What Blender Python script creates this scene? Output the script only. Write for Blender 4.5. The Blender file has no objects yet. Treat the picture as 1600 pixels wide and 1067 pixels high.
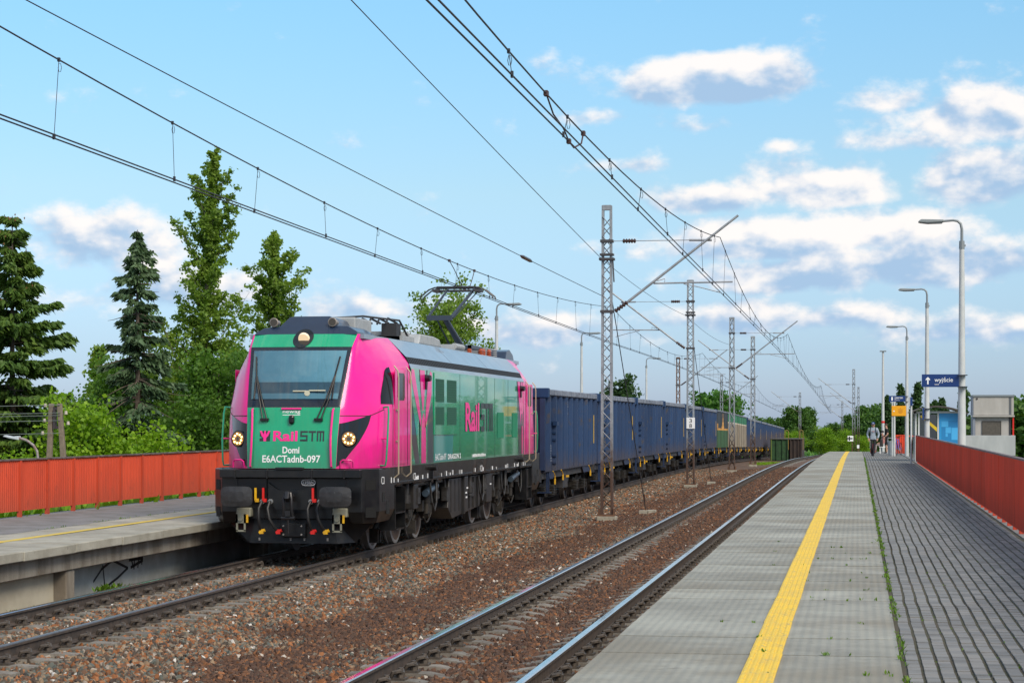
import bpy, bmesh, math, random
import numpy as np
from mathutils import Vector, Matrix, noise

random.seed(11)
rng = np.random.default_rng(5)
sc = bpy.context.scene
COL = sc.collection

# ------------------------------------------------------------------ camera, sky, sun, exposure
THETA = math.atan(540 / 3300)
cam_d = bpy.data.cameras.new('camera')
cam_d.sensor_width = 36.0
cam_d.lens = 3300 / 1600 * 36
cam_d.shift_y = (659 - 533.5) / 1600
cam_d.clip_start = 0.3
cam_d.clip_end = 6000
cam = bpy.data.objects.new('camera', cam_d)
COL.objects.link(cam)
cam.location = (0, 0, 2.25)
cam.rotation_euler = (math.radians(90), 0, THETA)
sc.camera = cam

SUN_EL, SUN_AZ = math.radians(40), math.radians(136)     # azimuth clockwise from +Y
sd = bpy.data.lights.new('sun', 'SUN')
sd.energy = 2.75
sd.angle = math.radians(30)
sd.color = (1.0, 0.88, 0.72)
sun = bpy.data.objects.new('sun', sd)
COL.objects.link(sun)
to_sun = Vector((math.sin(SUN_AZ) * math.cos(SUN_EL), math.cos(SUN_AZ) * math.cos(SUN_EL), math.sin(SUN_EL)))
sun.rotation_euler = to_sun.to_track_quat('Z', 'Y').to_euler()

sc.view_settings.view_transform = 'Standard'
sc.view_settings.look = 'None'
sc.view_settings.gamma = 1.0
sc.view_settings.exposure = 0.46
try:
    sc.view_settings.use_curve_mapping = False
except Exception:
    pass
sc.render.engine = 'CYCLES'
sc.cycles.use_denoising = True
sc.cycles.max_bounces = 6
sc.cycles.diffuse_bounces = 3
sc.cycles.glossy_bounces = 3
sc.cycles.transparent_max_bounces = 12
sc.cycles.sample_clamp_indirect = 4.0

SKYG, CLG = 1.44, 0.76        # clear sky and cloud levels under this exposure
world = bpy.data.worlds.new('World')
sc.world = world
world.use_nodes = True
world.cycles.sampling_method = 'NONE'
wt = world.node_tree
wt.nodes.clear()


class NX:
    """tiny expression builder for shader node trees"""
    def __init__(self, tree):
        self.t = tree

    def node(self, kind, **kw):
        n = self.t.nodes.new(kind)
        for k, v in kw.items():
            setattr(n, k, v)
        return n

    def put(self, sock, val):
        if hasattr(val, 'is_output'):
            self.t.links.new(val, sock)
        else:
            sock.default_value = val

    def m(self, op, a, b=0.0, c=0.0, clamp=False):
        n = self.node('ShaderNodeMath', operation=op, use_clamp=clamp)
        self.put(n.inputs[0], a)
        self.put(n.inputs[1], b)
        self.put(n.inputs[2], c)
        return n.outputs[0]

    def vm(self, op, a, b=(0, 0, 0)):
        n = self.node('ShaderNodeVectorMath', operation=op)
        self.put(n.inputs[0], a)
        self.put(n.inputs[1], b)
        return n.outputs[0]

    def noise(self, vec, scale, detail=5, rough=0.55, dist=0.0, lac=2.0):
        n = self.node('ShaderNodeTexNoise')
        if vec is not None:
            self.put(n.inputs['Vector'], vec)
        n.inputs['Scale'].default_value = scale
        n.inputs['Detail'].default_value = detail
        n.inputs['Roughness'].default_value = rough
        n.inputs['Lacunarity'].default_value = lac
        n.inputs['Distortion'].default_value = dist
        return n.outputs['Fac']

    def mix(self, fac, a, b, mode='MIX'):
        n = self.node('ShaderNodeMix', data_type='RGBA', blend_type=mode)
        self.put(n.inputs[0], fac)
        self.put(n.inputs[6], a)
        self.put(n.inputs[7], b)
        return n.outputs[2]

    def step(self, x, lo, hi):
        n = self.node('ShaderNodeMapRange', interpolation_type='SMOOTHSTEP', clamp=True)
        self.put(n.inputs['Value'], x)
        self.put(n.inputs['From Min'], lo)
        self.put(n.inputs['From Max'], hi)
        return n.outputs['Result']

    def ramp(self, fac, stops, interp='LINEAR'):
        n = self.node('ShaderNodeValToRGB')
        cr = n.color_ramp
        cr.interpolation = interp
        while len(cr.elements) > 1:
            cr.elements.remove(cr.elements[0])
        cr.elements[0].position = stops[0][0]
        cr.elements[0].color = (*stops[0][1], 1)
        for p, c in stops[1:]:
            e = cr.elements.new(p)
            e.color = (*c, 1)
        self.put(n.inputs[0], fac)
        return n.outputs[0]


X = NX(wt)
tc = X.node('ShaderNodeTexCoord').outputs['Generated']
d = X.vm('NORMALIZE', tc)
sep = X.node('ShaderNodeSeparateXYZ')
X.put(sep.inputs[0], d)
dx, dy, dz = sep.outputs
az = X.m('MULTIPLY', X.m('ARCTAN2', dx, dy), 57.29578)
el = X.m('MULTIPLY', X.m('ARCSINE', dz), 57.29578)
sky = X.node('ShaderNodeTexSky', sky_type='NISHITA')
sky.sun_disc = False
sky.sun_elevation = SUN_EL
sky.sun_rotation = SUN_AZ
sky.altitude = 100
sky.air_density = 1.2
sky.dust_density = 0.6
sky.ozone_density = 2.5
SKY_STRENGTH = 0.1
gain = X.ramp(X.m('DIVIDE', el, 30.0, clamp=True), [(0.0, (0.38, 0.50, 0.90)), (0.06, (0.375, 0.50, 0.82)), (0.205, (0.52, 0.61, 0.70)), (0.375, (0.53, 0.73, 0.80)), (1.0, (0.53, 0.73, 0.82))])
skycol = X.mix(1.0, sky.outputs[0], gain, 'MULTIPLY')
skycol = X.mix(1.0, skycol, (SKYG, SKYG, SKYG, 1), 'MULTIPLY')
# clouds: cumulus on the real sky directions, in view thicker towards the horizon
cmb = X.node('ShaderNodeCombineXYZ')
X.put(cmb.inputs[0], dx); X.put(cmb.inputs[1], dy); X.put(cmb.inputs[2], X.m('MULTIPLY', dz, 1.6))
q = cmb.outputs[0]
n1 = X.noise(q, 31, 7, 0.57)
n2 = X.noise(X.vm('ADD', q, (0.005, -0.002, 0.010)), 31, 3, 0.57)     # the same field a step towards the light
# cloud banks: azimuth, elevation (deg), half sizes, weight
banks = [(-3.75, 9.1, 2.3, 0.68, 1.75), (-2.9, 9.5, 1.2, .6, .8), (-3.6, 7.95, 1.8, .33, .46), (-2.05, 7.35, .45, .26, .58), (0.95, 8.55, 1.35, .62, .80),
         (3.3, 7.95, 2.4, .95, .95), (1.6, 7.4, 2.2, .5, .62), (-.7, 6.2, 2.2, .75, 1.25), (3.1, 6.3, 2.0, .85, 1.3), (-4.3, 5.9, 1.8, .5, .95),
         (-2.6, 4.75, 2.9, .72, 1.25), (0.7, 5.0, 2.2, .75, 1.2), (1.6, 4.1, 3.4, .70, 1.3), (-1.8, 3.85, 2.8, .60, 1.15), (-6.6, 4.7, 1.2, .35, .50),
         (-20.3, 4.6, 2.6, 1.1, .86), (-17.7, 3.5, 2.8, .8, .90), (-13.0, 3.0, 2.4, .6, .85), (-8.5, 2.4, 3.6, .55, .80), (-2.0, 2.75, 4.2, .5, 1.0), (3.6, 2.4, 3.0, .5, .95),
         (-7.0, 8.2, 1.7, .25, .42), (-6.4, 6.9, 2.0, .28, .46)]
bias = hgt = None
for a0, e0, wa, we, k in banks:
    u1 = X.m('MULTIPLY', X.m('SUBTRACT', az, a0), 1 / wa)
    u2 = X.m('MULTIPLY', X.m('SUBTRACT', el, e0), 1 / we)
    ua = X.m('MAXIMUM', u2, X.m('MULTIPLY', u2, -1.5))      # flat bases, billowing tops
    g = X.m('MULTIPLY', X.m('EXPONENT', X.m('MULTIPLY', X.m('MULTIPLY_ADD', u1, u1, X.m('MULTIPLY', ua, ua)), -0.8)), k)
    hh = X.m('MULTIPLY', g, u2)
    bias = g if bias is None else X.m('MAXIMUM', bias, g)
    hgt = hh if hgt is None else X.m('ADD', hgt, hh)
outside = X.step(X.m('ABSOLUTE', X.m('ADD', az, 9.3)), 14.0, 19.0)      # out of view: broad noise cloud, added dense for whiter ambient light
high = X.step(el, 10.8, 14.0)
patch_n = X.noise(q, 6, 1, 0.5)
bias = X.m('ADD', bias, X.m('MULTIPLY', X.m('MAXIMUM', outside, high), X.m('MULTIPLY', X.step(patch_n, .30, .50), 1.05)))
dens = X.m('ADD', bias, X.m('MULTIPLY', X.m('SUBTRACT', n1, 0.5), 2.0))
alpha = X.step(dens, 0.24, 0.80)
alpha = X.m('MULTIPLY', alpha, X.step(el, -0.5, 1.2))
lit = X.m('ADD', X.m('MULTIPLY', X.m('SUBTRACT', n1, n2), 3.0), X.m('MULTIPLY', hgt, 0.75))
lit = X.m('ADD', lit, 0.40)
lit = X.m('SUBTRACT', lit, X.m('MULTIPLY', X.m('SUBTRACT', dens, .6), .12))
lit = X.step(lit, 0.02, 0.98)
k10 = CLG / SKY_STRENGTH
ccol = X.mix(lit, (0.38 * k10, 0.545 * k10, 0.76 * k10, 1), (1.02 * k10, 0.96 * k10, 0.92 * k10, 1))
final = X.mix(X.m('MULTIPLY', alpha, 0.92), skycol, ccol)
bg = X.node('ShaderNodeBackground')
X.put(bg.inputs[0], final)
bg.inputs[1].default_value = SKY_STRENGTH
wo = X.node('ShaderNodeOutputWorld')
wt.links.new(bg.outputs[0], wo.inputs[0])

# ------------------------------------------------------------------ materials
MATS = {}


def mat(name, c1=None, c2=None, scale=3.0, rough=0.6, metal=0.0, coat=0.0, bump=0.0, bscale=40.0, detail=6, lo=0.35, hi=0.65,
        spec=0.5, streak=None, rvar=0.0, emit=None, obj_rand=0.0, c3=None, s3=40.0, f3=(0.55, 0.7), dirt=None):
    if name in MATS:
        return MATS[name]
    m = bpy.data.materials.new(name)
    m.use_nodes = True
    MATS[name] = m
    nt = m.node_tree
    x = NX(nt)
    b = nt.nodes['Principled BSDF']
    pos = x.node('ShaderNodeNewGeometry').outputs['Position']
    if streak:
        pos2 = x.vm('MULTIPLY', pos, streak)
    else:
        pos2 = pos
    col = (*c1, 1)
    nf = x.noise(pos2, scale, detail, 0.6)
    if c2 is not None:
        col = x.mix(x.step(nf, lo, hi), (*c1, 1), (*c2, 1))
    if c3 is not None:
        col = x.mix(x.step(x.noise(pos, s3, 4, 0.6), f3[0], f3[1]), col, (*c3, 1))
    if dirt:                      # splashed dust: (z clean, z dirty, colour, amount)
        zc = x.node('ShaderNodeSeparateXYZ'); x.put(zc.inputs[0], pos)
        zz = x.m('ADD', zc.outputs[2], x.m('MULTIPLY', x.m('SUBTRACT', x.noise(x.vm('MULTIPLY', pos, (2.5, 2.5, .7)), 2.2, 6, .65), .5), 1.1))
        col = x.mix(x.m('MULTIPLY', x.step(zz, dirt[0], dirt[1]), dirt[3]), col, (*dirt[2], 1))
    if obj_rand:
        r = x.node('ShaderNodeObjectInfo').outputs['Random']
        f = x.m('ADD', x.m('MULTIPLY', r, 2 * obj_rand), 1 - obj_rand)
        cc = x.node('ShaderNodeCombineColor')
        for i in range(3):
            x.put(cc.inputs[i], f)
        col = x.mix(1.0, col, cc.outputs[0], 'MULTIPLY')
    x.put(b.inputs['Base Color'], col)
    b.inputs['Metallic'].default_value = metal
    if rvar:
        x.put(b.inputs['Roughness'], x.m('ADD', x.m('MULTIPLY', x.m('SUBTRACT', nf, 0.5), rvar), rough, clamp=True))
    else:
        b.inputs['Roughness'].default_value = rough
    b.inputs['Specular IOR Level'].default_value = spec
    b.inputs['Coat Weight'].default_value = coat
    b.inputs['Coat Roughness'].default_value = 0.025
    if bump:
        bp = x.node('ShaderNodeBump')
        bp.inputs['Strength'].default_value = bump
        bp.inputs['Distance'].default_value = 0.02
        x.put(bp.inputs['Height'], x.noise(pos, bscale, 5, 0.6))
        x.put(b.inputs['Normal'], bp.outputs[0])
    if emit:
        b.inputs['Emission Color'].default_value = (*emit[0], 1)
        b.inputs['Emission Strength'].default_value = emit[1]
    return m


def leaf_mat(name, a, b_, c, trans=0.35):
    if name in MATS:
        return MATS[name]
    m = bpy.data.materials.new(name)
    m.use_nodes = True
    MATS[name] = m
    nt = m.node_tree
    x = NX(nt)
    b = nt.nodes['Principled BSDF']
    geo = x.node('ShaderNodeNewGeometry')
    r = geo.outputs['Random Per Island']
    big = x.noise(geo.outputs['Position'], 0.55, 3, 0.6)
    f = x.m('ADD', x.m('MULTIPLY', r, 0.55), x.m('MULTIPLY', x.m('SUBTRACT', big, 0.5), 1.3), clamp=False)
    col = x.ramp(x.m('ADD', f, 0.2, clamp=True), [(0.0, a), (0.5, b_), (1.0, c)])
    x.put(b.inputs['Base Color'], col)
    b.inputs['Roughness'].default_value = 0.55
    b.inputs['Specular IOR Level'].default_value = 0.3
    tr = x.node('ShaderNodeBsdfTranslucent')
    x.put(tr.inputs[0], x.mix(1.0, col, (1.5, 1.5, 0.7, 1), 'MULTIPLY'))
    ms = x.node('ShaderNodeMixShader')
    ms.inputs[0].default_value = trans
    nt.links.new(b.outputs[0], ms.inputs[1])
    nt.links.new(tr.outputs[0], ms.inputs[2])
    nt.links.new(ms.outputs[0], nt.nodes['Material Output'].inputs[0])
    return m


def glass_mat(name, tint, refl=0.12, rough=0.02):
    if name in MATS:
        return MATS[name]
    m = bpy.data.materials.new(name)
    m.use_nodes = True
    MATS[name] = m
    nt = m.node_tree
    x = NX(nt)
    nt.nodes.remove(nt.nodes['Principled BSDF'])
    tr = x.node('ShaderNodeBsdfTransparent')
    tr.inputs[0].default_value = (*tint, 1)
    gl = x.node('ShaderNodeBsdfGlossy')
    gl.inputs['Roughness'].default_value = rough
    fr = x.node('ShaderNodeFresnel')
    fr.inputs[0].default_value = 1.5
    ms = x.node('ShaderNodeMixShader')
    x.put(ms.inputs[0], x.m('ADD', fr.outputs[0], refl, clamp=True))
    nt.links.new(tr.outputs[0], ms.inputs[1])
    nt.links.new(gl.outputs[0], ms.inputs[2])
    nt.links.new(ms.outputs[0], nt.nodes['Material Output'].inputs[0])
    return m


# ------------------------------------------------------------------ mesh helpers
def tag(o, label=None, cat=None, group=None, kind=None):
    if label: o['label'] = label
    if cat: o['category'] = cat
    if group: o['group'] = group
    if kind: o['kind'] = kind
    return o


def link(o, parent=None):
    COL.objects.link(o)
    if parent is not None:
        o.parent = parent
    return o


def thing(name, loc, label, cat, group=None, rz=0.0):
    o = bpy.data.objects.new(name, None)
    o.empty_display_size = 0.2
    o.location = loc
    o.rotation_euler = (0, 0, rz)
    link(o)
    return tag(o, label, cat, group)


class MB:
    def __init__(self):
        self.v, self.f, self.mi = [], [], []

    def add(self, vs, fs, mi=0):
        n = len(self.v)
        self.v += [tuple(p) for p in vs]
        self.f += [tuple(i + n for i in f) for f in fs]
        self.mi += [mi] * len(fs)
        return self

    def box(self, cx, cy, cz, sx, sy, sz, mi=0, rot=None, taper=1.0):
        x, y, z = sx / 2, sy / 2, sz / 2
        t = taper
        vs = [(-x, -y, -z), (x, -y, -z), (x, y, -z), (-x, y, -z), (-x * t, -y * t, z), (x * t, -y * t, z), (x * t, y * t, z), (-x * t, y * t, z)]
        if rot is not None:
            vs = [rot @ Vector(p) for p in vs]
        vs = [(p[0] + cx, p[1] + cy, p[2] + cz) for p in vs]
        return self.add(vs, [(0, 3, 2, 1), (4, 5, 6, 7), (0, 1, 5, 4), (1, 2, 6, 5), (2, 3, 7, 6), (3, 0, 4, 7)], mi)

    def bx(self, x0, x1, y0, y1, z0, z1, mi=0):
        return self.box((x0 + x1) / 2, (y0 + y1) / 2, (z0 + z1) / 2, abs(x1 - x0), abs(y1 - y0), abs(z1 - z0), mi)

    def tube(self, p0, p1, r0, r1=None, n=8, mi=0, caps=True):
        return self.path([p0, p1], [r0, r0 if r1 is None else r1], n, mi, caps)

    def path(self, pts, r, n=8, mi=0, caps=True):
        pts = [Vector(p) for p in pts]
        k = len(pts)
        if not isinstance(r, (list, tuple)):
            r = [r] * k
        vs, fs = [], []
        prev = None
        for i, p in enumerate(pts):
            t = (pts[min(i + 1, k - 1)] - pts[max(i - 1, 0)])
            t = t.normalized() if t.length > 1e-9 else Vector((0, 0, 1))
            if prev is None:
                a = Vector((0, 0, 1)) if abs(t.z) < 0.9 else Vector((1, 0, 0))
                u = t.cross(a).normalized()
            else:
                u = (prev - t * prev.dot(t))
                u = u.normalized() if u.length > 1e-6 else t.orthogonal().normalized()
            prev = u
            w = t.cross(u)
            for j in range(n):
                a = 2 * math.pi * j / n
                vs.append(p + (u * math.cos(a) + w * math.sin(a)) * r[i])
        for i in range(k - 1):
            for j in range(n):
                j2 = (j + 1) % n
                fs.append((i * n + j, i * n + j2, (i + 1) * n + j2, (i + 1) * n + j))
        if caps:
            fs.append(tuple(range(n - 1, -1, -1)))
            fs.append(tuple((k - 1) * n + j for j in range(n)))
        return self.add(vs, fs, mi)

    def lathe(self, prof, o, axis='x', n=20, mi=0):
        """profile (radius, along) turned about an axis through o"""
        vs, fs = [], []
        for r, a in prof:
            for j in range(n):
                t = 2 * math.pi * j / n
                c, s = r * math.cos(t), r * math.sin(t)
                if axis == 'x': p = (o[0] + a, o[1] + c, o[2] + s)
                elif axis == 'y': p = (o[0] + s, o[1] + a, o[2] + c)
                else: p = (o[0] + c, o[1] + s, o[2] + a)
                vs.append(p)
        k = len(prof)
        for i in range(k - 1):
            for j in range(n):
                j2 = (j + 1) % n
                fs.append((i * n + j, i * n + j2, (i + 1) * n + j2, (i + 1) * n + j))
        fs.append(tuple(range(n - 1, -1, -1)))
        fs.append(tuple((k - 1) * n + j for j in range(n)))
        return self.add(vs, fs, mi)

    def prism(self, poly, axis, a0, a1, mi=0):
        """2D polygon extruded along an axis ('x': poly is (y,z); 'y': (x,z); 'z': (x,y))"""
        n = len(poly)
        def p3(p, a):
            return (a, p[0], p[1]) if axis == 'x' else ((p[0], a, p[1]) if axis == 'y' else (p[0], p[1], a))
        vs = [p3(p, a0) for p in poly] + [p3(p, a1) for p in poly]
        fs = [tuple(range(n - 1, -1, -1)), tuple(range(n, 2 * n))]
        fs += [(i, (i + 1) % n, n + (i + 1) % n, n + i) for i in range(n)]
        return self.add(vs, fs, mi)

    def mesh(self, name, mats, smooth=False, bevel=0.0, seg=2):
        me = bpy.data.meshes.new(name)
        me.from_pydata(self.v, [], self.f)
        if not isinstance(mats, (list, tuple)):
            mats = [mats]
        for m in mats:
            me.materials.append(m)
        if len(mats) > 1:
            me.polygons.foreach_set('material_index', np.array(self.mi, dtype=np.int32))
        bm = bmesh.new()
        bm.from_mesh(me)
        bmesh.ops.recalc_face_normals(bm, faces=bm.faces)
        if bevel:
            es = [e for e in bm.edges if len(e.link_faces) == 2 and e.calc_face_angle(0) > 0.5]
            bmesh.ops.bevel(bm, geom=es, offset=bevel, segments=seg, affect='EDGES', profile=0.5, clamp_overlap=True)
        bm.to_mesh(me)
        bm.free()
        if smooth:
            me.polygons.foreach_set('use_smooth', np.ones(len(me.polygons), dtype=bool))
            me.set_sharp_from_angle(angle=math.radians(38))
        me.update()
        return me

    def build(self, name, mats, parent=None, smooth=False, bevel=0.0, loc=None, rz=0.0, seg=2):
        me = self.mesh(name, mats, smooth, bevel, seg)
        o = bpy.data.objects.new(name, me)
        if loc is not None:
            o.location = loc
        o.rotation_euler[2] = rz
        return link(o, parent)


def fast_mesh(name, verts, faces_n, mats, mi=None, smooth=False):
    """verts (N,3) array with every face made of faces_n consecutive verts"""
    me = bpy.data.meshes.new(name)
    n = len(verts)
    nf = n // faces_n
    me.vertices.add(n)
    me.vertices.foreach_set('co', np.asarray(verts, dtype=np.float32).ravel())
    me.loops.add(n)
    me.loops.foreach_set('vertex_index', np.arange(n, dtype=np.int32))
    me.polygons.add(nf)
    me.polygons.foreach_set('loop_start', np.arange(nf, dtype=np.int32) * faces_n)
    for m in (mats if isinstance(mats, (list, tuple)) else [mats]):
        me.materials.append(m)
    if mi is not None:
        me.polygons.foreach_set('material_index', np.asarray(mi, dtype=np.int32))
    me.update(calc_edges=True)
    me.validate()
    return me


def inst(name, me, parent=None, loc=(0, 0, 0), rot=(0, 0, 0), scale=None):
    o = bpy.data.objects.new(name, me)
    o.location = loc
    o.rotation_euler = rot
    if scale: o.scale = scale
    return link(o, parent)


def copy_tree(o, parent=None):
    c = o.copy()
    COL.objects.link(c)
    c.parent = parent
    for ch in [k for k in KIDS.get(o.name, list(o.children))]:
        copy_tree(ch, c)
    return c


KIDS = {}


def text_geo(txt, size=1.0, bold=0.0, spacing=1.0):
    """flat lettering as (verts2d, faces), lower-left at its own origin, centred in x"""
    cu = bpy.data.curves.new('t', 'FONT')
    cu.body = txt
    cu.size = size
    cu.align_x = 'CENTER'
    cu.offset = bold
    cu.space_character = spacing
    cu.resolution_u = 3
    ob = bpy.data.objects.new('t', cu)
    me = bpy.data.meshes.new_from_object(ob)
    vs = [(v.co.x, v.co.y) for v in me.vertices]
    fs = [tuple(p.vertices) for p in me.polygons]
    bpy.data.objects.remove(ob)
    bpy.data.meshes.remove(me)
    bpy.data.curves.remove(cu)
    return vs, fs


def fit_text(txt, x0, x1, z0, z1, bold=0.0):
    """lettering scaled to fill the box"""
    vs, fs = text_geo(txt, 1.0, bold)
    a = np.array(vs)
    lo, hi = a.min(0), a.max(0)
    a = (a - lo) / (hi - lo)
    a[:, 0] = x0 + a[:, 0] * (x1 - x0)
    a[:, 1] = z0 + a[:, 1] * (z1 - z0)
    return [tuple(p) for p in a], fs


def zd(y):
    """the line runs level and then falls away gently"""
    if y < 85: return 0.0
    if y < 163: return -8e-5 * (y - 85) ** 2
    return max(-(0.487 + 0.0125 * (y - 163)), -4.2)


# shared colours
PINK = mat('pink_paint', (0.88, 0.003, 0.27), rough=0.30, coat=0.45, spec=.35, c2=(0.82, 0.003, 0.25), scale=1.2, rvar=.12, dirt=(2.1, 1.3, (.20, .04, .07), .45))
GREEN = mat('green_paint', (0.003, 0.335, 0.155), (0.003, 0.30, 0.135), scale=1.5, rough=0.24, coat=0.75, rvar=.12, dirt=(2.0, 1.3, (.05, .10, .06), .45))
CHAR = mat('charcoal_paint', (0.025, 0.03, 0.035), rough=0.35, coat=0.4)
BLACKP = mat('black_frame_paint', (0.0045, 0.005, 0.0065), (0.010, 0.010, 0.010), scale=5, rough=0.34, rvar=0.3, spec=.5)
UNDER = mat('dusty_running_gear', (0.007, 0.007, 0.007), (0.030, 0.025, 0.020), scale=7, rough=0.75)
WHITE = mat('white_marking', (0.78, 0.79, 0.80), rough=0.5)
YELLOW = mat('yellow_fitting', (0.80, 0.45, 0.01), (0.6, 0.33, 0.02), scale=12, rough=0.5)
RED = mat('red_fitting', (0.65, 0.02, 0.015), rough=0.4)
CREAM = mat('cream_handrail', (0.42, 0.36, 0.26), rough=0.4, metal=0.2)
GALV = mat('galvanised_steel', (0.36, 0.38, 0.40), (0.26, 0.28, 0.30), scale=6, rough=0.5, metal=0.35)
DARKW = mat('dark_wire', (0.035, 0.04, 0.05), rough=0.5, metal=0.3)
BLUESIGN = mat('blue_sign_face', (0.006, 0.035, 0.16), rough=0.35)
# ------------------------------------------------------------------ ground
def ground_z(x, y):
    base = -0.62 + zd(y)
    if x < -16.3:
        t = min((-16.3 - x) / 7.0, 1.0)
        return base - 2.9 * t * t * (3 - 2 * t)
    if x > 3.4:
        t = min((x - 3.4) / 7.0, 1.0)
        return base - 2.4 * t * t * (3 - 2 * t)
    return base


SOIL = mat('grassy_ground', (0.06, 0.085, 0.025), (0.10, 0.085, 0.045), scale=0.35, rough=0.95, bump=0.5, bscale=6)
xs = [-900, -400, -200, -110, -70, -50, -38, -30, -26, -23, -21, -19, -17.5, -16.3, -12, -8, -4, 0, 3.4, 5, 7, 9, 11, 15, 22, 35, 60, 110, 250, 600]
ys = [-30, 0, 20, 40, 60, 80, 95, 110, 125, 140, 155, 170, 190, 215, 250, 300, 360, 430, 520, 700, 1000, 1600, 3000]
mb = MB()
mb.v = [(x, y, ground_z(x, y)) for y in ys for x in xs]
nx = len(xs)
mb.f = [(j * nx + i, j * nx + i + 1, (j + 1) * nx + i + 1, (j + 1) * nx + i) for j in range(len(ys) - 1) for i in range(nx - 1)]
mb.mi = [0] * len(mb.f)
tag(mb.build('ground', SOIL, smooth=True), kind='structure')

# ------------------------------------------------------------------ ballast
TR, TL = -3.645, -9.83            # track centre lines
ZR, ZL = 0.0, -0.15               # rail tops


def ballast_z(x):
    pts = [(-11.75, -0.42), (-11.3, -0.40), (-10.95, -0.375), (-8.7, -0.385), (-7.9, -0.39), (-7.2, -0.43), (-6.2, -0.40), (-5.4, -0.30), (-4.9, -0.225), (-4.55, -0.24), (-4.2, -0.238), (-3.0, -0.238), (-2.7, -0.24), (-2.4, -0.24), (-1.9, -0.27), (-1.6, -0.28)]
    return float(np.interp(x, [p[0] for p in pts], [p[1] for p in pts]))


def stone_mat():
    m = bpy.data.materials.new('ballast_stone')
    m.use_nodes = True
    nt = m.node_tree
    x = NX(nt)
    b = nt.nodes['Principled BSDF']
    at = x.node('ShaderNodeAttribute')
    at.attribute_type = 'INSTANCER'
    at.attribute_name = 'tone'
    r = at.outputs['Fac']
    pos = x.node('ShaderNodeNewGeometry').outputs['Position']
    mixed = x.ramp(r, [(0.0, (0.085, 0.067, 0.051)), (0.16, (0.234, 0.094, 0.037)), (0.28, (0.149, 0.083, 0.051)), (0.42, (0.177, 0.154, 0.120)), (0.56, (0.106, 0.118, 0.104)), (0.70, (0.327, 0.141, 0.061)), (0.78, (0.284, 0.201, 0.128)), (0.88, (0.064, 0.048, 0.040)), (0.955, (0.36, 0.31, 0.26)), (0.985, (0.62, 0.60, 0.56))], 'CONSTANT')
    brown = x.ramp(r, [(0.0, (0.074, 0.042, 0.029)), (0.2, (0.111, 0.059, 0.038)), (0.42, (0.088, 0.055, 0.040)), (0.6, (0.149, 0.074, 0.041)), (0.76, (0.060, 0.038, 0.030)), (0.87, (0.206, 0.094, 0.044)), (0.94, (0.135, 0.114, 0.088)), (0.975, (0.270, 0.114, 0.046)), (0.992, (0.46, 0.42, 0.37))], 'CONSTANT')
    sp = x.node('ShaderNodeSeparateXYZ')
    x.put(sp.inputs[0], pos)
    n = x.noise(pos, 0.5, 4, 0.6)
    # old brown stone lies between the tracks and under the platform road, fresher mixed stone round the train's track
    f = x.m('ADD', sp.outputs[0], x.m('MULTIPLY', x.m('SUBTRACT', n, 0.5), 3.4))
    fac = x.step(f, -7.2, -6.5)
    fac2 = x.m('MULTIPLY', x.step(f, -5.5, -5.1), x.m('SUBTRACT', 1.0, x.step(f, -4.6, -4.3)))
    fac = x.m('SUBTRACT', fac, x.m('MULTIPLY', fac2, 0.55), clamp=True)
    wn = x.node('ShaderNodeTexWhiteNoise', noise_dimensions='1D')
    x.put(wn.inputs['W'], x.m('MULTIPLY', r, 917.3))
    pick = x.m('GREATER_THAN', fac, wn.outputs['Value'])
    col = x.mix(pick, mixed, brown)
    col = x.mix(x.m('MULTIPLY', x.noise(pos, 60, 3, 0.6), 0.5), col, x.mix(1.0, col, (0.55, 0.5, 0.46, 1), 'MULTIPLY'))
    x.put(b.inputs['Base Color'], col)
    b.inputs['Roughness'].default_value = 0.85
    b.inputs['Specular IOR Level'].default_value = 0.3
    return m


STONE = stone_mat()
BED = mat('ballast_far', (0.068, 0.043, 0.031), (0.145, 0.083, 0.050), scale=14, rough=0.95, bump=1.0, bscale=22, c3=(0.17, 0.115, 0.085), s3=26, f3=(0.62, 0.70), detail=8)


def bed(name, xr, y0, y1, dy, material, dz=0.0):
    xs_ = np.arange(xr[0], xr[1] + 1e-6, 0.25)
    ys_ = np.arange(y0, y1 + 1e-6, dy)
    v = [(x, y, ballast_z(x) + zd(y) + dz + 0.018 * noise.noise((x * 1.7, y * 1.7, 0))) for y in ys_ for x in xs_]
    k = len(xs_)
    f = [(j * k + i, j * k + i + 1, (j + 1) * k + i + 1, (j + 1) * k + i) for j in range(len(ys_) - 1) for i in range(k - 1)]
    m_ = MB()
    m_.v, m_.f, m_.mi = v, f, [0] * len(f)
    return m_.build(name, material, smooth=True)


tag(bed('ballast_bed', (-11.75, -1.6), 4, 330, 1.0, BED), kind='structure')


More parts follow.
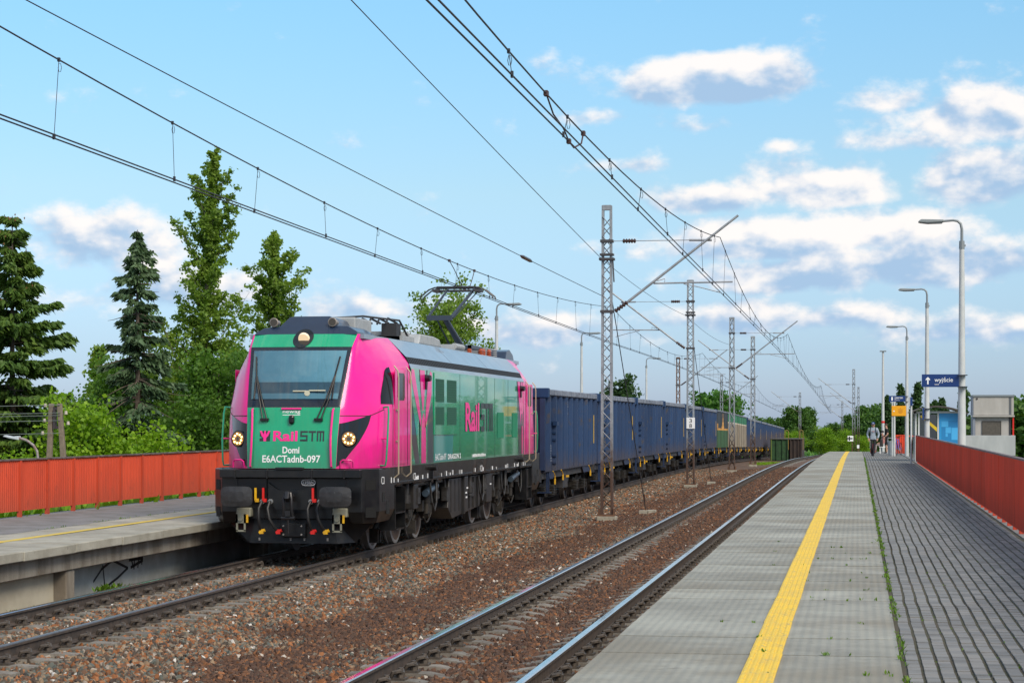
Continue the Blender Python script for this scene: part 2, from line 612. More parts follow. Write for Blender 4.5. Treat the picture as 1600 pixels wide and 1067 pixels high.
def scatter(o, density, rmin, rmax, seed):
    ng = bpy.data.node_groups.new('ballast_scatter', 'GeometryNodeTree')
    ng.interface.new_socket('Geometry', in_out='INPUT', socket_type='NodeSocketGeometry')
    ng.interface.new_socket('Geometry', in_out='OUTPUT', socket_type='NodeSocketGeometry')
    N, L = ng.nodes.new, ng.links.new
    gi, go = N('NodeGroupInput'), N('NodeGroupOutput')
    dp = N('GeometryNodeDistributePointsOnFaces')
    L(gi.outputs[0], dp.inputs['Mesh'])
    dp.inputs['Density'].default_value = density
    dp.inputs['Seed'].default_value = seed
    join = N('GeometryNodeGeometryToInstance')
    for k in range(5):
        ico = N('GeometryNodeMeshIcoSphere')
        ico.inputs['Radius'].default_value = 1.0
        ico.inputs['Subdivisions'].default_value = 1
        rv = N('FunctionNodeRandomValue')
        rv.data_type = 'FLOAT_VECTOR'
        rv.inputs[0].default_value = (-0.33, -0.33, -0.33)
        rv.inputs[1].default_value = (0.33, 0.33, 0.33)
        rv.inputs['Seed'].default_value = seed * 10 + k
        sp = N('GeometryNodeSetPosition')
        L(ico.outputs[0], sp.inputs['Geometry'])
        L(rv.outputs[0], sp.inputs['Offset'])
        sm = N('GeometryNodeSetMaterial')
        sm.inputs['Material'].default_value = STONE
        L(sp.outputs[0], sm.inputs['Geometry'])
        L(sm.outputs[0], join.inputs[0])
    ip = N('GeometryNodeInstanceOnPoints')
    ip.inputs['Pick Instance'].default_value = True
    L(dp.outputs['Points'], ip.inputs['Points'])
    L(join.outputs[0], ip.inputs['Instance'])
    ri = N('FunctionNodeRandomValue'); ri.data_type = 'INT'
    ri.inputs[4].default_value = 0; ri.inputs[5].default_value = 4; ri.inputs['Seed'].default_value = 3
    L(ri.outputs[2], ip.inputs['Instance Index'])
    rr = N('FunctionNodeRandomValue'); rr.data_type = 'FLOAT_VECTOR'
    rr.inputs[0].default_value = (0, 0, 0); rr.inputs[1].default_value = (6.28, 6.28, 6.28); rr.inputs['Seed'].default_value = 4
    L(rr.outputs[0], ip.inputs['Rotation'])
    rs = N('FunctionNodeRandomValue'); rs.data_type = 'FLOAT_VECTOR'
    rs.inputs[0].default_value = (rmin, rmin, rmin * 0.7); rs.inputs[1].default_value = (rmax * 1.25, rmax * 0.9, rmax * 0.8); rs.inputs['Seed'].default_value = 5
    L(rs.outputs[0], ip.inputs['Scale'])
    st = N('GeometryNodeStoreNamedAttribute')
    st.data_type = 'FLOAT'; st.domain = 'INSTANCE'
    st.inputs['Name'].default_value = 'tone'
    rt = N('FunctionNodeRandomValue'); rt.data_type = 'FLOAT'; rt.inputs['Seed'].default_value = 6
    L(rt.outputs[1], st.inputs['Value'])
    L(ip.outputs[0], st.inputs['Geometry'])
    L(st.outputs[0], go.inputs[0])
    md = o.modifiers.new('scatter', 'NODES')
    md.node_group = ng


for (xr, y0, y1, dens, r0, r1, sd_) in [((-11.5, -1.75), 12, 34, 330, 0.024, 0.046, 1), ((-11.0, -1.75), 34, 62, 210, 0.030, 0.052, 2), ((-9.0, -1.75), 62, 120, 110, 0.036, 0.062, 3)]:
    s = bed('ballast_stones', xr, y0, y1, 0.5, STONE, dz=0.006)
    scatter(s, dens, r0, r1, sd_)
    tag(s, kind='stuff')
    s['label'] = 'loose crushed stone ballast covering the track bed'

# ------------------------------------------------------------------ tracks
RUST = mat('rusty_rail_side', (0.045, 0.036, 0.031), (0.075, 0.055, 0.043), scale=9, rough=0.75)
SHINE = mat('polished_rail_head', (0.62, 0.63, 0.65), (0.5, 0.5, 0.5), scale=4, rough=0.13, metal=1.0)
DULL = mat('dull_rail_head', (0.16, 0.15, 0.145), (0.11, 0.10, 0.095), scale=6, rough=0.34, metal=0.8)
CONC = mat('sleeper_concrete', (0.20, 0.185, 0.16), (0.13, 0.11, 0.09), scale=6, rough=0.9, bump=0.3, obj_rand=0.2)
CLIP = mat('clip_steel', (0.060, 0.053, 0.047), (0.11, 0.088, 0.07), scale=30, rough=0.6, metal=0.3)

RAILP = [(-0.075, -0.172), (-0.075, -0.160), (-0.010, -0.140), (-0.010, -0.045), (-0.036, -0.036), (-0.036, -0.010), (-0.026, 0.0), (0.026, 0.0), (0.036, -0.010), (0.036, -0.036), (0.010, -0.045), (0.010, -0.140), (0.075, -0.160), (0.075, -0.172)]


def rail(parent, x, z0, y0, y1, head):
    ys_ = list(np.arange(y0, 85, 8.0)) + list(np.arange(85, y1, 5.0))
    n = len(RAILP)
    m_ = MB()
    m_.v = [(x + p[0], y, z0 + zd(y) + p[1]) for y in ys_ for p in RAILP]
    for j in range(len(ys_) - 1):
        for i in range(n):
            i2 = (i + 1) % n
            m_.f.append((j * n + i, j * n + i2, (j + 1) * n + i2, (j + 1) * n + i))
            m_.mi.append(1 if i in (5, 6, 7) else 0)
    return m_.build('rail', [RUST, head], parent)


# one sleeper: waisted prestressed concrete, 2.5 m
mb = MB()
prof = [(-1.25, 0.0), (-1.0, 0.012), (-0.48, 0.012), (-0.25, -0.028), (0.25, -0.028), (0.48, 0.012), (1.0, 0.012), (1.25, 0.0)]
for (xa, za), (xb, zb) in zip(prof[:-1], prof[1:]):
    wa, wb = (0.10 if abs(xa) < 0.4 else 0.115), (0.10 if abs(xb) < 0.4 else 0.115)
    mb.add([(xa, -wa, za), (xa, wa, za), (xb, wb, zb), (xb, -wb, zb), (xa, -wa - .03, za - .16), (xa, wa + .03, za - .16), (xb, wb + .03, zb - .16), (xb, -wb - .03, zb - .16)],
           [(0, 1, 2, 3), (0, 3, 7, 4), (1, 5, 6, 2)])
mb.add([(-1.25, -.115, 0), (-1.25, .115, 0), (-1.25, .145, -.16), (-1.25, -.145, -.16)], [(0, 1, 2, 3)])
mb.add([(1.25, -.115, 0), (1.25, .115, 0), (1.25, .145, -.16), (1.25, -.145, -.16)], [(0, 3, 2, 1)])
SLEEPER = mb.mesh('sleeper', CONC)
# one fastening: ribbed plate, clip coils and screw head
mb = MB()
mb.box(0.0, 0, 0.012, 0.17, 0.16, 0.02)
pts = [(-0.045, -0.07, 0.035), (-0.02, -0.085, 0.075), (0.03, -0.06, 0.088), (0.055, 0.0, 0.06), (0.03, 0.06, 0.088), (-0.02, 0.085, 0.075), (-0.045, 0.07, 0.035)]
mb.path(pts, 0.021, 6)
mb.lathe([(0.042, 0.02), (0.042, 0.07), (0.026, 0.08), (0.024, 0.115)], (0.03, 0, 0), 'z', 8)
FAST = mb.mesh('rail_fastening', CLIP, smooth=True)


def track(cx, z0, name, heads, y_sep, y_end):
    root = bpy.data.objects.new(name, None)
    link(root)
    tag(root, kind='structure')
    for sx, hd in zip((-0.755, 0.755), heads):
        rail(root, cx + sx, z0, 4, 330, hd)
    y = 12.3
    far_s, far_f = MB(), MB()
    sl = [tuple(v.co) for v in SLEEPER.vertices]; slf = [tuple(p.vertices) for p in SLEEPER.polygons]
    k = 0
    while y < y_end:
        z = z0 + zd(y) - 0.192
        if y < y_sep:
            s = inst('sleeper', SLEEPER, root, (cx + random.uniform(-.012, .012), y, z), (0, 0, random.uniform(-.008, .008)))
            for rx in (-0.755, 0.755):
                inst('rail_fastening', FAST, s, (rx + 0.105, 0, 0.012), (0, 0, random.uniform(-.05, .05)))
                if y < 26:
                    inst('rail_fastening', FAST, s, (rx - 0.105, 0, 0.012), (0, 0, math.pi))
        else:
            far_s.add([(cx + p[0], y + p[1], z + p[2] - (.035 if y > 70 else .015)) for p in sl], slf)
            for rx in (-0.755, 0.755):
                far_f.box(cx + rx + 0.115, y, z + 0.045, 0.07, 0.14, 0.07)
        y += 0.6
        k += 1
    o = far_s.build('sleeper', CONC, root); o['kind'] = 'stuff'
    o = far_f.build('rail_fastening', CLIP, root); o['kind'] = 'stuff'
    return root


track(TR, ZR, 'railway_track', (SHINE, SHINE), 47, 170)
track(TL, ZL, 'railway_track', (SHINE, DULL), 38, 60)

# ------------------------------------------------------------------ right platform: slabs, tactile strip, block paving
PZ = 0.50


def slab_mat():
    m = mat('platform_slab_concrete', (0.315, 0.322, 0.285), (0.235, 0.238, 0.21), scale=1.1, rough=0.9, obj_rand=0.16, detail=9, c3=(0.19, 0.185, 0.16), s3=5.0, f3=(0.60, 0.78))
    nt = m.node_tree
    x = NX(nt)
    b = nt.nodes['Principled BSDF']
    pos = x.node('ShaderNodeNewGeometry').outputs['Position']
    sp = x.node('ShaderNodeSeparateXYZ')
    x.put(sp.inputs[0], pos)
    old = b.inputs['Base Color'].links[0].from_socket
    wear = x.step(x.noise(pos, 0.42, 6, 0.62), .46, .66)
    old = x.mix(x.m('MULTIPLY', wear, .75), old, (0.205, 0.190, 0.150, 1))
    speck = x.step(x.noise(pos, 55, 3, 0.7), .60, .70)
    old = x.mix(x.m('MULTIPLY', speck, .35), old, (0.10, 0.10, 0.085, 1))
    x.put(b.inputs['Base Color'], old)
    rib = x.m('SINE', x.m('MULTIPLY', sp.outputs[0], 2 * math.pi / 0.075))
    h = x.m('ADD', x.m('MULTIPLY', rib, 0.35), x.noise(pos, 120, 4, 0.7))
    bp = x.node('ShaderNodeBump')
    bp.inputs['Strength'].default_value = 0.8
    bp.inputs['Distance'].default_value = 0.008
    x.put(bp.inputs['Height'], h)
    x.put(b.inputs['Normal'], bp.outputs[0])
    return m


SLABM = slab_mat()
PCONC = mat('platform_wall_concrete', (0.30, 0.275, 0.23), (0.16, 0.135, 0.105), scale=1.8, rough=0.92, bump=0.4, bscale=25, streak=(1, 1, 0.25))
GROUT = mat('mossy_joint_dirt', (0.066, 0.054, 0.036), (0.050, 0.052, 0.026), scale=2.5, rough=1.0)
YPAINT = mat('yellow_tactile_paint', (0.76, 0.52, 0.045), (0.66, 0.46, 0.07), scale=5, rough=0.75, c3=(0.40, 0.33, 0.16), s3=16, f3=(0.57, 0.70))

plat = bpy.data.objects.new('platform_right', None)
link(plat)
tag(plat, kind='structure')
SL0, SL1 = -1.94, 0.315
STX = (-0.80, -0.56)
Y0, Y1 = 11.0, 151.0
nsl = int((Y1 - Y0) / 1.25)


def slab_mesh(w, l, t):
    return MB().box(0, 0, -t / 2, w - 0.012, l - 0.032, t).mesh('slab', SLABM)


SLAB_A = slab_mesh(SL1 - SL0, 1.25, 0.14)
strip_mb = MB()
w = STX[1] - STX[0]
strip_mb.box(0, 0, 0.003, w, 1.244, 0.008)
for i in range(5):
    strip_mb.box(-w / 2 + w * (i + .5) / 5, 0, 0.010, w / 5 * 0.5, 1.24, 0.008, taper=0.9)
STRIP = strip_mb.mesh('tactile_strip', YPAINT)
for i in range(nsl):
    yc = Y0 + 1.25 * (i + .5)
    tilt = math.atan((zd(yc + .6) - zd(yc - .6)) / 1.2)
    inst('slab', SLAB_A, plat, ((SL0 + SL1) / 2, yc, PZ + zd(yc) + random.uniform(-.003, .003)), (tilt + random.uniform(-.0015, .0015), random.uniform(-.001, .001), 0))
    inst('tactile_strip', STRIP, plat, ((STX[0] + STX[1]) / 2 + random.uniform(-.004, .004), yc, PZ + zd(yc) + 0.004), (tilt, 0, random.uniform(-.002, .002)))
# support wall and the fill under the paving
mb = MB()
ys_ = list(np.arange(Y0, Y1 + .1, 5.0))
mb.v = [p for y in ys_ for p in ((-1.80, y, PZ + zd(y) - .14), (-1.80, y, zd(y) - .9), (3.3, y, zd(y) - .9), (3.3, y, PZ + zd(y) - .012), (0.31, y, PZ + zd(y) - .012), (0.31, y, PZ + zd(y) - .14))]
for j in range(len(ys_) - 1):
    for i in range(6):
        mb.f.append((j * 6 + i, j * 6 + (i + 1) % 6, (j + 1) * 6 + (i + 1) % 6, (j + 1) * 6 + i)); mb.mi.append(1 if i == 3 else 0)
k = (len(ys_) - 1) * 6
mb.f.append(tuple(range(k, k + 6))); mb.mi.append(0)
mb.build('platform_base', [PCONC, GROUT], plat)


def paver_mat():
    m = bpy.data.materials.new('grey_paver')
    m.use_nodes = True
    nt = m.node_tree
    x = NX(nt)
    b = nt.nodes['Principled BSDF']
    pos = x.node('ShaderNodeNewGeometry').outputs['Position']
    fl = x.vm('FLOOR', x.vm('DIVIDE', pos, (0.1147, 0.2205, 10.0)))
    wn = x.node('ShaderNodeTexWhiteNoise', noise_dimensions='3D')
    x.put(wn.inputs['Vector'], fl)
    c = x.ramp(wn.outputs['Value'], [(0.0, (0.150, 0.157, 0.158)), (0.5, (0.185, 0.190, 0.188)), (1.0, (0.225, 0.224, 0.215))])
    c = x.mix(x.step(x.noise(pos, 0.9, 5, 0.6), .45, .75), c, x.mix(1.0, c, (0.82, 0.80, 0.80, 1), 'MULTIPLY'))
    c = x.mix(x.step(x.noise(pos, 7, 6, 0.7), .56, .74), c, (0.125, 0.12, 0.105, 1))
    x.put(b.inputs['Base Color'], c)
    b.inputs['Roughness'].default_value = 0.8
    bp = x.node('ShaderNodeBump')
    bp.inputs['Strength'].default_value = 0.3
    bp.inputs['Distance'].default_value = 0.01
    x.put(bp.inputs['Height'], x.noise(pos, 90, 4, .7))
    x.put(b.inputs['Normal'], bp.outputs[0])
    return m


PAVM = paver_mat()
mb = MB()
mb.box(0, 0, -0.03, 0.091, 0.201, 0.06, taper=0.97)
PAVER = mb.mesh('paver', PAVM)
pv = np.array([tuple(v.co) for v in PAVER.vertices])
pvq = [tuple(p.vertices) for p in PAVER.polygons if p.normal.z > -0.5]
NC = 18
verts = []
cnt = 0
y = 12.6
row = 0
while y < Y1 - .2:
    z = PZ + zd(y)
    for c_ in range(NC):
        xx = 0.395 + c_ * 0.1147 + 0.014 * noise.noise((y * 0.55, c_ * 0.05, 3.1)) + 0.007 * noise.noise((y * 1.6, c_ * 0.21, 7.7))
        zz = z + random.uniform(-.0025, .0025) + 0.01 * noise.noise((xx * .8, y * .5, 1))
        in_view = (xx - (-0.18 + 0.2 * 0)) > -9 and y > 13.3 and xx < (y * 0.0805 + 0.05)
        if in_view and cnt < 300 and y > 13.3:
            inst('paver', PAVER, plat, (xx, y, zz), (random.uniform(-.01, .01), random.uniform(-.01, .01), random.uniform(-.012, .012)))
            cnt += 1
        elif y > 13.0:
            a = random.uniform(-.010, .010)
            R_ = np.array([[math.cos(a), -math.sin(a), 0], [math.sin(a), math.cos(a), 0], [random.uniform(-.01, .01), random.uniform(-.01, .01), 1]])
            P_ = pv @ R_.T + np.array([xx, y, zz])
            for q_ in pvq:
                verts.append(P_[list(q_)])
    y += 0.2205
    row += 1
me = fast_mesh('paver', np.concatenate(verts), 4, PAVM)
o = inst('paver', me, plat)
o['kind'] = 'stuff'
# edge course beside the fence
mb = MB()
for i in range(150):
    yc = 12.8 + i * 0.9
    if yc < Y1 - 1:
        mb.box(2.56, yc, PZ + zd(yc) - .02, 0.20, 0.885, 0.05)
o = mb.build('kerb', PAVM, plat)

# weeds along the joint between slabs and paving, and in the slab joints
WEED = leaf_mat('weed_leaf', (0.06, 0.14, 0.012), (0.10, 0.20, 0.018), (0.16, 0.24, 0.03), 0.3)


def tuft(cx, cy, cz, n, r, h, out):
    for _ in range(n):
        a = random.uniform(0, 6.283)
        ln = random.uniform(.5, 1) * h
        ww = ln * random.uniform(.14, .26)
        bx_, by_ = cx + random.gauss(0, r), cy + random.gauss(0, r * 1.6)
        lean = random.uniform(.3, 1.1)
        t = Vector((math.cos(a) * lean, math.sin(a) * lean, 1)).normalized()
        s_ = Vector((-math.sin(a), math.cos(a), 0))
        p = Vector((bx_, by_, cz))
        out += [p, p + t * ln * .5 + s_ * ww, p + t * ln, p + t * ln * .5 - s_ * ww]


out = []
y = 13.2
while y < 105:
    dens = 1.0 if noise.noise((y * .9, 0, 4)) > -.12 else .3
    if random.random() < dens:
        tuft(.335 + random.gauss(0, .012), y, PZ, random.randint(3, 8), .013, random.uniform(.025, .065), out)
    y += random.uniform(.06, .2)
me = fast_mesh('weeds', np.array([tuple(p) for p in out]), 4, WEED)
o = inst('weeds', me)
tag(o, 'line of green weeds in the joint between slabs and paving', 'weeds', kind='stuff')
spots = []
for k in range(46):
    jy = Y0 + 1.25 * random.randint(2, 16)
    spots.append((random.choice([random.uniform(-1.2, .28), random.uniform(-.55, .28)]), jy + random.gauss(0, .02)))
spots += [(-.62, 14.75), (-.70, 16.1), (.1, 14.8), (.2, 14.9), (-.05, 16.0), (.02, 18.6), (-.1, 20.9), (-.45, 21.2), (.1, 24.0), (-1.0, 26.0), (-1.1, 28.7)]
allw = []
for (sx, sy) in spots:
    tuft(sx, sy, PZ - .002, random.randint(3, 7), .010, random.uniform(.02, .05), allw)
me = fast_mesh('weeds', np.array([tuple(p) for p in allw]), 4, WEED)
tag(inst('weeds', me), 'scattered little weeds sprouting from the concrete slab joints', 'weeds', kind='stuff')
out = []
for k in range(170):
    yy = 13.3 + random.random() ** 1.6 * 30
    tuft(0.395 + (random.randint(0, 17) + .5) * .1147 + .02 * noise.noise((yy * .55, 0, 3.1)), yy, PZ - .006, random.randint(2, 5), .008, random.uniform(.012, .028), out)
tag(inst('moss', fast_mesh('moss', np.array([tuple(p) for p in out]), 4, WEED)), 'tiny moss tufts in the paving block joints', 'moss', kind='stuff')

# ------------------------------------------------------------------ left platform
LZ = 0.44
platl = bpy.data.objects.new('platform_left', None)
link(platl)
tag(platl, kind='structure')
ASPH = mat('worn_asphalt', (0.20, 0.20, 0.205), (0.145, 0.145, 0.14), scale=2.0, rough=0.95, bump=0.3, bscale=60)
LSLABM = mat('edge_slab_concrete', (0.36, 0.345, 0.29), (0.26, 0.245, 0.20), scale=1.6, rough=0.9, bump=0.35, bscale=50, obj_rand=0.08, c3=(0.13, 0.12, 0.10), s3=7, f3=(.62, .75))
YLINE = mat('yellow_line_paint', (0.62, 0.45, 0.05), (0.50, 0.38, 0.09), scale=7, rough=0.8)
LS = MB().box(0, 0, -0.07, 2.04, 1.985, 0.14).mesh('slab', LSLABM, bevel=0.012, seg=1)
YL = MB().box(0, 0, 0.003, 0.15, 1.98, 0.006).mesh('yellow_line', YLINE)
for i in range(70):
    yc = 14 + 2.0 * i + 1
    inst('slab', LS, platl, (-12.50 + random.uniform(-.012, .012), yc, LZ + zd(yc) + random.uniform(-.004, .004)), (0, random.uniform(-.002, .002), 0))
    inst('yellow_line', YL, platl, (-12.72, yc, LZ + zd(yc) + .005))
mb = MB()
ys_ = list(np.arange(14, 155, 5.0))
mb.v = [p for y in ys_ for p in ((-13.53, y, LZ + zd(y) - .004), (-15.85, y, LZ + zd(y) + .012), (-15.85, y, zd(y) - 1.6), (-13.53, y, zd(y) - 1.6))]
for j in range(len(ys_) - 1):
    for i in range(4):
        mb.f.append((j * 4 + i, j * 4 + (i + 1) % 4, (j + 1) * 4 + (i + 1) % 4, (j + 1) * 4 + i)); mb.mi.append(0)
mb.f.append((0, 1, 2, 3)); mb.mi.append(0)
mb.build('asphalt', ASPH, platl)
# edge beams, piers and recessed wall panels under the slabs
BEAM = MB().box(0, 0, 0, 0.22, 3.98, 0.27).mesh('edge_beam', PCONC, bevel=0.01, seg=1)
PIER = MB().box(0, 0, 0, 0.30, 0.34, 0.70).mesh('pier', PCONC, bevel=0.015, seg=1)
WPAN = [mat('wall_panel_paint', (0.50, 0.51, 0.50), (0.40, 0.40, 0.38), scale=2.2, rough=0.85, bump=.2), mat('wall_panel_beige', (0.52, 0.47, 0.36), (0.42, 0.37, 0.28), scale=1.6, rough=0.9, bump=.2)]
PAN = [MB().box(0, 0, 0, 0.08, 3.7, 0.75).mesh('wall_panel', m_) for m_ in WPAN]
for i in range(18):
    yc = 17.0 + 4.0 * i + 2
    inst('edge_beam', BEAM, platl, (-11.78, yc, LZ + zd(yc) - .14 - .136))
for i, y0 in enumerate((30.35, 41.0, 51.0, 61.0, 71.0, 81.0)):
    inst('pier', PIER, platl, (-11.86, y0, LZ + zd(y0) - .412 - .345))
for i in range(19):
    yc = 17.22 + 3.7 * i if i < 4 else 32.37 + 3.7 * (i - 4)
    inst('wall_panel', PAN[1 if i < 4 else 0], platl, (-11.95 if i < 4 else -12.24, yc, LZ + zd(yc) - .405 - .36))
mb = MB()
mb.tube((-11.93, 30.85, -.75), (-11.93, 30.85, .03), .05, .05, 10)
mb.build('drain_pipe', mat('grey_pipe', (.38, .40, .42), rough=.5), platl, smooth=True)
# sprayed graffiti on the pale panel
SPRAY = mat('black_spray_paint', (0.012, 0.012, 0.014), rough=0.6)
gx = -12.196
mb = MB()


def stroke(pts, w_):
    for (ya, za), (yb, zb) in zip(pts[:-1], pts[1:]):
        dd = Vector((yb - ya, zb - za)); L_ = dd.length
        if L_ < 1e-6: continue
        nn = Vector((-dd.y, dd.x)) / L_ * w_ / 2
        e = dd / L_ * w_ * .3
        mb.add([(gx, ya - e.x + nn.x, za - e.y + nn.y), (gx, yb + e.x + nn.x, zb + e.y + nn.y), (gx, yb + e.x - nn.x, zb + e.y - nn.y), (gx, ya - e.x - nn.x, za - e.y - nn.y)], [(0, 1, 2, 3)])


stroke([(32.62, -.33), (33.0, -.15), (33.5, -.04), (34.24, -.22), (33.75, -.35), (33.15, -.47)], .045)
stroke([(33.04, -.10), (33.15, -.47)], .045)
for a_, b_ in (((34.3, -.02), (35.1, -.02)), ((34.32, -.09), (35.0, -.10)), ((34.4, -.22), (35.0, -.14)), ((34.6, .0), (34.55, -.25)), ((34.85, .02), (34.75, -.24)), ((35.02, .0), (34.95, -.2)), ((34.4, -.05), (34.5, -.2))): stroke([a_, b_], .05)
mb.build('graffiti', SPRAY, platl)

# grass and weeds at the wall foot and behind the fence
out = []
for k in range(260):
    yy = random.uniform(22, 34)
    tuft(-11.55 + random.gauss(0, .08), yy, -.42, random.randint(2, 4), .03, random.uniform(.03, .08), out)
for k in range(40):
    tuft(-11.66, 31.7 + random.gauss(0, .22), -.40, 4, .04, random.uniform(.06, .16), out)
for k in range(120):
    yy = random.uniform(16, 44)
    tuft(-13.52 + random.gauss(0, .03), yy, LZ, random.randint(2, 5), .03, random.uniform(.02, .06), out)
tag(inst('weeds', fast_mesh('weeds', np.array([tuple(p) for p in out]), 4, WEED)), 'green weeds at the foot of the platform wall', 'weeds', kind='stuff')

# ------------------------------------------------------------------ fences: ribbed panels between posts
FRED = mat('red_fence_paint', (0.58, 0.072, 0.030), (0.50, 0.060, 0.026), scale=2.0, rough=0.6, obj_rand=0.07, streak=(1, 1, .3), spec=.3, c3=(.40, .055, .03), s3=4, f3=(.58, .75), dirt=(1.3, .4, (.26, .06, .035), .55))
FRED2 = mat('red_fence_paint_lifted', (0.74, 0.074, 0.032), (0.66, 0.064, 0.028), scale=2.0, rough=0.65, obj_rand=0.08, streak=(1, 1, .3), spec=.25, c3=(.55, .06, .03), s3=4, f3=(.58, .75), dirt=(1.2, .4, (.30, .05, .03), .6))  # same paint as FRED, colour brightened to stand in for light on the shaded face
FCAP = mat('fence_cap_grey', (0.16, 0.13, 0.13), (0.10, 0.06, 0.05), scale=5, rough=0.6)


def fence(x, y0, y1, zb, pitch, gap, top, side, m_panel, label, name='metal_fence'):
    root = thing(name, (x, y0, zb), label, 'fence')
    pm = MB()
    nr, rd = (14, .022) if side > 0 else (9, .048)
    L_ = pitch - .03
    pts = []
    for i in range(nr):
        t0 = -L_ / 2 + L_ * i / nr
        w_ = L_ / nr
        pts += [(t0, 0), (t0 + w_ * .15, rd), (t0 + w_ * .55, rd), (t0 + w_ * .70, 0)]
    pts.append((L_ / 2, 0))
    n_ = len(pts)
    pm.v = [(side * p[1], p[0], gap) for p in pts] + [(side * p[1], p[0], top) for p in pts]
    pm.f = [(i, i + 1, n_ + i + 1, n_ + i) for i in range(n_ - 1)]
    pm.mi = [0] * len(pm.f)
    pm.bx(-side * .012, -side * .03, -L_ / 2, L_ / 2, gap + .04, gap + .08)
    pm.bx(-side * .012, -side * .03, -L_ / 2, L_ / 2, top - .1, top - .06)
    PM = pm.mesh('panel', m_panel)
    PO = MB().box(0, 0, (top - .01) / 2 - .02, .07, .085, top + .03).mesh('post', m_panel)
    CP = MB().box(0, 0, top + .012, .09, pitch + .005, .03).mesh('cap_rail', FCAP)
    n_p = int((y1 - y0) / pitch)
    for i in range(n_p + 1):
        yy = i * pitch
        z_ = zd(y0 + yy)
        inst('post', PO, root, ((.008 if side > 0 else .05), yy, z_))
        if i < n_p:
            zc = zd(y0 + yy + pitch / 2)
            inst('panel', PM, root, (0, yy + pitch / 2, zc), (0, random.uniform(-.006, .006), 0))
            inst('cap_rail', CP, root, (0, yy + pitch / 2, zc))
    return root


fence(-15.66, 37.94 - 1.38 * 12, 100, LZ, 1.38, .125, 1.085, 1, FRED, 'long orange-red ribbed metal fence along the far platform behind the locomotive')
fence(2.47, 9.1, 91.3, PZ, 1.30, .105, 1.17, -1, FRED2, 'long shaded red ribbed metal fence beside the block paving')
# ------------------------------------------------------------------ trees
BARK = mat('grey_brown_bark', (0.085, 0.068, 0.050), (0.14, 0.12, 0.095), scale=6, rough=0.95, bump=.6, bscale=14)
SBARK = mat('spruce_bark', (0.075, 0.058, 0.045), (0.13, 0.105, 0.085), scale=9, rough=0.95, bump=.6, bscale=18)
POPLEAF = leaf_mat('poplar_leaf', (0.083, 0.161, 0.022), (0.160, 0.267, 0.036), (0.243, 0.347, 0.060), 0.42)
BUSHLEAF = leaf_mat('maple_leaf', (0.077, 0.186, 0.010), (0.166, 0.310, 0.012), (0.269, 0.409, 0.024))
GREENLEAF = leaf_mat('dense_green_leaf', (0.026, 0.093, 0.014), (0.058, 0.167, 0.024), (0.109, 0.236, 0.036))
FORLEAF = leaf_mat('forest_leaf', (0.028, 0.077, 0.014), (0.058, 0.139, 0.024), (0.113, 0.211, 0.038))
DARKLEAF = leaf_mat('dark_poplar_leaf', (0.023, 0.060, 0.017), (0.044, 0.099, 0.029), (0.079, 0.149, 0.043))
NEEDLE = leaf_mat('spruce_needles', (0.029, 0.069, 0.015), (0.080, 0.152, 0.027), (0.168, 0.247, 0.045), 0.25)
NEEDLE2 = leaf_mat('blue_spruce_needles', (0.033, 0.062, 0.030), (0.070, 0.128, 0.060), (0.136, 0.209, 0.103), 0.2)
MIDLEAF = leaf_mat('mid_green_leaf', (0.045, 0.120, 0.018), (0.085, 0.190, 0.026), (0.150, 0.270, 0.042), 0.42)
CONE = leaf_mat('spruce_cones', (0.10, 0.05, 0.025), (0.18, 0.09, 0.04), (0.24, 0.13, 0.06), 0.05)


def leaf_quads(c, size, jitter=1.0, aspect=.75, up=0.0):
    """a randomly turned diamond for every centre"""
    n = len(c)
    a = rng.normal(size=(n, 3)); a[:, 2] += up
    a /= np.linalg.norm(a, axis=1)[:, None]
    b = np.cross(a, rng.normal(size=(n, 3)))
    b /= np.linalg.norm(b, axis=1)[:, None]
    s_ = (size * rng.uniform(.6, 1.25, n))[:, None]
    v = np.stack([c - a * s_, c + b * s_ * aspect, c + a * s_, c - b * s_ * aspect], 1)
    return v.reshape(-1, 3)


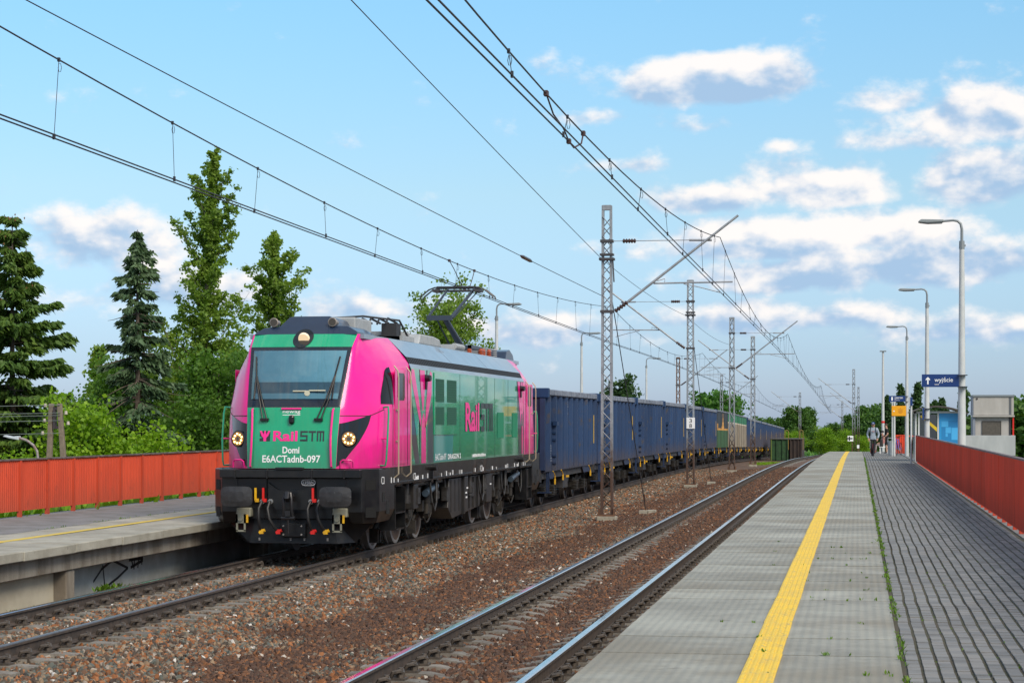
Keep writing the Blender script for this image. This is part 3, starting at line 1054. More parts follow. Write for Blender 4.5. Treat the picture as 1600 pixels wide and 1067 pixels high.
def broad(seed, h, profile, t0, nb, up, nleaf, lsize, tr, droop=0.0, sub=5, clump=.28, shoots=False):
    """trunk + limbs mesh data and leaf centres; profile(t) is the crown radius at height t*h"""
    r = np.random.default_rng(seed)
    wood = MB()
    lean = r.normal(0, .012 * h, 2)
    def tk(t): return np.array([lean[0] * t * t + .01 * h * math.sin(5 * t + seed), lean[1] * t * t, t * h])
    wood.path([tk(t) for t in np.linspace(0, .97, 12)], [tr * (1 - t) ** .8 + .012 for t in np.linspace(0, .97, 12)], 7)
    cs = []
    for i in range(nb):
        t = t0 + (1 - t0) * ((i + r.random()) / nb) * .97
        az_ = i * 2.39996 + r.normal(0, .3)
        R_ = profile(t) * (r.uniform(.35, 1.3) if shoots else r.uniform(.7, 1.12))
        e = math.radians(up + r.normal(0, 9))
        d_ = np.array([math.cos(az_) * math.cos(e), math.sin(az_) * math.cos(e), math.sin(e)])
        ln = R_ / max(math.cos(e), .25)
        p0 = tk(max(t - .35 * ln * math.sin(e) / h, .02))
        pts = [p0 + d_ * ln * k + np.array([0, 0, -droop * ln * k * k]) for k in (0, .35, .7, 1.0)]
        wood.path(pts, [max(tr * .28 * (1 - t) + .010, .012), .018, .012, .005], 4)
        m_ = max(int(nleaf / nb * (R_ / .9 + .4) / 1.6), 8)
        for k in range(sub):
            q_ = r.uniform(.25, 1.0)
            q_ = (k + r.random()) / sub if shoots else q_
            c0 = p0 + d_ * ln * q_ + np.array([0, 0, -droop * ln * q_ * q_]) + r.normal(0, (.06 if shoots else .16) * R_ + .02, 3)
            mm = max(int(m_ / sub), 3)
            cs.append(c0 + r.normal(0, 1, (mm, 3)) * np.array([clump, clump, clump * .8]) * (.45 + .3 * R_))
    return wood, np.concatenate(cs)


def tree_mesh(seed, h, profile, t0, nb, up, nleaf, lsize, tr, leafm, **kw):
    wood, cs = broad(seed, h, profile, t0, nb, up, nleaf, lsize, tr, **kw)
    return wood.mesh('trunk', BARK, smooth=True), fast_mesh('crown', leaf_quads(cs, lsize), 4, leafm)


def plant(name, meshes, loc, label, group=None, scale=(1, 1, 1), rz=0.0, cat='tree'):
    t = thing(name, loc, label, cat, group, rz)
    t.scale = scale
    inst('trunk', meshes[0], t)
    inst('crown', meshes[1], t)
    return t


def gz_(x, y): return ground_z(x, y) - .05


def pop_prof(w, t0=.0):
    return lambda t: w * (min(1, (1 - t) * 1.75) ** .95) * (.78 + .22 * math.sin(13 * t + w)) + .10


# tall poplar, second poplar
m_ = tree_mesh(3, 19.0, pop_prof(3.2), .03, 150, 48, 40000, .088, .20, POPLEAF, sub=10, clump=.13, shoots=True)
plant('poplar_tree', m_, (-30.5, 96.3, gz_(-30.5, 96.3)), 'tallest poplar, slender upright crown rising above the wires behind the fence')
m_ = tree_mesh(8, 15.6, pop_prof(3.8), .03, 130, 48, 33000, .088, .17, POPLEAF, sub=10, clump=.13, shoots=True)
plant('poplar_tree', m_, (-28.3, 101.7, gz_(-28.3, 101.7)), 'shorter forked poplar just beside the locomotive cab roof')
m_ = tree_mesh(12, 9.9, pop_prof(1.6), .05, 40, 50, 6500, .13, .13, POPLEAF, sub=5, clump=.3)
plant('poplar_tree', m_, (-39.0, 105.1, gz_(-39, 105.1)), 'small pale poplar showing between the two spruces')
m_ = tree_mesh(17, 11.3, lambda t: 2.5 * max(0, 1 - abs(t - .55) / .50) ** .5 + .3, .20, 110, 50, 22000, .09, .17, POPLEAF, sub=9, clump=.20, shoots=True)
plant('ash_tree', m_, (-21.4, 108.0, gz_(-21.4, 108)), 'airy round-crowned tree behind the raised pantograph')
m_ = tree_mesh(19, 9.6, lambda t: 1.5 * max(0, 1 - abs(t - .72) / .3) ** .5 + .1, .45, 22, 45, 2600, .16, .14, DARKLEAF, sub=5, clump=.3)
plant('birch_tree', m_, (-20.7, 189.1, gz_(-20.7, 189)), 'small two-lobed tree top above the first blue wagons')
m_ = tree_mesh(23, 7.6, lambda t: 3.2 * max(0, 1 - abs(t - .68) / .36) ** .5 + .2, .35, 36, 30, 5000, .24, .2, GREENLEAF, sub=6, clump=.4)
plant('oak_tree', m_, (-17.5, 260.6, gz_(-17.5, 260)), 'dense tree top rising above the green wagon roof')


def spruce(seed, h, R_, nwh, t0, droop, dens, needle, fade=1.0, bare=0.0):
    r = np.random.default_rng(seed)
    wood = MB()
    wood.path([(0, 0, t * h) for t in np.linspace(0, 1, 9)], [.20 * (1 - t) * h / 13 + .015 for t in np.linspace(0, 1, 9)], 7)
    quads, cones = [], []
    for i in range(nwh):
        t = t0 + (1 - t0) * (i / (nwh - 1)) ** .95
        rad = R_ * ((1 - t) ** .78 * fade + .035) * r.uniform(.82, 1.12)
        nb = 6 if t < .8 else 5
        for k in range(nb):
            a = k * 6.283 / nb + i * 1.1 + r.normal(0, .35)
            tb = min(max(t + r.normal(0, .55) * (1 - t0) / nwh, .03), .99)
            rr = rad * (r.uniform(.45, 1.25) if bare else r.uniform(.60, 1.22))
            dirv = np.array([math.cos(a), math.sin(a), 0])
            dr = droop * rr * (0.35 + .9 * (1 - t)) * r.uniform(.6, 1.4)
            qs = np.linspace(0, 1, 6)
            P_ = np.array([[0, 0, tb * h]]) + dirv[None] * (rr * qs)[:, None] + np.array([0, 0, 1.0])[None] * (.10 * rr * np.sin(qs * 1.6) - dr * qs ** 1.6 + .26 * rr * qs ** 3.2)[:, None]
            wood.path([tuple(p) for p in P_], [.030 * (1 - q_) + .006 for q_ in qs], 4)
            if r.random() < bare * (1 - t) ** .5:
                continue
            nn = int(dens * rr) + 4
            q_ = r.uniform(.12, 1.0, nn) ** .75
            base = np.stack([np.interp(q_, qs, P_[:, j]) for j in range(3)], 1)
            sidev = np.array([-math.sin(a), math.cos(a), 0])
            off = r.normal(0, 1, nn) * .26 * rr * (1 - q_ * .6) * .5
            cen = base + sidev[None] * off[:, None] + np.stack([r.normal(0, .05, nn), r.normal(0, .05, nn), -np.abs(r.normal(0, .10, nn))], 1)
            ln = r.uniform(.12, .30, nn)[:, None]
            dv = dirv[None] * r.uniform(.3, 1.0, nn)[:, None] + sidev[None] * (np.sign(off) * r.uniform(.1, .8, nn))[:, None] + np.stack([np.zeros(nn), np.zeros(nn), -r.uniform(.15, .95, nn)], 1)
            dv /= np.linalg.norm(dv, axis=1)[:, None]
            sv = np.cross(dv, r.normal(size=(nn, 3))); sv /= np.linalg.norm(sv, axis=1)[:, None]
            ww = ln * .30
            quads.append(np.stack([cen - dv * ln * .4, cen + sv * ww, cen + dv * ln, cen - sv * ww], 1).reshape(-1, 3))
            if t > .72 and r.random() < .75:
                m2 = 6
                cc = base[:m2] + r.normal(0, .12, (min(m2, nn), 3))
                l2 = .11
                d2 = np.tile(np.array([0, 0, -1.0]), (len(cc), 1)); s2 = np.tile(np.array([1.0, 0, 0]), (len(cc), 1))
                cones.append(np.stack([cc, cc + s2 * .035 + d2 * l2 * .5, cc + d2 * l2, cc - s2 * .035 + d2 * l2 * .5], 1).reshape(-1, 3))
    return wood.mesh('trunk', SBARK, smooth=True), fast_mesh('crown', np.concatenate(quads), 4, needle), (fast_mesh('cones', np.concatenate(cones), 4, CONE) if cones else None)


a, b, c_ = spruce(4, 14.1, 4.5, 30, .10, .42, 190, NEEDLE)
t = plant('spruce_tree', (a, b), (-33.6, 80.7, gz_(-33.6, 80.7)), 'broad dark spruce with brown cones near its top')
inst('cones', c_, t)
a, b, c_ = spruce(9, 14.0, 3.0, 34, .16, .75, 105, NEEDLE2, bare=.5)
plant('spruce_tree', (a, b), (-30.3, 86.3, gz_(-30.3, 86.3)), 'thin ragged blue-green spruce with a bare lower trunk')


def shrub_mesh(seed, h, w_, n_, ls, lm):
    return tree_mesh(seed, h, lambda t: w_ * (max(0, 1 - abs(t - .45) / .62) ** .5) + .15, .08, 34, 38, n_, ls, .06, lm, sub=6, clump=.36)


SH = [shrub_mesh(31, 4.6, 1.5, 10500, .072, BUSHLEAF), shrub_mesh(32, 4.0, 1.8, 10500, .072, BUSHLEAF)]
GT = [shrub_mesh(41, 8.4, 2.7, 15000, .095, MIDLEAF), shrub_mesh(42, 6.0, 2.6, 12000, .095, MIDLEAF)]
# bright shrubs behind the orange fence
for k, (x_, y_, s_, i_, lab) in enumerate([(-28.6, 75.5, 1.32, 0, 'taller pointed yellow-green maple shrub behind the concrete pole'), (-27.2, 76.2, 1.22, 1, 'yellow-green maple shrub leaning towards the thin spruce'),
        (-30.2, 73.0, 1.0, 1, 'low yellow-green shrub under the broad dark spruce'), (-25.4, 79.0, .86, 0, 'small yellow-tipped shrub at the thin spruce trunk'),
        (-22.6, 72.0, .74, 1, 'low light green shrub behind the fence near the locomotive buffer')]):
    plant('maple_shrub', SH[i_], (x_, y_, gz_(x_, y_) + .1), lab, 'bright shrubs behind the fence', (s_, s_, s_), k * 1.3, 'shrub')
for k, (x_, y_, s_, i_, lab) in enumerate([(-34.5, 97, .98, 0, 'mid green bushy tree filling the gap between the two spruces'), (-37.5, 100, 1.05, 1, 'mid green bushy tree behind the yellow-green shrubs'), (-31.5, 103, .95, 1, 'mid green bushy tree behind the thin spruce'),
        (-28.5, 92, 1.0, 0, 'deep green bushy tree at the foot of the tallest poplar'), (-26.0, 98, 1.0, 1, 'deep green bushy tree just behind the cab of the locomotive'), (-41.0, 92, 1.1, 0, 'dark green bushy tree behind the broad spruce trunk'), (-43.5, 97, 1.2, 1, 'dark green bushy tree at the picture edge behind the broad spruce'),
        (-24.2, 103, .95, 0, 'deep green bushy tree hidden mostly by the pink cab')]):
    plant('bushy_tree', GT[i_], (x_, y_, gz_(x_, y_)), lab, 'bushy trees beyond the fence', (s_, s_, s_), k * 1.7)
# undergrowth glimpsed below the fence panels
out = []
for k in range(2600):
    x_, y_ = random.uniform(-17.6, -16.0), random.uniform(28, 62)
    tuft(x_, y_, -.5, 4, .12, random.uniform(.7, 1.35), out)
tag(inst('undergrowth', fast_mesh('undergrowth', np.array([tuple(p) for p in out]), 4, BUSHLEAF)), 'green undergrowth glimpsed under the orange fence', 'undergrowth', kind='stuff')

# far wood: round crowns beyond the end of the line
FT = [tree_mesh(51 + k, hh, lambda t, w_=w_: w_ * max(0, 1 - abs(t - .55) / .55) ** .5 + .3, .12, 46, 34, 5200, .30, .22, lm, sub=6, clump=.42)
      for k, (hh, w_, lm) in enumerate([(11.5, 3.4, FORLEAF), (10.0, 3.8, FORLEAF), (13.0, 3.0, FORLEAF), (9.0, 3.6, GREENLEAF)])]
DP = tree_mesh(61, 15.5, pop_prof(2.0), .1, 50, 50, 6500, .26, .22, DARKLEAF, sub=6, clump=.36)
def px_pt(az_, dist):       # azimuth in degrees clockwise from +Y, ground distance
    return dist * math.sin(math.radians(az_)), dist * math.cos(math.radians(az_))


fr = random.Random(4)
mass_w, mass_l = [], []
ORD = 'first second third fourth fifth sixth seventh eighth ninth tenth eleventh twelfth thirteenth fourteenth fifteenth sixteenth'.split()
k = 0
for row, (dist, n_, a0, a1) in enumerate([(330, 15, -4.0, 4.6), (390, 17, -5.0, 4.8), (460, 20, -6.0, 5.0)]):
    for i in range(n_):
        az_ = a0 + (a1 - a0) * (i + fr.uniform(-.25, .25)) / (n_ - 1)
        x_, y_ = px_pt(az_, dist + fr.uniform(-20, 20))
        if -16 < x_ < 4 and y_ < 345: continue
        s_ = fr.uniform(.55, .80) * (1.0 + .06 * row) * (.82 if az_ < -.6 else 1.12)
        sz_, rz_ = s_ * fr.uniform(.85, 1.1), fr.uniform(0, 6)
        if row == 0:
            plant('forest_tree', FT[(i * 7 + row * 3) % 4], (x_, y_, max(gz_(x_, y_), -6)), ORD[k] + ' tree in the front row of the far wood, counted from the train side', 'front trees of the far wood', (s_, s_, sz_), rz_)
            k += 1
        else:                      # behind them the wood reads as one mass
            Rz = np.array([[math.cos(rz_), -math.sin(rz_), 0], [math.sin(rz_), math.cos(rz_), 0], [0, 0, 1]])
            for me_, out_ in zip(FT[(i * 7 + row * 3) % 4], (mass_w, mass_l)):
                co = np.empty(len(me_.vertices) * 3, dtype=np.float32); me_.vertices.foreach_get('co', co)
                co = (co.reshape(-1, 3) * np.array([s_, s_, sz_])) @ Rz.T + np.array([x_, y_, max(gz_(x_, y_), -6)])
                if out_ is mass_w:
                    idx = np.array([v_ for p_ in me_.polygons if len(p_.vertices) == 4 for v_ in p_.vertices]); out_.append(co[idx])
                else: out_.append(co)
fw = inst('far_wood', fast_mesh('far_wood', np.concatenate(mass_l), 4, FORLEAF)); tag(fw, 'dense green wood behind the front row of far trees', 'wood', kind='stuff')
fw2 = inst('far_wood_trunks', fast_mesh('far_wood_trunks', np.concatenate(mass_w), 4, BARK), fw); fw2['kind'] = 'stuff'
for (az_, dist, s_, lab) in [(1.15, 232, .56, 'dark poplar behind the walking person'), (1.55, 240, .64, 'taller dark poplar just beside the yellow notice board'), (2.25, 236, .60, 'dark poplar behind the platform number sign'), (2.05, 250, .60, 'dark poplar partly hidden by the yellow notice'), (.8, 250, .50, 'low dark poplar next to the white plus sign'), (2.75, 225, .66, 'slim dark poplar above the shelter roof')]:
    x_, y_ = px_pt(az_, dist)
    plant('dark_poplar_tree', DP, (x_, y_, gz_(x_, y_)), lab, 'dark poplars behind the platform end', (s_, s_, s_), az_ * 5)
RT = [(4.2, 150, .80, 'light green tree between the lamp pole and the lift house'), (5.5, 148, .70, 'light green tree rising beside the lift house wall'), (6.1, 140, .78, 'light green tree at the picture edge past the lift house'), (4.9, 165, .62, 'low green tree half hidden behind the lift house')]
for k, (az_, dist, s_, lab) in enumerate(RT):
    x_, y_ = px_pt(az_, dist)
    plant('roadside_tree', FT[3] if k % 2 else FT[1], (x_, y_, gz_(x_, y_)), lab, None, (s_, s_, s_ * .8), k * 2.0)
for k, (az_, dist, s_, lab) in enumerate([(-.85, 262, .62, 'bright yellow-green bush beyond the end of the rails'), (-1.8, 275, .6, 'bright green bush beside the steel bridge girder'), (-.35, 285, .6, 'smaller bright bush near the plus sign post'), (.1, 270, .5, 'low bright bush behind the platform end')]):
    x_, y_ = px_pt(az_, dist)
    plant('maple_shrub', SH[k % 2], (x_, y_, gz_(x_, y_) + .3), lab, None, (s_ * 1.5, s_ * 1.5, s_ * 1.2), k * 1.1, 'shrub')
out = []
for k in range(2600):
    az_, dist = random.uniform(-3.0, 4.8), random.uniform(170, 330)
    x_, y_ = px_pt(az_, dist)
    if -13.5 < x_ < -1: 
        if y_ < 300: continue
    tuft(x_, y_, ground_z(x_, y_), 4, .5, random.uniform(.5, 1.5), out)
tag(inst('tall_grass', fast_mesh('tall_grass', np.array([tuple(p) for p in out]), 4, GREENLEAF)), 'rough tall grass and scrub in front of the far wood', 'grass', kind='stuff')
# ------------------------------------------------------------------ locomotive (origin: buffer plane, rail top; +y runs back along the train)
LO = (TL, 35.6, ZL)
LL = 20.6
loco = thing('locomotive', LO, 'pink and green electric locomotive heading the freight train, lights on, pantograph raised', 'locomotive')
KH = np.array([1.58, 2.10, 2.67, 3.2, 3.5, 3.72, 3.98])
KS = np.array([
    [(0, .38), (.42, .40), (.80, .45), (1.05, .66), (1.25, .98), (1.40, 1.32), (1.50, 1.75), (1.5, 2.2), (1.5, 3.45)],
    [(0, .42), (.42, .44), (.82, .49), (1.07, .70), (1.27, 1.02), (1.42, 1.36), (1.50, 1.80), (1.5, 2.2), (1.5, 3.45)],
    [(0, .53), (.43, .55), (.845, .61), (1.08, .84), (1.28, 1.15), (1.42, 1.48), (1.50, 1.90), (1.5, 2.25), (1.5, 3.45)],
    [(0, .78), (.45, .80), (.885, .86), (1.08, 1.08), (1.24, 1.36), (1.36, 1.65), (1.45, 2.0), (1.48, 2.3), (1.5, 3.45)],
    [(0, .93), (.46, .95), (.905, 1.01), (1.04, 1.2), (1.15, 1.45), (1.24, 1.72), (1.33, 2.05), (1.39, 2.35), (1.463, 3.45)],
    [(0, 1.04), (.47, 1.06), (.925, 1.12), (1.0, 1.28), (1.06, 1.5), (1.12, 1.78), (1.18, 2.1), (1.23, 2.4), (1.30, 3.45)],
    [(0, 1.38), (.48, 1.40), (.95, 1.46), (.98, 1.58), (1.0, 1.75), (1.01, 1.95), (1.02, 2.2), (1.035, 2.5), (1.06, 3.45)]])
PROFILE = [(1.5, 1.58), (1.5, 3.42), (1.42, 3.60), (1.06, 3.98)]


def cr(p0, p1, p2, p3, t):
    return .5 * ((2 * p1) + (-p0 + p2) * t + (2 * p0 - 5 * p1 + 4 * p2 - p3) * t * t + (-p0 + 3 * p1 - 3 * p2 + p3) * t ** 3)


def cabp(s, h):
    i = int(min(max(np.searchsorted(KH, h) - 1, 0), len(KH) - 2))
    t = (h - KH[i]) / (KH[i + 1] - KH[i])
    K = KS[i] * (1 - t) + KS[i + 1] * t
    s = min(max(s, 0), 8)
    j = min(int(s), 7)
    f_ = s - j
    pm = K[j - 1] if j > 0 else np.array([-K[1][0], K[1][1]])
    pn = K[j + 2] if j < 7 else K[8] * 2 - K[7]
    if j >= 6:
        p = K[j] * (1 - f_) + K[j + 1] * f_
    else:
        p = cr(pm, K[j], K[j + 1], pn, f_)
    return np.array([p[0], p[1], h])


def cabn(s, h):
    e = .03
    a_ = cabp(min(s + e, 8), h) - cabp(max(s - e, 0), h)
    b_ = cabp(s, min(h + e, 3.98)) - cabp(s, max(h - e, 1.58))
    n_ = np.cross(a_, b_)
    n_ /= np.linalg.norm(n_)
    return n_ if n_[1] < 0 or n_[0] > 0 else -n_


def cab(s, h, off=0.0, sx=1, rear=False):
    p = cabp(abs(s), h)
    if off:
        n_ = cabn(abs(s), h)
        p = p + n_ * off
    x_ = p[0] * (sx if s >= 0 else -sx)
    y_ = LL - p[1] if rear else p[1]
    return (x_, y_, p[2])


def fv(val, s):
    return val(s) if callable(val) else val


def patch(mb_, s0, s1, ns, hlo, hhi, nh, off, sx=1, rear=False, mi=0):
    vs, fs = [], []
    for i in range(ns + 1):
        s = s0 + (s1 - s0) * i / ns
        a_, b_ = fv(hlo, s), fv(hhi, s)
        for j in range(nh + 1):
            vs.append(cab(s, a_ + (b_ - a_) * j / nh, off, sx, rear))
    for i in range(ns):
        for j in range(nh):
            fs.append((i * (nh + 1) + j, (i + 1) * (nh + 1) + j, (i + 1) * (nh + 1) + j + 1, i * (nh + 1) + j + 1))
    mb_.add(vs, fs, mi)


def lpart(name, mb_, m_, parent=loco, smooth=False, bevel=0.0):
    return mb_.build(name, m_, parent, smooth=smooth, bevel=bevel)


# shells
for rear in (False, True):
    mb = MB()
    patch(mb, -8, 8, 64, 1.58, 3.98, 24, 0, 1, rear)
    lpart('cab_shell', mb, PINK, smooth=True)
mb = MB()
for sx in (1, -1):
    mb.add([(sx * 1.5, 3.45, 1.58), (sx * 1.5, LL - 3.45, 1.58), (sx * 1.5, LL - 3.45, 3.42), (sx * 1.5, 3.45, 3.42)], [(0, 1, 2, 3)])
body = lpart('body_side', mb, GREEN)
# roof: sloped plates, black grille strip, top
ROOFG = mat('roof_grey_blue_paint', (0.21, 0.27, 0.33), (0.17, 0.22, 0.27), scale=2, rough=0.30, coat=0.4)
ybr = [3.45, 8.0, 12.4, LL - 3.45]
for i in range(3):
    for sx in (1, -1):
        mb = MB()
        y0, y1 = ybr[i] + .012, ybr[i + 1] - .012
        mb.add([(sx * 1.405, y0, 3.63), (sx * 1.405, y1, 3.63), (sx * 1.06, y1, 3.98), (sx * 1.06, y0, 3.98)], [(0, 1, 2, 3)])
        lpart('roof_plate', mb, ROOFG)
for sx in (1, -1):
    mb = MB()
    mb.add([(sx * 1.5, 3.45, 3.42), (sx * 1.5, LL - 3.45, 3.42), (sx * 1.465, LL - 3.45, 3.50), (sx * 1.465, 3.45, 3.50)], [(0, 1, 2, 3)])
    lpart('cant_rail', mb, ROOFG)
    mb = MB()
    mb.add([(sx * 1.455, 3.45, 3.50), (sx * 1.455, LL - 3.45, 3.50), (sx * 1.395, LL - 3.45, 3.63), (sx * 1.395, 3.45, 3.63)], [(0, 1, 2, 3)])
    g = lpart('roof_grille', mb, mat('grille_void', (.006, .006, .007), rough=.8))
    mb = MB()
    yy = 3.5
    while yy < LL - 3.5:
        mb.add([(sx * 1.468, yy, 3.505), (sx * 1.468, yy + .06, 3.505), (sx * 1.41, yy + .06, 3.63), (sx * 1.41, yy, 3.63)], [(0, 1, 2, 3)])
        yy += .17
    o = lpart('grille_bars', mb, mat('grille_bar', (.05, .05, .05), rough=.5, metal=.4), g); o['kind'] = 'stuff'
mb = MB()
mb.bx(-1.06, 1.06, 1.5, LL - 1.5, 3.90, 3.985)
lpart('roof_top', mb, ROOFG)

# front livery: green lower panel, windscreen, green brow
SS = lambda s: .0
mb = MB(); patch(mb, -2, 2, 24, 1.585, 2.655, 14, .006); front_panel = lpart('front_panel', mb, GREEN, smooth=True)
mb = MB(); patch(mb, -2, 2, 24, 3.735, 3.975, 8, .006); lpart('brow_panel', mb, GREEN, smooth=True)
FRAMEB = mat('windscreen_frame_black', (0.010, 0.014, 0.022), rough=0.12, coat=0.4)
mb = MB(); patch(mb, -2, 2, 24, 2.66, 3.73, 14, .009); ws = lpart('windscreen', mb, FRAMEB, smooth=True)
mb = MB(); patch(mb, -1.80, 1.80, 22, 3.10, 3.665, 8, .013); lpart('sun_blind', mb, mat('pale_blind', (0.22, 0.40, 0.49), (0.18, 0.35, 0.44), scale=3, rough=0.8), ws, smooth=True)
mb = MB(); patch(mb, -1.80, 1.80, 22, 2.80, 3.10, 8, .013); lpart('cab_interior', mb, mat('cab_interior_dark', (0.05, 0.10, 0.14), (0.075, 0.13, 0.17), scale=4, rough=0.7), ws, smooth=True)
mb = MB(); patch(mb, -1.80, 1.80, 22, 2.80, 2.90, 3, .015); lpart('dashboard', mb, mat('dash_blue', (0.16, 0.30, 0.37), rough=0.6), ws, smooth=True)
mb = MB(); patch(mb, -1.80, -1.70, 2, 2.80, 3.62, 6, .016); lpart('side_light_strip', mb, mat('pale_pillar', (0.30, 0.42, 0.42), rough=0.6), ws, smooth=True)
mb = MB(); patch(mb, -1.82, 1.82, 22, 2.79, 3.675, 14, .024); lpart('glass', mb, glass_mat('windscreen_glass', (0.80, 0.92, 0.95), 0.03), ws, smooth=True)
# item lying on the dashboard
mb = MB()
mb.tube((.24, .62, 2.905), (.24, .60, 2.905), .050, .050, 14)
mb.box(.10, .62, 2.945, .24, .02, .022); mb.box(.42, .62, 2.955, .30, .02, .022)
lpart('dashboard_item', mb, mat('pale_item', (.55, .55, .42), rough=.5), ws)
# black lamp recesses with LED lamps
hl_hi = lambda s: 2.37 + .16 * ((s - 2) / 2.0) ** 1.2
def hl_lo(s): return float(np.interp(s, [2, 2.4, 2.75, 3.3, 3.7, 3.9, 4.0], [1.605, 1.70, 1.84, 2.04, 2.25, 2.39, 2.52]))
GLOSSB = mat('gloss_black_lamp_housing', (0.005, 0.006, 0.007), rough=0.12, coat=0.25, spec=.4)
LEDM = mat('lit_led', (1.0, 0.75, 0.35), emit=((1.0, 0.56, 0.18), 5.0))
LEDW = mat('lit_led_core', (1.0, 0.9, 0.7), emit=((1.0, 0.82, 0.52), 4.0))
LAMPC = mat('lamp_reflector', (.10, .06, .03), rough=.4, metal=.3, emit=((1.0, .5, .15), .16))
for sx in (1, -1):
    mb = MB(); patch(mb, 2.02, 3.99, 16, hl_lo, hl_hi, 8, .007, sx)
    hs = lpart('lamp_housing', mb, GLOSSB, smooth=True)
    s0_, h0_ = 2.62, 2.10
    c = Vector(cab(s0_, h0_, .015, sx)); n = Vector(cabn(s0_, h0_)); n.x *= sx
    n = (n + Vector((0, -1.4, 0))).normalized()
    u_ = n.cross(Vector((0, 0, 1))).normalized(); w_ = u_.cross(n)
    mb = MB(); mb.tube(c - n * .10, c + n * .035, .150, .145, 24); mb.tube(c + n * .033, c + n * .05, .150, .128, 24, caps=False)
    hd = lpart('headlight', mb, GLOSSB, hs)
    mb = MB(); mb.tube(c + n * .033, c + n * .040, .125, .125, 20)
    lpart('reflector', mb, LAMPC, hs)
    mb = MB()
    for k in range(9):
        a = k * math.pi / 4.5
        q_ = c + n * .045 + (u_ * math.cos(a) + w_ * math.sin(a)) * (.078 if k % 2 else .088)
        mb.tube(q_, q_ + n * .012, .0175, .013, 8)
    lpart('led', mb, LEDM, hs)
    mb = MB(); q_ = c + n * .042; mb.tube(q_, q_ + n * .01, .035, .03, 12)
    lpart('led_core', mb, mat('lamp_core', (.10, .09, .08), rough=.3, metal=.5), hs)
# brow lamp in its dark oval
mb = MB()
vs = []
cc = Vector(cab(0.0, 3.86, .010))
def brow(dx_, dz_, off):
    h_ = min(3.86 + dz_, 3.975)
    s_ = abs(dx_) / .475
    p = Vector(cab(s_, h_, off)); p.x = dx_
    if 3.86 + dz_ > 3.975: p.z += 3.86 + dz_ - 3.975; p.y += (3.86 + dz_ - 3.975) * .6
    return p
ring = [brow(.185 * math.cos(a), .175 * math.sin(a) + .03, .014) for a in np.linspace(0, 6.283, 25)[:-1]]
mb.add([brow(0, .03, .02)] + ring, [(0, i + 1, (i + 1) % 24 + 1) for i in range(24)])
bl = lpart('brow_lamp', mb, GLOSSB)
mb = MB(); p = brow(.02, .02, .03); mb.tube(p, p + Vector((0, -.05, -.02)), .105, .095, 20); lpart('lens', mb, mat('brow_lens', (.75, .68, .55), rough=.1, metal=.6, emit=((1, .72, .42), .5)), bl)
mb = MB(); p = brow(.05, .03, .06) + Vector((0, -.03, 0)); mb.tube(p, p + Vector((0, -.02, 0)), .045, .035, 12); lpart('led', mb, mat('lit_brow_led', (1, .7, .4), emit=((1.0, .62, .26), 2.5)), bl)

# lettering on the front
def on_front(vs2, off=.010):
    out_ = []
    for (x_, h_) in vs2:
        K = cabp(1, h_)[0]
        s_ = abs(x_) / K if abs(x_) < K else 1 + (abs(x_) - K) / max(cabp(2, h_)[0] - K, 1e-3)
        p = cab(s_, h_, off); out_.append((x_, p[1], p[2]))
    return out_
def front_text(txt, x0, x1, z0, z1, m_, bold=.012):
    vs2, fs2 = fit_text(txt, x0, x1, z0, z1, bold)
    mb_ = MB(); mb_.add(on_front(vs2), fs2)
    return lpart('lettering', mb_, m_, front_panel)
LCHAR = mat('charcoal_lettering', (.022, .03, .032), rough=.4)
LPINK = mat('pink_lettering', (.84, .02, .26), rough=.4)
front_text('Rail', -.33, .115, 2.06, 2.24, LPINK, .03)
LOGO = [[(0, .82, 1, 1), (0, .5, .2, .82), (0, .42, 1, .60), (.8, .18, 1, .42), (0, 0, 1, .18)], [(0, .82, 1, 1), (.4, 0, .62, .82)], [(0, .82, 1, 1), (0, 0, .2, .82), (.4, 0, .6, .82), (.8, 0, 1, .82)]]
def logo_rects(x0, x1, z0, z1):
    w_ = (x1 - x0) / 3.22
    return [(x0 + (i_ * 1.11 + a_) * w_, z0 + b_ * (z1 - z0), x0 + (i_ * 1.11 + c_) * w_, z0 + d_ * (z1 - z0)) for i_, L_ in enumerate(LOGO) for (a_, b_, c_, d_) in L_]
mb = MB()
for (xa, za, xb_, zb) in logo_rects(.165, .59, 2.06, 2.24): mb.add(on_front([(xa, za), (xb_, za), (xb_, zb), (xa, zb)]), [(0, 1, 2, 3)])
lpart('lettering', mb, LCHAR, front_panel)
front_text('Domi', -.15, .155, 1.845, 1.965, WHITE, .022)
front_text('E6ACTadnb-097', -.52, .53, 1.685, 1.815, WHITE, .018)
front_text('newag', -.175, .145, 2.535, 2.595, WHITE, .004)
mb = MB(); mb.add(on_front([(-.175, 2.515), (.145, 2.515), (.145, 2.525), (-.175, 2.525)]), [(0, 1, 2, 3)]); lpart('lettering', mb, WHITE, front_panel)
# emblem: dark square cut by a pink forked flower
mb = MB(); mb.add(on_front([(-.58, 2.06), (-.385, 2.06), (-.385, 2.24), (-.58, 2.24)], .009), [(0, 1, 2, 3)]); lpart('emblem', mb, LCHAR, front_panel)
mb = MB()
ex, ez = -.4825, 2.06
mb.add(on_front([(ex - .025, ez), (ex + .025, ez), (ex + .03, ez + .09), (ex + .012, ez + .18), (ex - .012, ez + .18), (ex - .03, ez + .09)], .012), [tuple(range(6))])
for q_ in (-1, 1):
    mb.add(on_front([(ex + q_ * .02, ez + .05), (ex + q_ * .06, ez + .09), (ex + q_ * .098, ez + .18), (ex + q_ * .060, ez + .18), (ex + q_ * .018, ez + .10)], .012), [tuple(range(5))])
lpart('emblem_flower', mb, LPINK, front_panel)
mb = MB(); p = cab(.0, 2.62, .02); mb.box(-.015, p[1], 2.635, .36, .03, .028); lpart('trim_bar', mb, PINK)
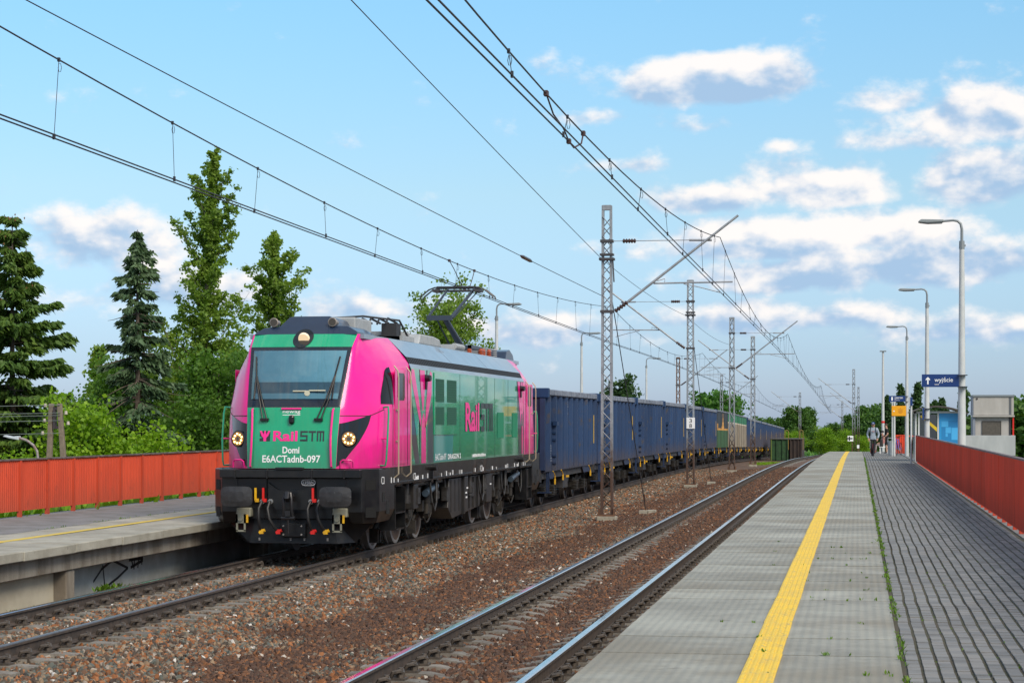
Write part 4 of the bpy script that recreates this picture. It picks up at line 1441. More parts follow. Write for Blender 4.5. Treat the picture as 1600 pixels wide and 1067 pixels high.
mb = MB(); p = cab(0, 2.44, .03); mb.box(0, p[1], 2.44, .10, .10, .16); lpart('front_camera', mb, GLOSSB, bevel=.035)
# handrails on the front
for sx in (1, -1):
    mb = MB()
    pts = []
    for h_ in np.linspace(1.62, 2.62, 7):
        x_ = sx * (.735 - .02 * math.sin((h_ - 1.6) * 3))
        p = cab(abs(x_) / .43, h_, .055)
        pts.append((x_, p[1], h_))
    pts = [(pts[0][0], pts[0][1] + .06, pts[0][2] - .01)] + pts + [(pts[-1][0], pts[-1][1] + .06, pts[-1][2] + .01)]
    mb.path(pts, .019, 8); lpart('handrail', mb, PINK, smooth=True)
    mb = MB(); p = cab(2.35, 1.60, .03, sx); y_ = p[1]
    mb.path([(sx * .87, y_, 1.595), (sx * .88, y_ - .02, 1.70), (sx * .92, y_ - .02, 1.73), (sx * 1.05, y_ + .03, 1.73), (sx * 1.09, y_ + .05, 1.70), (sx * 1.09, y_ + .06, 1.595)], .016, 8); lpart('step_handle', mb, PINK, smooth=True)
    # green side rail standing off the cab corner
    for rear in (False, True):
        mb = MB()
        def cs(s_, h_, o_): return cab(s_, h_, o_, sx, rear)
        q_ = [cs(5.0, 2.66, .0), cs(5.0, 2.66, .10), cs(5.0, 2.55, .115), cs(5.0, 2.1, .115), cs(5.0, 1.72, .115), cs(5.0, 1.62, .10), cs(5.0, 1.62, 0)]
        mb.path(q_, .018, 8); r_ = lpart('side_rail', mb, GREEN, smooth=True)
        mb = MB(); mb.tube(cs(5.0, 2.1, 0), cs(5.0, 2.1, .11), .014, .014, 6); lpart('bracket', mb, PINK, r_)
# wipers
for sx in (1, -1):
    mb = MB()
    def wp(x_, h_, o_):
        p = cab(min(abs(x_) / (cabp(2, h_)[0] / 2), 2), h_, o_); return (x_, p[1], h_)
    xb, xt = (.48, .70) if sx > 0 else (-.50, -.74)
    mb.path([wp(xb - .03, 2.44, .05), wp((xb + xt) / 2, 2.8, .06), wp(xt, 3.22, .05)], .013, 6)
    mb.path([wp(xb + .05, 2.44, .05), wp((xb + xt) / 2 + .045, 2.8, .06), wp(xt + .01, 3.22, .05)], .013, 6)
    mb.path([wp(xt + sx * .05, 3.56, .032), wp(xt + .0, 3.22, .04), wp(xt - sx * .01, 2.80, .034)], .016, 6)
    mb.box(xb, wp(xb, 2.46, .04)[1], 2.44, .15, .05, .05)
    lpart('wiper', mb, mat('wiper_black', (.008, .008, .009), rough=.5))

# cab side windows, doors and grab rails (both flanks, both ends)
SIDEGL = mat('dark_side_glass', (0.006, 0.008, 0.010), rough=0.12, spec=.15)
SEAM = mat('dark_seam', (.02, .012, .015), rough=.6)
def win_hi(s): return float(np.interp(s, [4.75, 4.95, 5.2, 5.5, 5.8, 6.2], [2.86, 3.08, 3.24, 3.34, 3.385, 3.40]))
for rear in (False, True):
    def Y(y_): return LL - y_ if rear else y_
    for sx in (1, -1):
        mb = MB(); patch(mb, 4.75, 6.2, 10, 2.72, win_hi, 8, .006, sx, rear); lpart('side_window', mb, SIDEGL, smooth=True)
        mb = MB()
        mb.bx(sx * 1.496, sx * 1.510, Y(2.06), Y(2.98), 1.62, 3.36)
        dr = lpart('cab_door', mb, PINK, bevel=.006)
        mb = MB()
        y0, y1 = sorted((Y(2.26), Y(2.86)))
        poly = [(y0 + .06, 2.80), (y1 - .06, 2.80), (y1, 2.86), (y1, 3.24), (y1 - .06, 3.30), (y0 + .06, 3.30), (y0, 3.24), (y0, 2.86)]
        mb.prism(poly, 'x', sx * 1.509, sx * 1.517); lpart('door_window', mb, SIDEGL, dr)
        mb = MB(); mb.box(sx * 1.525, Y(2.16), 2.62, .03, .16, .03); mb.box(sx * 1.525, Y(2.16), 2.05, .03, .14, .03); lpart('handle', mb, CREAM, dr)
        for yy in (2.0, 3.08):
            mb = MB()
            top_ = 0 if sx > 0 else -.75
            mb.path([(sx * 1.50, Y(yy), 3.42 + top_), (sx * 1.57, Y(yy), 3.33 + top_), (sx * 1.585, Y(yy), 3.2 + top_), (sx * 1.585, Y(yy), 1.45), (sx * 1.50, Y(yy), 1.38)], .014, 8)
            lpart('grab_rail', mb, CREAM, smooth=True)
        mb = MB(); patch(mb, 2.02, 5.05, 16, lambda s: 2.50 + .10 * max(0, (s - 3.9)), lambda s: 2.515 + .10 * max(0, (s - 3.9)), 1, .005, sx, rear); lpart('panel_seam', mb, SEAM)
        mb = MB()
        mb.bx(sx * 1.499, sx * 1.504, Y(1.9), Y(1.92), 1.6, 2.72); mb.bx(sx * 1.499, sx * 1.504, Y(3.16), Y(3.18), 1.6, 3.42); lpart('panel_seam', mb, SEAM)

# flank livery on the body side
def side_poly(name, poly, m_, off, sx=1, parent=body):
    mb_ = MB()
    n_ = len(poly)
    mb_.add([(sx * (1.5 + off), p[0], p[1]) for p in poly], [tuple(range(n_))])
    return mb_.build(name, m_, parent)
for sx in (1, -1):
    side_poly('livery_field', [(3.46, 1.59), (5.60, 1.59), (5.62, 2.5), (5.42, 2.95), (5.5, 3.41), (3.46, 3.41)], CHAR, .003, sx)
    side_poly('livery_field', [(5.66, 1.60), (7.6, 1.60), (7.7, 2.15), (5.66, 2.15)], mat('teal_paint', (0.004, 0.24, 0.22), rough=.28, coat=.6), .003, sx)
    G2 = [[(3.46, 3.41), (3.46, 2.95), (4.20, 1.75), (4.30, 1.75), (4.36, 2.9), (4.18, 3.41)], [(4.30, 3.41), (4.42, 2.5), (4.8, 2.5), (5.0, 3.41)], [(4.86, 2.4), (5.6, 2.9), (5.56, 3.41), (4.9, 3.41)], [(4.25, 1.60), (5.0, 1.60), (5.0, 2.5), (4.2, 2.5)], [(3.5, 1.6), (3.85, 1.6), (3.46, 2.1)]]
    for p_ in G2: side_poly('livery_green', p_, GREEN, .006, sx)
    P2 = [[(3.50, 3.40), (3.72, 3.40), (4.10, 2.92), (4.40, 2.45), (4.36, 2.30), (4.05, 2.60), (3.62, 3.05), (3.47, 3.25)],
          [(4.26, 3.40), (4.72, 3.40), (4.76, 3.10), (4.60, 2.62), (4.52, 2.62), (4.36, 3.0)],
          [(5.42, 3.36), (5.28, 3.40), (5.05, 3.22), (4.86, 2.70), (4.74, 2.30), (4.82, 2.28), (5.12, 2.60), (5.40, 2.96)],
          [(4.40, 1.60), (4.86, 1.60), (4.86, 2.05), (4.80, 2.42), (4.62, 2.58), (4.44, 2.42), (4.40, 2.05)]]
    for p_ in P2: side_poly('livery_pink', p_, PINK, .009, sx)
    side_poly('livery_field', [(16.3, 1.59), (LL - 3.46, 1.59), (LL - 3.46, 3.41), (16.0, 3.41), (16.2, 2.5)], CHAR, .003, sx)
    for p_ in ([(16.1, 3.40), (16.5, 3.40), (16.72, 2.7), (16.62, 2.3)], [(16.62, 3.40), (16.85, 3.40), (16.85, 2.6), (16.7, 2.6)], [(16.9, 3.4), (17.14, 3.4), (17.1, 2.9), (16.82, 2.3)], [(16.74, 1.6), (16.95, 1.6), (16.92, 2.3), (16.76, 2.3)]):
        side_poly('livery_pink', p_, PINK, .009, sx)
    # louvred ventilator with four fields
    mb = MB(); mb.bx(sx * 1.501, sx * 1.522, 5.62, 8.08, 2.14, 3.38); vent = lpart('ventilator', mb, GREEN, body, bevel=.004)
    MESHG = mat('green_mesh', (0.004, 0.085, 0.042), (0.003, 0.05, 0.025), scale=40, rough=.6)
    for (ya, yb) in ((5.74, 6.60), (6.92, 7.94)):
        for (za, zb) in ((2.34, 2.70), (2.80, 3.26)):
            mb = MB(); mb.bx(sx * 1.519, sx * 1.526, ya, yb, za, zb); lpart('mesh_field', mb, MESHG, vent)
            mb = MB()
            for k in range(9):
                zz = za + (zb - za) * (k + .5) / 9
                mb.bx(sx * 1.524, sx * 1.529, ya, yb, zz - .006, zz + .006)
            mb.build('louvre', mat('louvre_green', (0.006, 0.12, 0.06), rough=.6), vent)
    for (ya, yb) in ((13.15, 14.05), (15.3, 16.1)):
        side_poly('livery_green', [(ya, 2.02), (yb, 2.02), (yb, 2.62), (ya, 2.62)], mat('deep_green_panel', (0.002, 0.20, 0.09), rough=.6), .007, sx)
    def side_text(txt, y0, y1, z0, z1, m_, bold=.01):
        vs2, fs2 = fit_text(txt, 0, 1, z0, z1, bold)
        mb_ = MB(); mb_.add([(sx * 1.512, (y0 + (y1 - y0) * (v_[0] if sx > 0 else 1 - v_[0])), v_[1]) for v_ in vs2], fs2)
        return lpart('lettering', mb_, m_, body)
    side_text('Rail', 9.05, 10.72, 2.19, 2.82, LPINK, .03)
    mb = MB()
    for (xa, za, xb_, zb) in logo_rects(10.92, 12.5, 2.19, 2.82):
        if sx < 0: xa, xb_ = 23.42 - xb_, 23.42 - xa
        mb.add([(sx * 1.512, xa, za), (sx * 1.512, xb_, za), (sx * 1.512, xb_, zb), (sx * 1.512, xa, zb)], [(0, 1, 2, 3)])
    lpart('lettering', mb, LCHAR, body)
    for yy in (8.45, 12.8, 14.7):
        mb = MB(); mb.bx(sx * 1.499, sx * 1.5035, yy, yy + .014, 1.6, 3.41); lpart('panel_seam', mb, SEAM, body)
    side_text('E6ACTadnb-097', 5.76, 6.9, 1.63, 1.76, WHITE)
    side_text('DRAGON 2', 7.07, 8.5, 1.63, 1.74, WHITE, .03)
    mb = MB()
    rr = random.Random(3)
    yy = 9.9
    while yy < 11.5:
        w_ = rr.uniform(.05, .12); mb.bx(sx * 1.508, sx * 1.512, yy, yy + w_, 1.63, 1.63 + rr.uniform(.05, .07)); yy += w_ + rr.uniform(.03, .06)
    lpart('lettering', mb, WHITE, body)
    for (yy, hh, rr_) in ((4.78, 3.25, .075), (16.53, 3.23, .075), (5.4, 1.50, .07), (16.4, 1.47, .07)):
        mb = MB(); mb.tube((sx * 1.50, yy, hh), (sx * 1.62, yy - .02, hh), rr_, rr_ * .8, 12); mb.box(sx * 1.52, yy, hh - .12, .05, .08, .2); lpart('side_camera', mb, BLACKP, body, smooth=True)
    side_poly('warning_triangle', [(3.32, 3.13), (3.42, 3.13), (3.37, 3.30)], YELLOW, .011, sx)

# black sole bar, cab skirts
mb = MB()
for sx in (1, -1):
    mb.add([(sx * 1.503, 1.05, 1.58), (sx * 1.503, LL - 1.05, 1.58), (sx * 1.49, LL - 1.05, 1.25), (sx * 1.49, 1.05, 1.25), (sx * 1.3, 1.05, 1.20), (sx * 1.3, LL - 1.05, 1.20)], [(0, 1, 2, 3), (3, 2, 5, 4)])
mb.bx(-1.3, 1.3, .8, LL - .8, 1.15, 1.56)
SOLE = mat('black_gloss_sole_bar', (0.014, 0.014, 0.016), (0.024, 0.022, 0.02), scale=3, rough=0.22, coat=.5)
lpart('sole_bar', mb, SOLE)
mb = MB()
rr = random.Random(8)
for yy in (1.72, 1.95, 2.3, 3.9, 4.05, 4.5, 5.0, 5.4, 6.4, 6.9, 7.3, 7.6, 8.4, 8.6, 10.2, 11.2, 12.4, 13.0, 14.3, 14.6, 15.6, 16.0, 16.2, 17.0, 17.3):
    w_ = rr.uniform(.04, .14); mb.bx(1.505, 1.509, yy, yy + w_, 1.30, 1.30 + rr.uniform(.05, .1))
for (yy, w_) in ((3.7, .16), (10.9, .22), (.95, .2)):
    mb.bx(1.505, 1.509, yy, yy + .02, 1.3, 1.42); mb.bx(1.505, 1.509, yy + w_, yy + w_ + .02, 1.3, 1.42); mb.bx(1.505, 1.509, yy, yy + w_, 1.3, 1.315); mb.bx(1.505, 1.509, yy, yy + w_, 1.41, 1.425)
lpart('inspection_marks', mb, WHITE)
for rear in (False, True):
    def Y(y_): return LL - y_ if rear else y_
    for sx in (1, -1):
        # corner block with chamfered plan and three openings
        mb = MB()
        poly = [(sx * .98, Y(.45)), (sx * 1.27, Y(.45)), (sx * 1.502, Y(.80)), (sx * 1.502, Y(2.05)), (sx * 1.30, Y(2.05)), (sx * .98, Y(.9))]
        n_ = len(poly); cx_ = sum(p[0] for p in poly) / n_; cy_ = sum(p[1] for p in poly) / n_
        low = [(p[0] + (cx_ - p[0]) * .28, p[1] + (cy_ - p[1]) * .16) for p in poly]
        mb.add([(*p, .62) for p in low] + [(*p, .82) for p in poly] + [(*p, 1.575) for p in poly], [tuple(range(n_ - 1, -1, -1)), tuple(range(2 * n_, 3 * n_))] + [(r_ * n_ + i, r_ * n_ + (i + 1) % n_, (r_ + 1) * n_ + (i + 1) % n_, (r_ + 1) * n_ + i) for r_ in (0, 1) for i in range(n_)])
        cb = lpart('corner_block', mb, BLACKP, bevel=.012)
        mb = MB()
        VOID = mat('void_black', (.003, .003, .003), rough=.9)
        nrm = Vector((sx * .35, Y(0) - Y(.232), 0))
        for (za, zb) in ((.72, .90), (1.20, 1.38)):
            pa = Vector((sx * 1.315, Y(.5175), 0)); pb = Vector((sx * 1.455, Y(.7287), 0)); o_ = Vector((sx * .004, -.003 if not rear else .003, 0))
            mb.add([(pa + o_ + Vector((0, 0, za))), (pb + o_ + Vector((0, 0, za))), (pb + o_ + Vector((0, 0, zb))), (pa + o_ + Vector((0, 0, zb)))], [(0, 1, 2, 3)])
        for (ya, yb, za, zb) in ((1.05, 1.25, .98, 1.15), (1.35, 1.6, .75, 1.0)):
            mb.bx(sx * 1.50, sx * 1.506, Y(ya), Y(yb), za, zb)
        lpart('opening', mb, VOID, cb)
        mb = MB()
        mb.bx(sx * 1.15, sx * 1.50, Y(2.15), Y(2.95), .72, .745); mb.bx(sx * 1.15, sx * 1.50, Y(2.2), Y(2.9), .42, .445); mb.bx(sx * 1.2, sx * 1.23, Y(2.15), Y(2.95), .70, 1.2); mb.bx(sx * 1.2, sx * 1.5, Y(2.12), Y(2.15), .42, 1.2); mb.bx(sx * 1.2, sx * 1.5, Y(2.95), Y(2.98), .42, 1.2)
        lpart('cab_step', mb, BLACKP)
    # headstock, shelf, plough
    mb = MB(); mb.bx(-.99, .99, Y(.52), Y(.78), .70, 1.40); lpart('headstock', mb, BLACKP)
    mb = MB(); mb.bx(-1.27, 1.27, Y(.30), Y(.60), 1.42, 1.565); mb.bx(-.25, .25, Y(.27), Y(.36), 1.56, 1.605); mb.bx(-1.0, -.97, Y(.28), Y(.5), 1.40, 1.57); mb.bx(-.42, -.39, Y(.28), Y(.5), 1.40, 1.57); mb.bx(.39, .42, Y(.28), Y(.5), 1.40, 1.57); mb.bx(.97, 1.0, Y(.28), Y(.5), 1.40, 1.57)
    lpart('front_shelf', mb, BLACKP, bevel=.01)
    mb = MB()
    top = [(-1.38, Y(1.05)), (-.72, Y(.62)), (.72, Y(.62)), (1.38, Y(1.05))]
    bot = [(-1.02, Y(1.00)), (-.80, Y(.58)), (.80, Y(.58)), (1.02, Y(1.00))]
    vs = [(p[0], p[1], .68) for p in top] + [(p[0], p[1], .26) for p in bot]
    mb.add(vs, [(0, 1, 5, 4), (1, 2, 6, 5), (2, 3, 7, 6)])
    vs = [(p[0], p[1] + (.03 if not rear else -.03), p[2]) for p in vs]
    mb.add(vs, [(0, 4, 5, 1), (1, 5, 6, 2), (2, 6, 7, 3)])
    lpart('snow_plough', mb, mat('plough_black', (.008, .009, .012), (.018, .018, .018), scale=6, rough=.42, spec=.35))
    mb = MB()
    for x_ in (-.62, -.05, .2, .62): mb.box(x_, Y(.585), .33, .03, .03, .05)
    lpart('plough_bolts', mb, mat('bolt_grey', (.3, .28, .26), rough=.6))
    for sx in (1, -1):
        mb = MB()
        pad = []
        w2, h2 = .285, .175
        for a in np.linspace(0, 6.283, 33)[:-1]:
            cx_ = abs(math.cos(a)) ** .42 * math.copysign(1, math.cos(a)); cz_ = abs(math.sin(a)) ** .42 * math.copysign(1, math.sin(a))
            pad.append((cx_ * w2, cz_ * h2))
        def bow(p): return .05 * (p[0] / w2) ** 2 + .02 * (p[1] / h2) ** 2
        sgn = 1 if not rear else -1
        c0 = (sx * .885, Y(0.0), 1.10)
        v0 = [(c0[0] + p[0], c0[1] + sgn * bow(p), c0[2] + p[1]) for p in pad]
        vm_ = [(c0[0] + p[0] * .5, c0[1] + sgn * bow((p[0] * .5, p[1] * .5)), c0[2] + p[1] * .5) for p in pad]
        v1 = [(c0[0] + p[0], c0[1] + sgn * (bow(p) + .035), c0[2] + p[1]) for p in pad]
        n_ = len(pad)
        mb.add(v0 + vm_ + v1 + [(c0[0], c0[1], c0[2])], [(i, (i + 1) % n_, n_ + (i + 1) % n_, n_ + i) for i in range(n_)] + [(n_ + i, n_ + (i + 1) % n_, 3 * n_) for i in range(n_)] + [(i, 2 * n_ + i, 2 * n_ + (i + 1) % n_, (i + 1) % n_) for i in range(n_)] + [tuple(range(2 * n_, 3 * n_))])
        BUF = mat('worn_buffer_steel', (.045, .045, .048), (.03, .03, .032), scale=8, rough=.42, metal=.3, c3=(.20, .20, .20), s3=9, f3=(.66, .72))
        bu = lpart('buffer', mb, BUF)
        mb = MB(); mb.tube((c0[0], Y(.05), 1.10), (c0[0], Y(.30), 1.10), .085, .085, 14); mb.tube((c0[0], Y(.26), 1.10), (c0[0], Y(.54), 1.10), .125, .14, 14); lpart('buffer_stem', mb, BLACKP, bu, smooth=True)
    if rear: continue
    # screw coupling on its plate
    mb = MB(); mb.prism([(-.42, 1.02), (-.42, 1.33), (-.30, 1.24), (-.22, 1.20), (.22, 1.20), (.30, 1.24), (.42, 1.33), (.42, 1.02), (.28, .86), (-.28, .86)], 'y', .44, .50); lpart('coupling_plate', mb, BLACKP)
    mb = MB()
    mb.path([(0, .5, 1.08), (0, .28, 1.10), (0, .16, 1.14), (0, .13, 1.08), (0, .20, 1.02)], [.07, .06, .055, .05, .03], 8)
    for x_ in (-.07, .07): mb.path([(x_ * .6, .22, 1.16), (x_, .18, 1.05), (x_, .20, .85), (x_ * 1.2, .22, .72)], .028, 8)
    mb.tube((-.12, .22, .72), (.12, .22, .72), .035, .035, 8); mb.tube((0, .22, .72), (0, .22, .45), .018, .018, 6); mb.box(.0, .22, .80, .10, .10, .10)
    lpart('screw_coupling', mb, mat('coupling_steel', (.03, .03, .033), rough=.35, metal=.5), smooth=True)
    mb = MB(); mb.box(.02, .52, .50, .46, .12, .24); lpart('toe_plate', mb, BLACKP, bevel=.01)
    mb = MB()
    for (x_, z_) in ((-.15, .57), (.18, .57), (-.15, .42), (.18, .42)): mb.tube((x_, .46, z_), (x_, .44, z_), .016, .016, 8)
    lpart('toe_plate_bolts', mb, mat('bolt_grey', (.3, .28, .26)))
    for k, (x_, dx_, cm) in enumerate([(-.52, -.02, YELLOW), (-.375, .14, RED), (.36, .03, RED), (.52, .10, YELLOW)]):
        mb = MB(); mb.path([(x_, .46, 1.00), (x_, .36, .99), (x_ - .03 + dx_ * .1, .29, .88), (x_ - .02 + dx_ * .3, .27, .70), (x_ + dx_ * .7, .30, .56), (x_ + dx_, .36, .50)], .028, 8)
        ho = lpart('brake_hose', mb, mat('hose_rubber', (.012, .012, .013), rough=.5), smooth=True)
        mb = MB(); mb.box(x_ + dx_ + .02, .36, .475, .07, .06, .08); mb.tube((x_ + dx_ - .02, .36, .45), (x_ + dx_ + .08, .36, .50), .03, .03, 8); lpart('hose_end', mb, cm, ho)
        mb = MB(); mb.tube((x_, .50, 1.0), (x_, .40, 1.0), .05, .045, 10); lpart('hose_collar', mb, mat('collar_grey', (.3, .31, .32), rough=.4, metal=.5), ho)
    for (x_, cm) in ((-.64, YELLOW), (-.50, RED), (.40, RED)):
        mb = MB(); mb.box(x_, .40, 1.13, .035, .03, .22); mb.box(x_ + .02, .42, 1.02, .06, .06, .06); lpart('cock_lever', mb, cm)
    for sx in (1, -1):
        mb = MB(); mb.box(sx * .87 + .02, .46, .81, .26, .20, .16); lpart('socket_box', mb, mat('olive_grey_socket', (.22, .22, .17), rough=.5), bevel=.02)
        mb = MB(); x_ = sx * .87 - .02
        mb.bx(x_ - .085, x_ - .055, .33, .36, .48, .78); mb.bx(x_ + .055, x_ + .085, .33, .36, .48, .78); mb.bx(x_ - .085, x_ + .085, .33, .36, .47, .50); mb.bx(x_ - .085, x_ + .085, .33, .36, .62, .80); mb.tube((x_, .33, .70), (x_, .30, .70), .05, .045, 10)
        lpart('socket_cover', mb, mat('olive_grey_socket', (.22, .22, .17)))
        mb = MB(); mb.box(x_ + .115, .34, .70, .03, .04, .14); lpart('socket_latch', mb, YELLOW)
    # rating plate
    vs2, fs2 = fit_text('13/50kN', .22, .40, 1.305, 1.365, .01)
    mb = MB(); mb.add([(v_[0], .432, v_[1]) for v_ in vs2], fs2)
    a = np.linspace(0, 6.283, 29)
    ring = [(.31 + .125 * abs(math.cos(t)) ** .6 * math.copysign(1, math.cos(t)), 1.335 + .055 * abs(math.sin(t)) ** .6 * math.copysign(1, math.sin(t))) for t in a]
    ri = [(.31 + (p[0] - .31) * .92, 1.335 + (p[1] - 1.335) * .84) for p in ring]
    n_ = len(ring)
    mb.add([(p[0], .432, p[1]) for p in ring] + [(p[0], .432, p[1]) for p in ri], [(i, i + 1, n_ + i + 1, n_ + i) for i in range(n_ - 1)])
    lpart('rating_plate', mb, WHITE)
    mb = MB()
    for k in range(9): mb.bx(-.56 + k * .045 + (.1 if k > 4 else 0), -.535 + k * .045 + (.1 if k > 4 else 0), .51, .516, 1.12, 1.14)
    for z_ in (1.30, 1.38): mb.bx(-.50, -.48, .51, .516, z_, z_ + .02)
    lpart('small_markings', mb, WHITE)
    mb = MB(); mb.bx(-.99, -.46, .47, .53, .88, 1.40); mb.bx(.46, .99, .47, .53, .88, 1.40); mb.bx(-.46, .46, .51, .53, .80, 1.40); lpart('buffer_beam_face', mb, BLACKP)

# running gear
def wheel_mesh(r, m_):
    mb_ = MB()
    mb_.lathe([(r + .03, -.135), (r + .03, -.105), (r, -.098), (r - .003, 0.0), (r - .012, .004), (r - .075, .004), (r - .095, -.03), (r * .55, -.055), (.20, -.02), (.17, .03), (.0, .03)], (0, 0, 0), 'x', 36)
    return mb_.mesh('wheel', m_, smooth=True)
WHM = bpy.data.materials.new('wheel_steel')
WHM.use_nodes = True
_x = NX(WHM.node_tree); _b = WHM.node_tree.nodes['Principled BSDF']
_p = _x.node('ShaderNodeTexCoord').outputs['Object']
_s = _x.node('ShaderNodeSeparateXYZ'); _x.put(_s.inputs[0], _p)
_r = _x.m('SQRT', _x.m('ADD', _x.m('POWER', _s.outputs[1], 2.0), _x.m('POWER', _s.outputs[2], 2.0)))
_x.put(_b.inputs['Base Color'], _x.mix(_x.step(_x.m('ADD', _r, 0.0), .525, .535), _x.mix(_x.noise(_p, 9, 4, .6), (.050, .036, .030, 1), (.105, .072, .058, 1)), (.20, .20, .205, 1)))
_b.inputs['Roughness'].default_value = .55
WHEEL = wheel_mesh(.60, WHM)
AXLES = [(3.30, 5.30, 7.22), (LL - 6.9, LL - 4.85, LL - 2.85)]
for ax in AXLES:
    yc = ax[1]
    fr_mb = MB()
    for sx in (1, -1):
        fr_mb.bx(sx * 1.02, sx * 1.16, ax[0] - .5, ax[2] + .5, .98, 1.17)
        fr_mb.prism([(ax[0] - .85, 1.05), (ax[0] - .62, .80), (ax[0] - .4, .98), (ax[0] - .4, 1.15)], 'x', sx * 1.02, sx * 1.16)
        fr_mb.prism([(ax[2] + .85, 1.05), (ax[2] + .62, .80), (ax[2] + .4, .98), (ax[2] + .4, 1.15)], 'x', sx * 1.02, sx * 1.16)
    fr_mb.bx(-1.0, 1.0, yc - .4, yc + .4, .55, .95); fr_mb.bx(-.9, .9, ax[0] - .6, ax[2] + .6, .5, .8)
    bg_ = lpart('bogie', fr_mb, UNDER)
    for ya in ax:
        for sx in (1, -1):
            w_ = inst('wheel', WHEEL, bg_, (sx * .80, ya, .60), (0, 0, 0 if sx > 0 else math.pi))
            mb = MB(); mb.lathe([(.20, 0), (.21, .08), (.16, .16), (.10, .18)], (sx * .92, ya, .60), 'x', 14) if sx > 0 else mb.lathe([(.10, -.18), (.16, -.16), (.21, -.08), (.20, 0)], (sx * .92, ya, .60), 'x', 14)
            mb.box(sx * 1.04, ya, .60, .14, .34, .16); mb.box(sx * 1.08, ya + .2, .80, .08, .10, .36)
            lpart('axle_box', mb, UNDER, bg_, smooth=True)
            for dy in (-.34,):
                mb = MB(); pts = [(sx * 1.06 + .085 * math.cos(t), ya + dy + .085 * math.sin(t), .60 + t * .30 / 31.4) for t in np.linspace(0, 31.4, 50)]
                mb.path(pts, .018, 5); lpart('spring', mb, UNDER, bg_)
    for (yy, dz_) in ((ax[0] + 1.0, 0), (ax[1] + .95, 0)):
        mb = MB(); mb.tube((1.22, yy, .55), (1.22, yy, 1.25), .055, .055, 10); mb.tube((1.22, yy, .78), (1.22, yy, 1.1), .08, .08, 12); mb.box(1.18, yy + .22, .95, .14, .26, .38); mb.box(1.16, yy - .28, .72, .12, .2, .22); mb.path([(1.25, yy - .4, .5), (1.26, yy - .2, .38), (1.24, yy + .1, .40), (1.25, yy + .35, .55)], .018, 6)
        lpart('damper', mb, UNDER, bg_, smooth=True)
    mb = MB(); mb.tube((1.34, ax[1] + .3, .98), (1.34, ax[1] + 1.35, 1.10), .07, .07, 12)
    lpart('yaw_damper', mb, mat('blue_grey_damper', (.045, .07, .10), rough=.45), bg_, smooth=True)
    for yy in (ax[0] - .75, ax[0] - .55, ax[1] + .6):
        mb = MB(); mb.box(1.0, yy, .30, .16, .10, .26); mb.path([(1.0, yy, .42), (1.1, yy + .25, .75), (1.1, yy + .35, .9)], .04, 6)
        lpart('rail_guard', mb, UNDER, bg_)
# equipment boxes between the bogies
EQM = mat('underfloor_black', (.016, .016, .017), (.03, .027, .024), scale=4, rough=.4)
for sx in (1, -1):
    for poly, x0_, x1_ in (([(7.9, 1.2), (9.3, 1.2), (9.3, .42), (8.2, .36), (7.75, .60)], .5, 1.38), ([(9.35, 1.22), (9.75, 1.22), (9.75, .55), (9.35, .40)], .5, 1.44), ([(9.8, 1.2), (11.5, 1.2), (11.9, .95), (11.6, .50), (9.8, .42)], .5, 1.36),
                           ([(12.3, .55), (13.0, .55), (13.0, 1.2), (12.3, 1.2)], .6, 1.4), ([(17.9, .45), (18.5, .45), (18.5, 1.2), (17.9, 1.2)], .7, 1.42), ([(4.15, .72), (4.55, .72), (4.55, 1.2), (4.15, 1.2)], 1.2, 1.42)):
        mb = MB(); mb.prism(poly, 'x', sx * x0_, sx * x1_); lpart('equipment_box', mb, EQM, bevel=.015)
PIPE = mat('underfloor_grey_fittings', (.05, .05, .052), (.025, .022, .02), scale=8, rough=.45, metal=.3)
rr = random.Random(21)
for k in range(16):
    yy = (3.9, 4.5, 6.0, 6.5, 7.7, 8.0, 10.1, 10.6, 11.4, 12.1, 13.2, 14.8, 15.3, 16.9, 17.3, 18.7)[k]
    mb = MB()
    x_ = rr.uniform(1.30, 1.44)
    if k % 3 == 0: mb.tube((x_, yy, rr.uniform(.75, .9)), (x_, yy, 1.22), .05, .05, 10); mb.tube((x_, yy, .85), (x_, yy, 1.0), .075, .075, 10)
    elif k % 3 == 1: mb.box(x_, yy, rr.uniform(.9, 1.05), .12, rr.uniform(.18, .34), rr.uniform(.2, .34)); mb.box(x_ + .05, yy, 1.0, .04, .1, .08)
    else: mb.path([(x_, yy - .3, 1.2), (x_ + .03, yy - .25, .8), (x_ + .03, yy, .62), (x_ + .02, yy + .25, .78), (x_, yy + .32, 1.2)], .022, 6)
    lpart('underfloor_fitting', mb, PIPE, smooth=True)
for yy in (8.05, 8.5, 8.95, 10.2, 10.7, 11.2):
    mb = MB(); mb.bx(1.36, 1.392, yy, yy + .03, .5, 1.18); lpart('box_rib', mb, EQM)
mb = MB()
for (yy, zz) in ((9.42, .85), (9.45, .75), (12.5, .95), (9.55, .95)): mb.bx(1.441, 1.446, yy, yy + .16, zz, zz + .035)
lpart('inspection_marks', mb, WHITE)

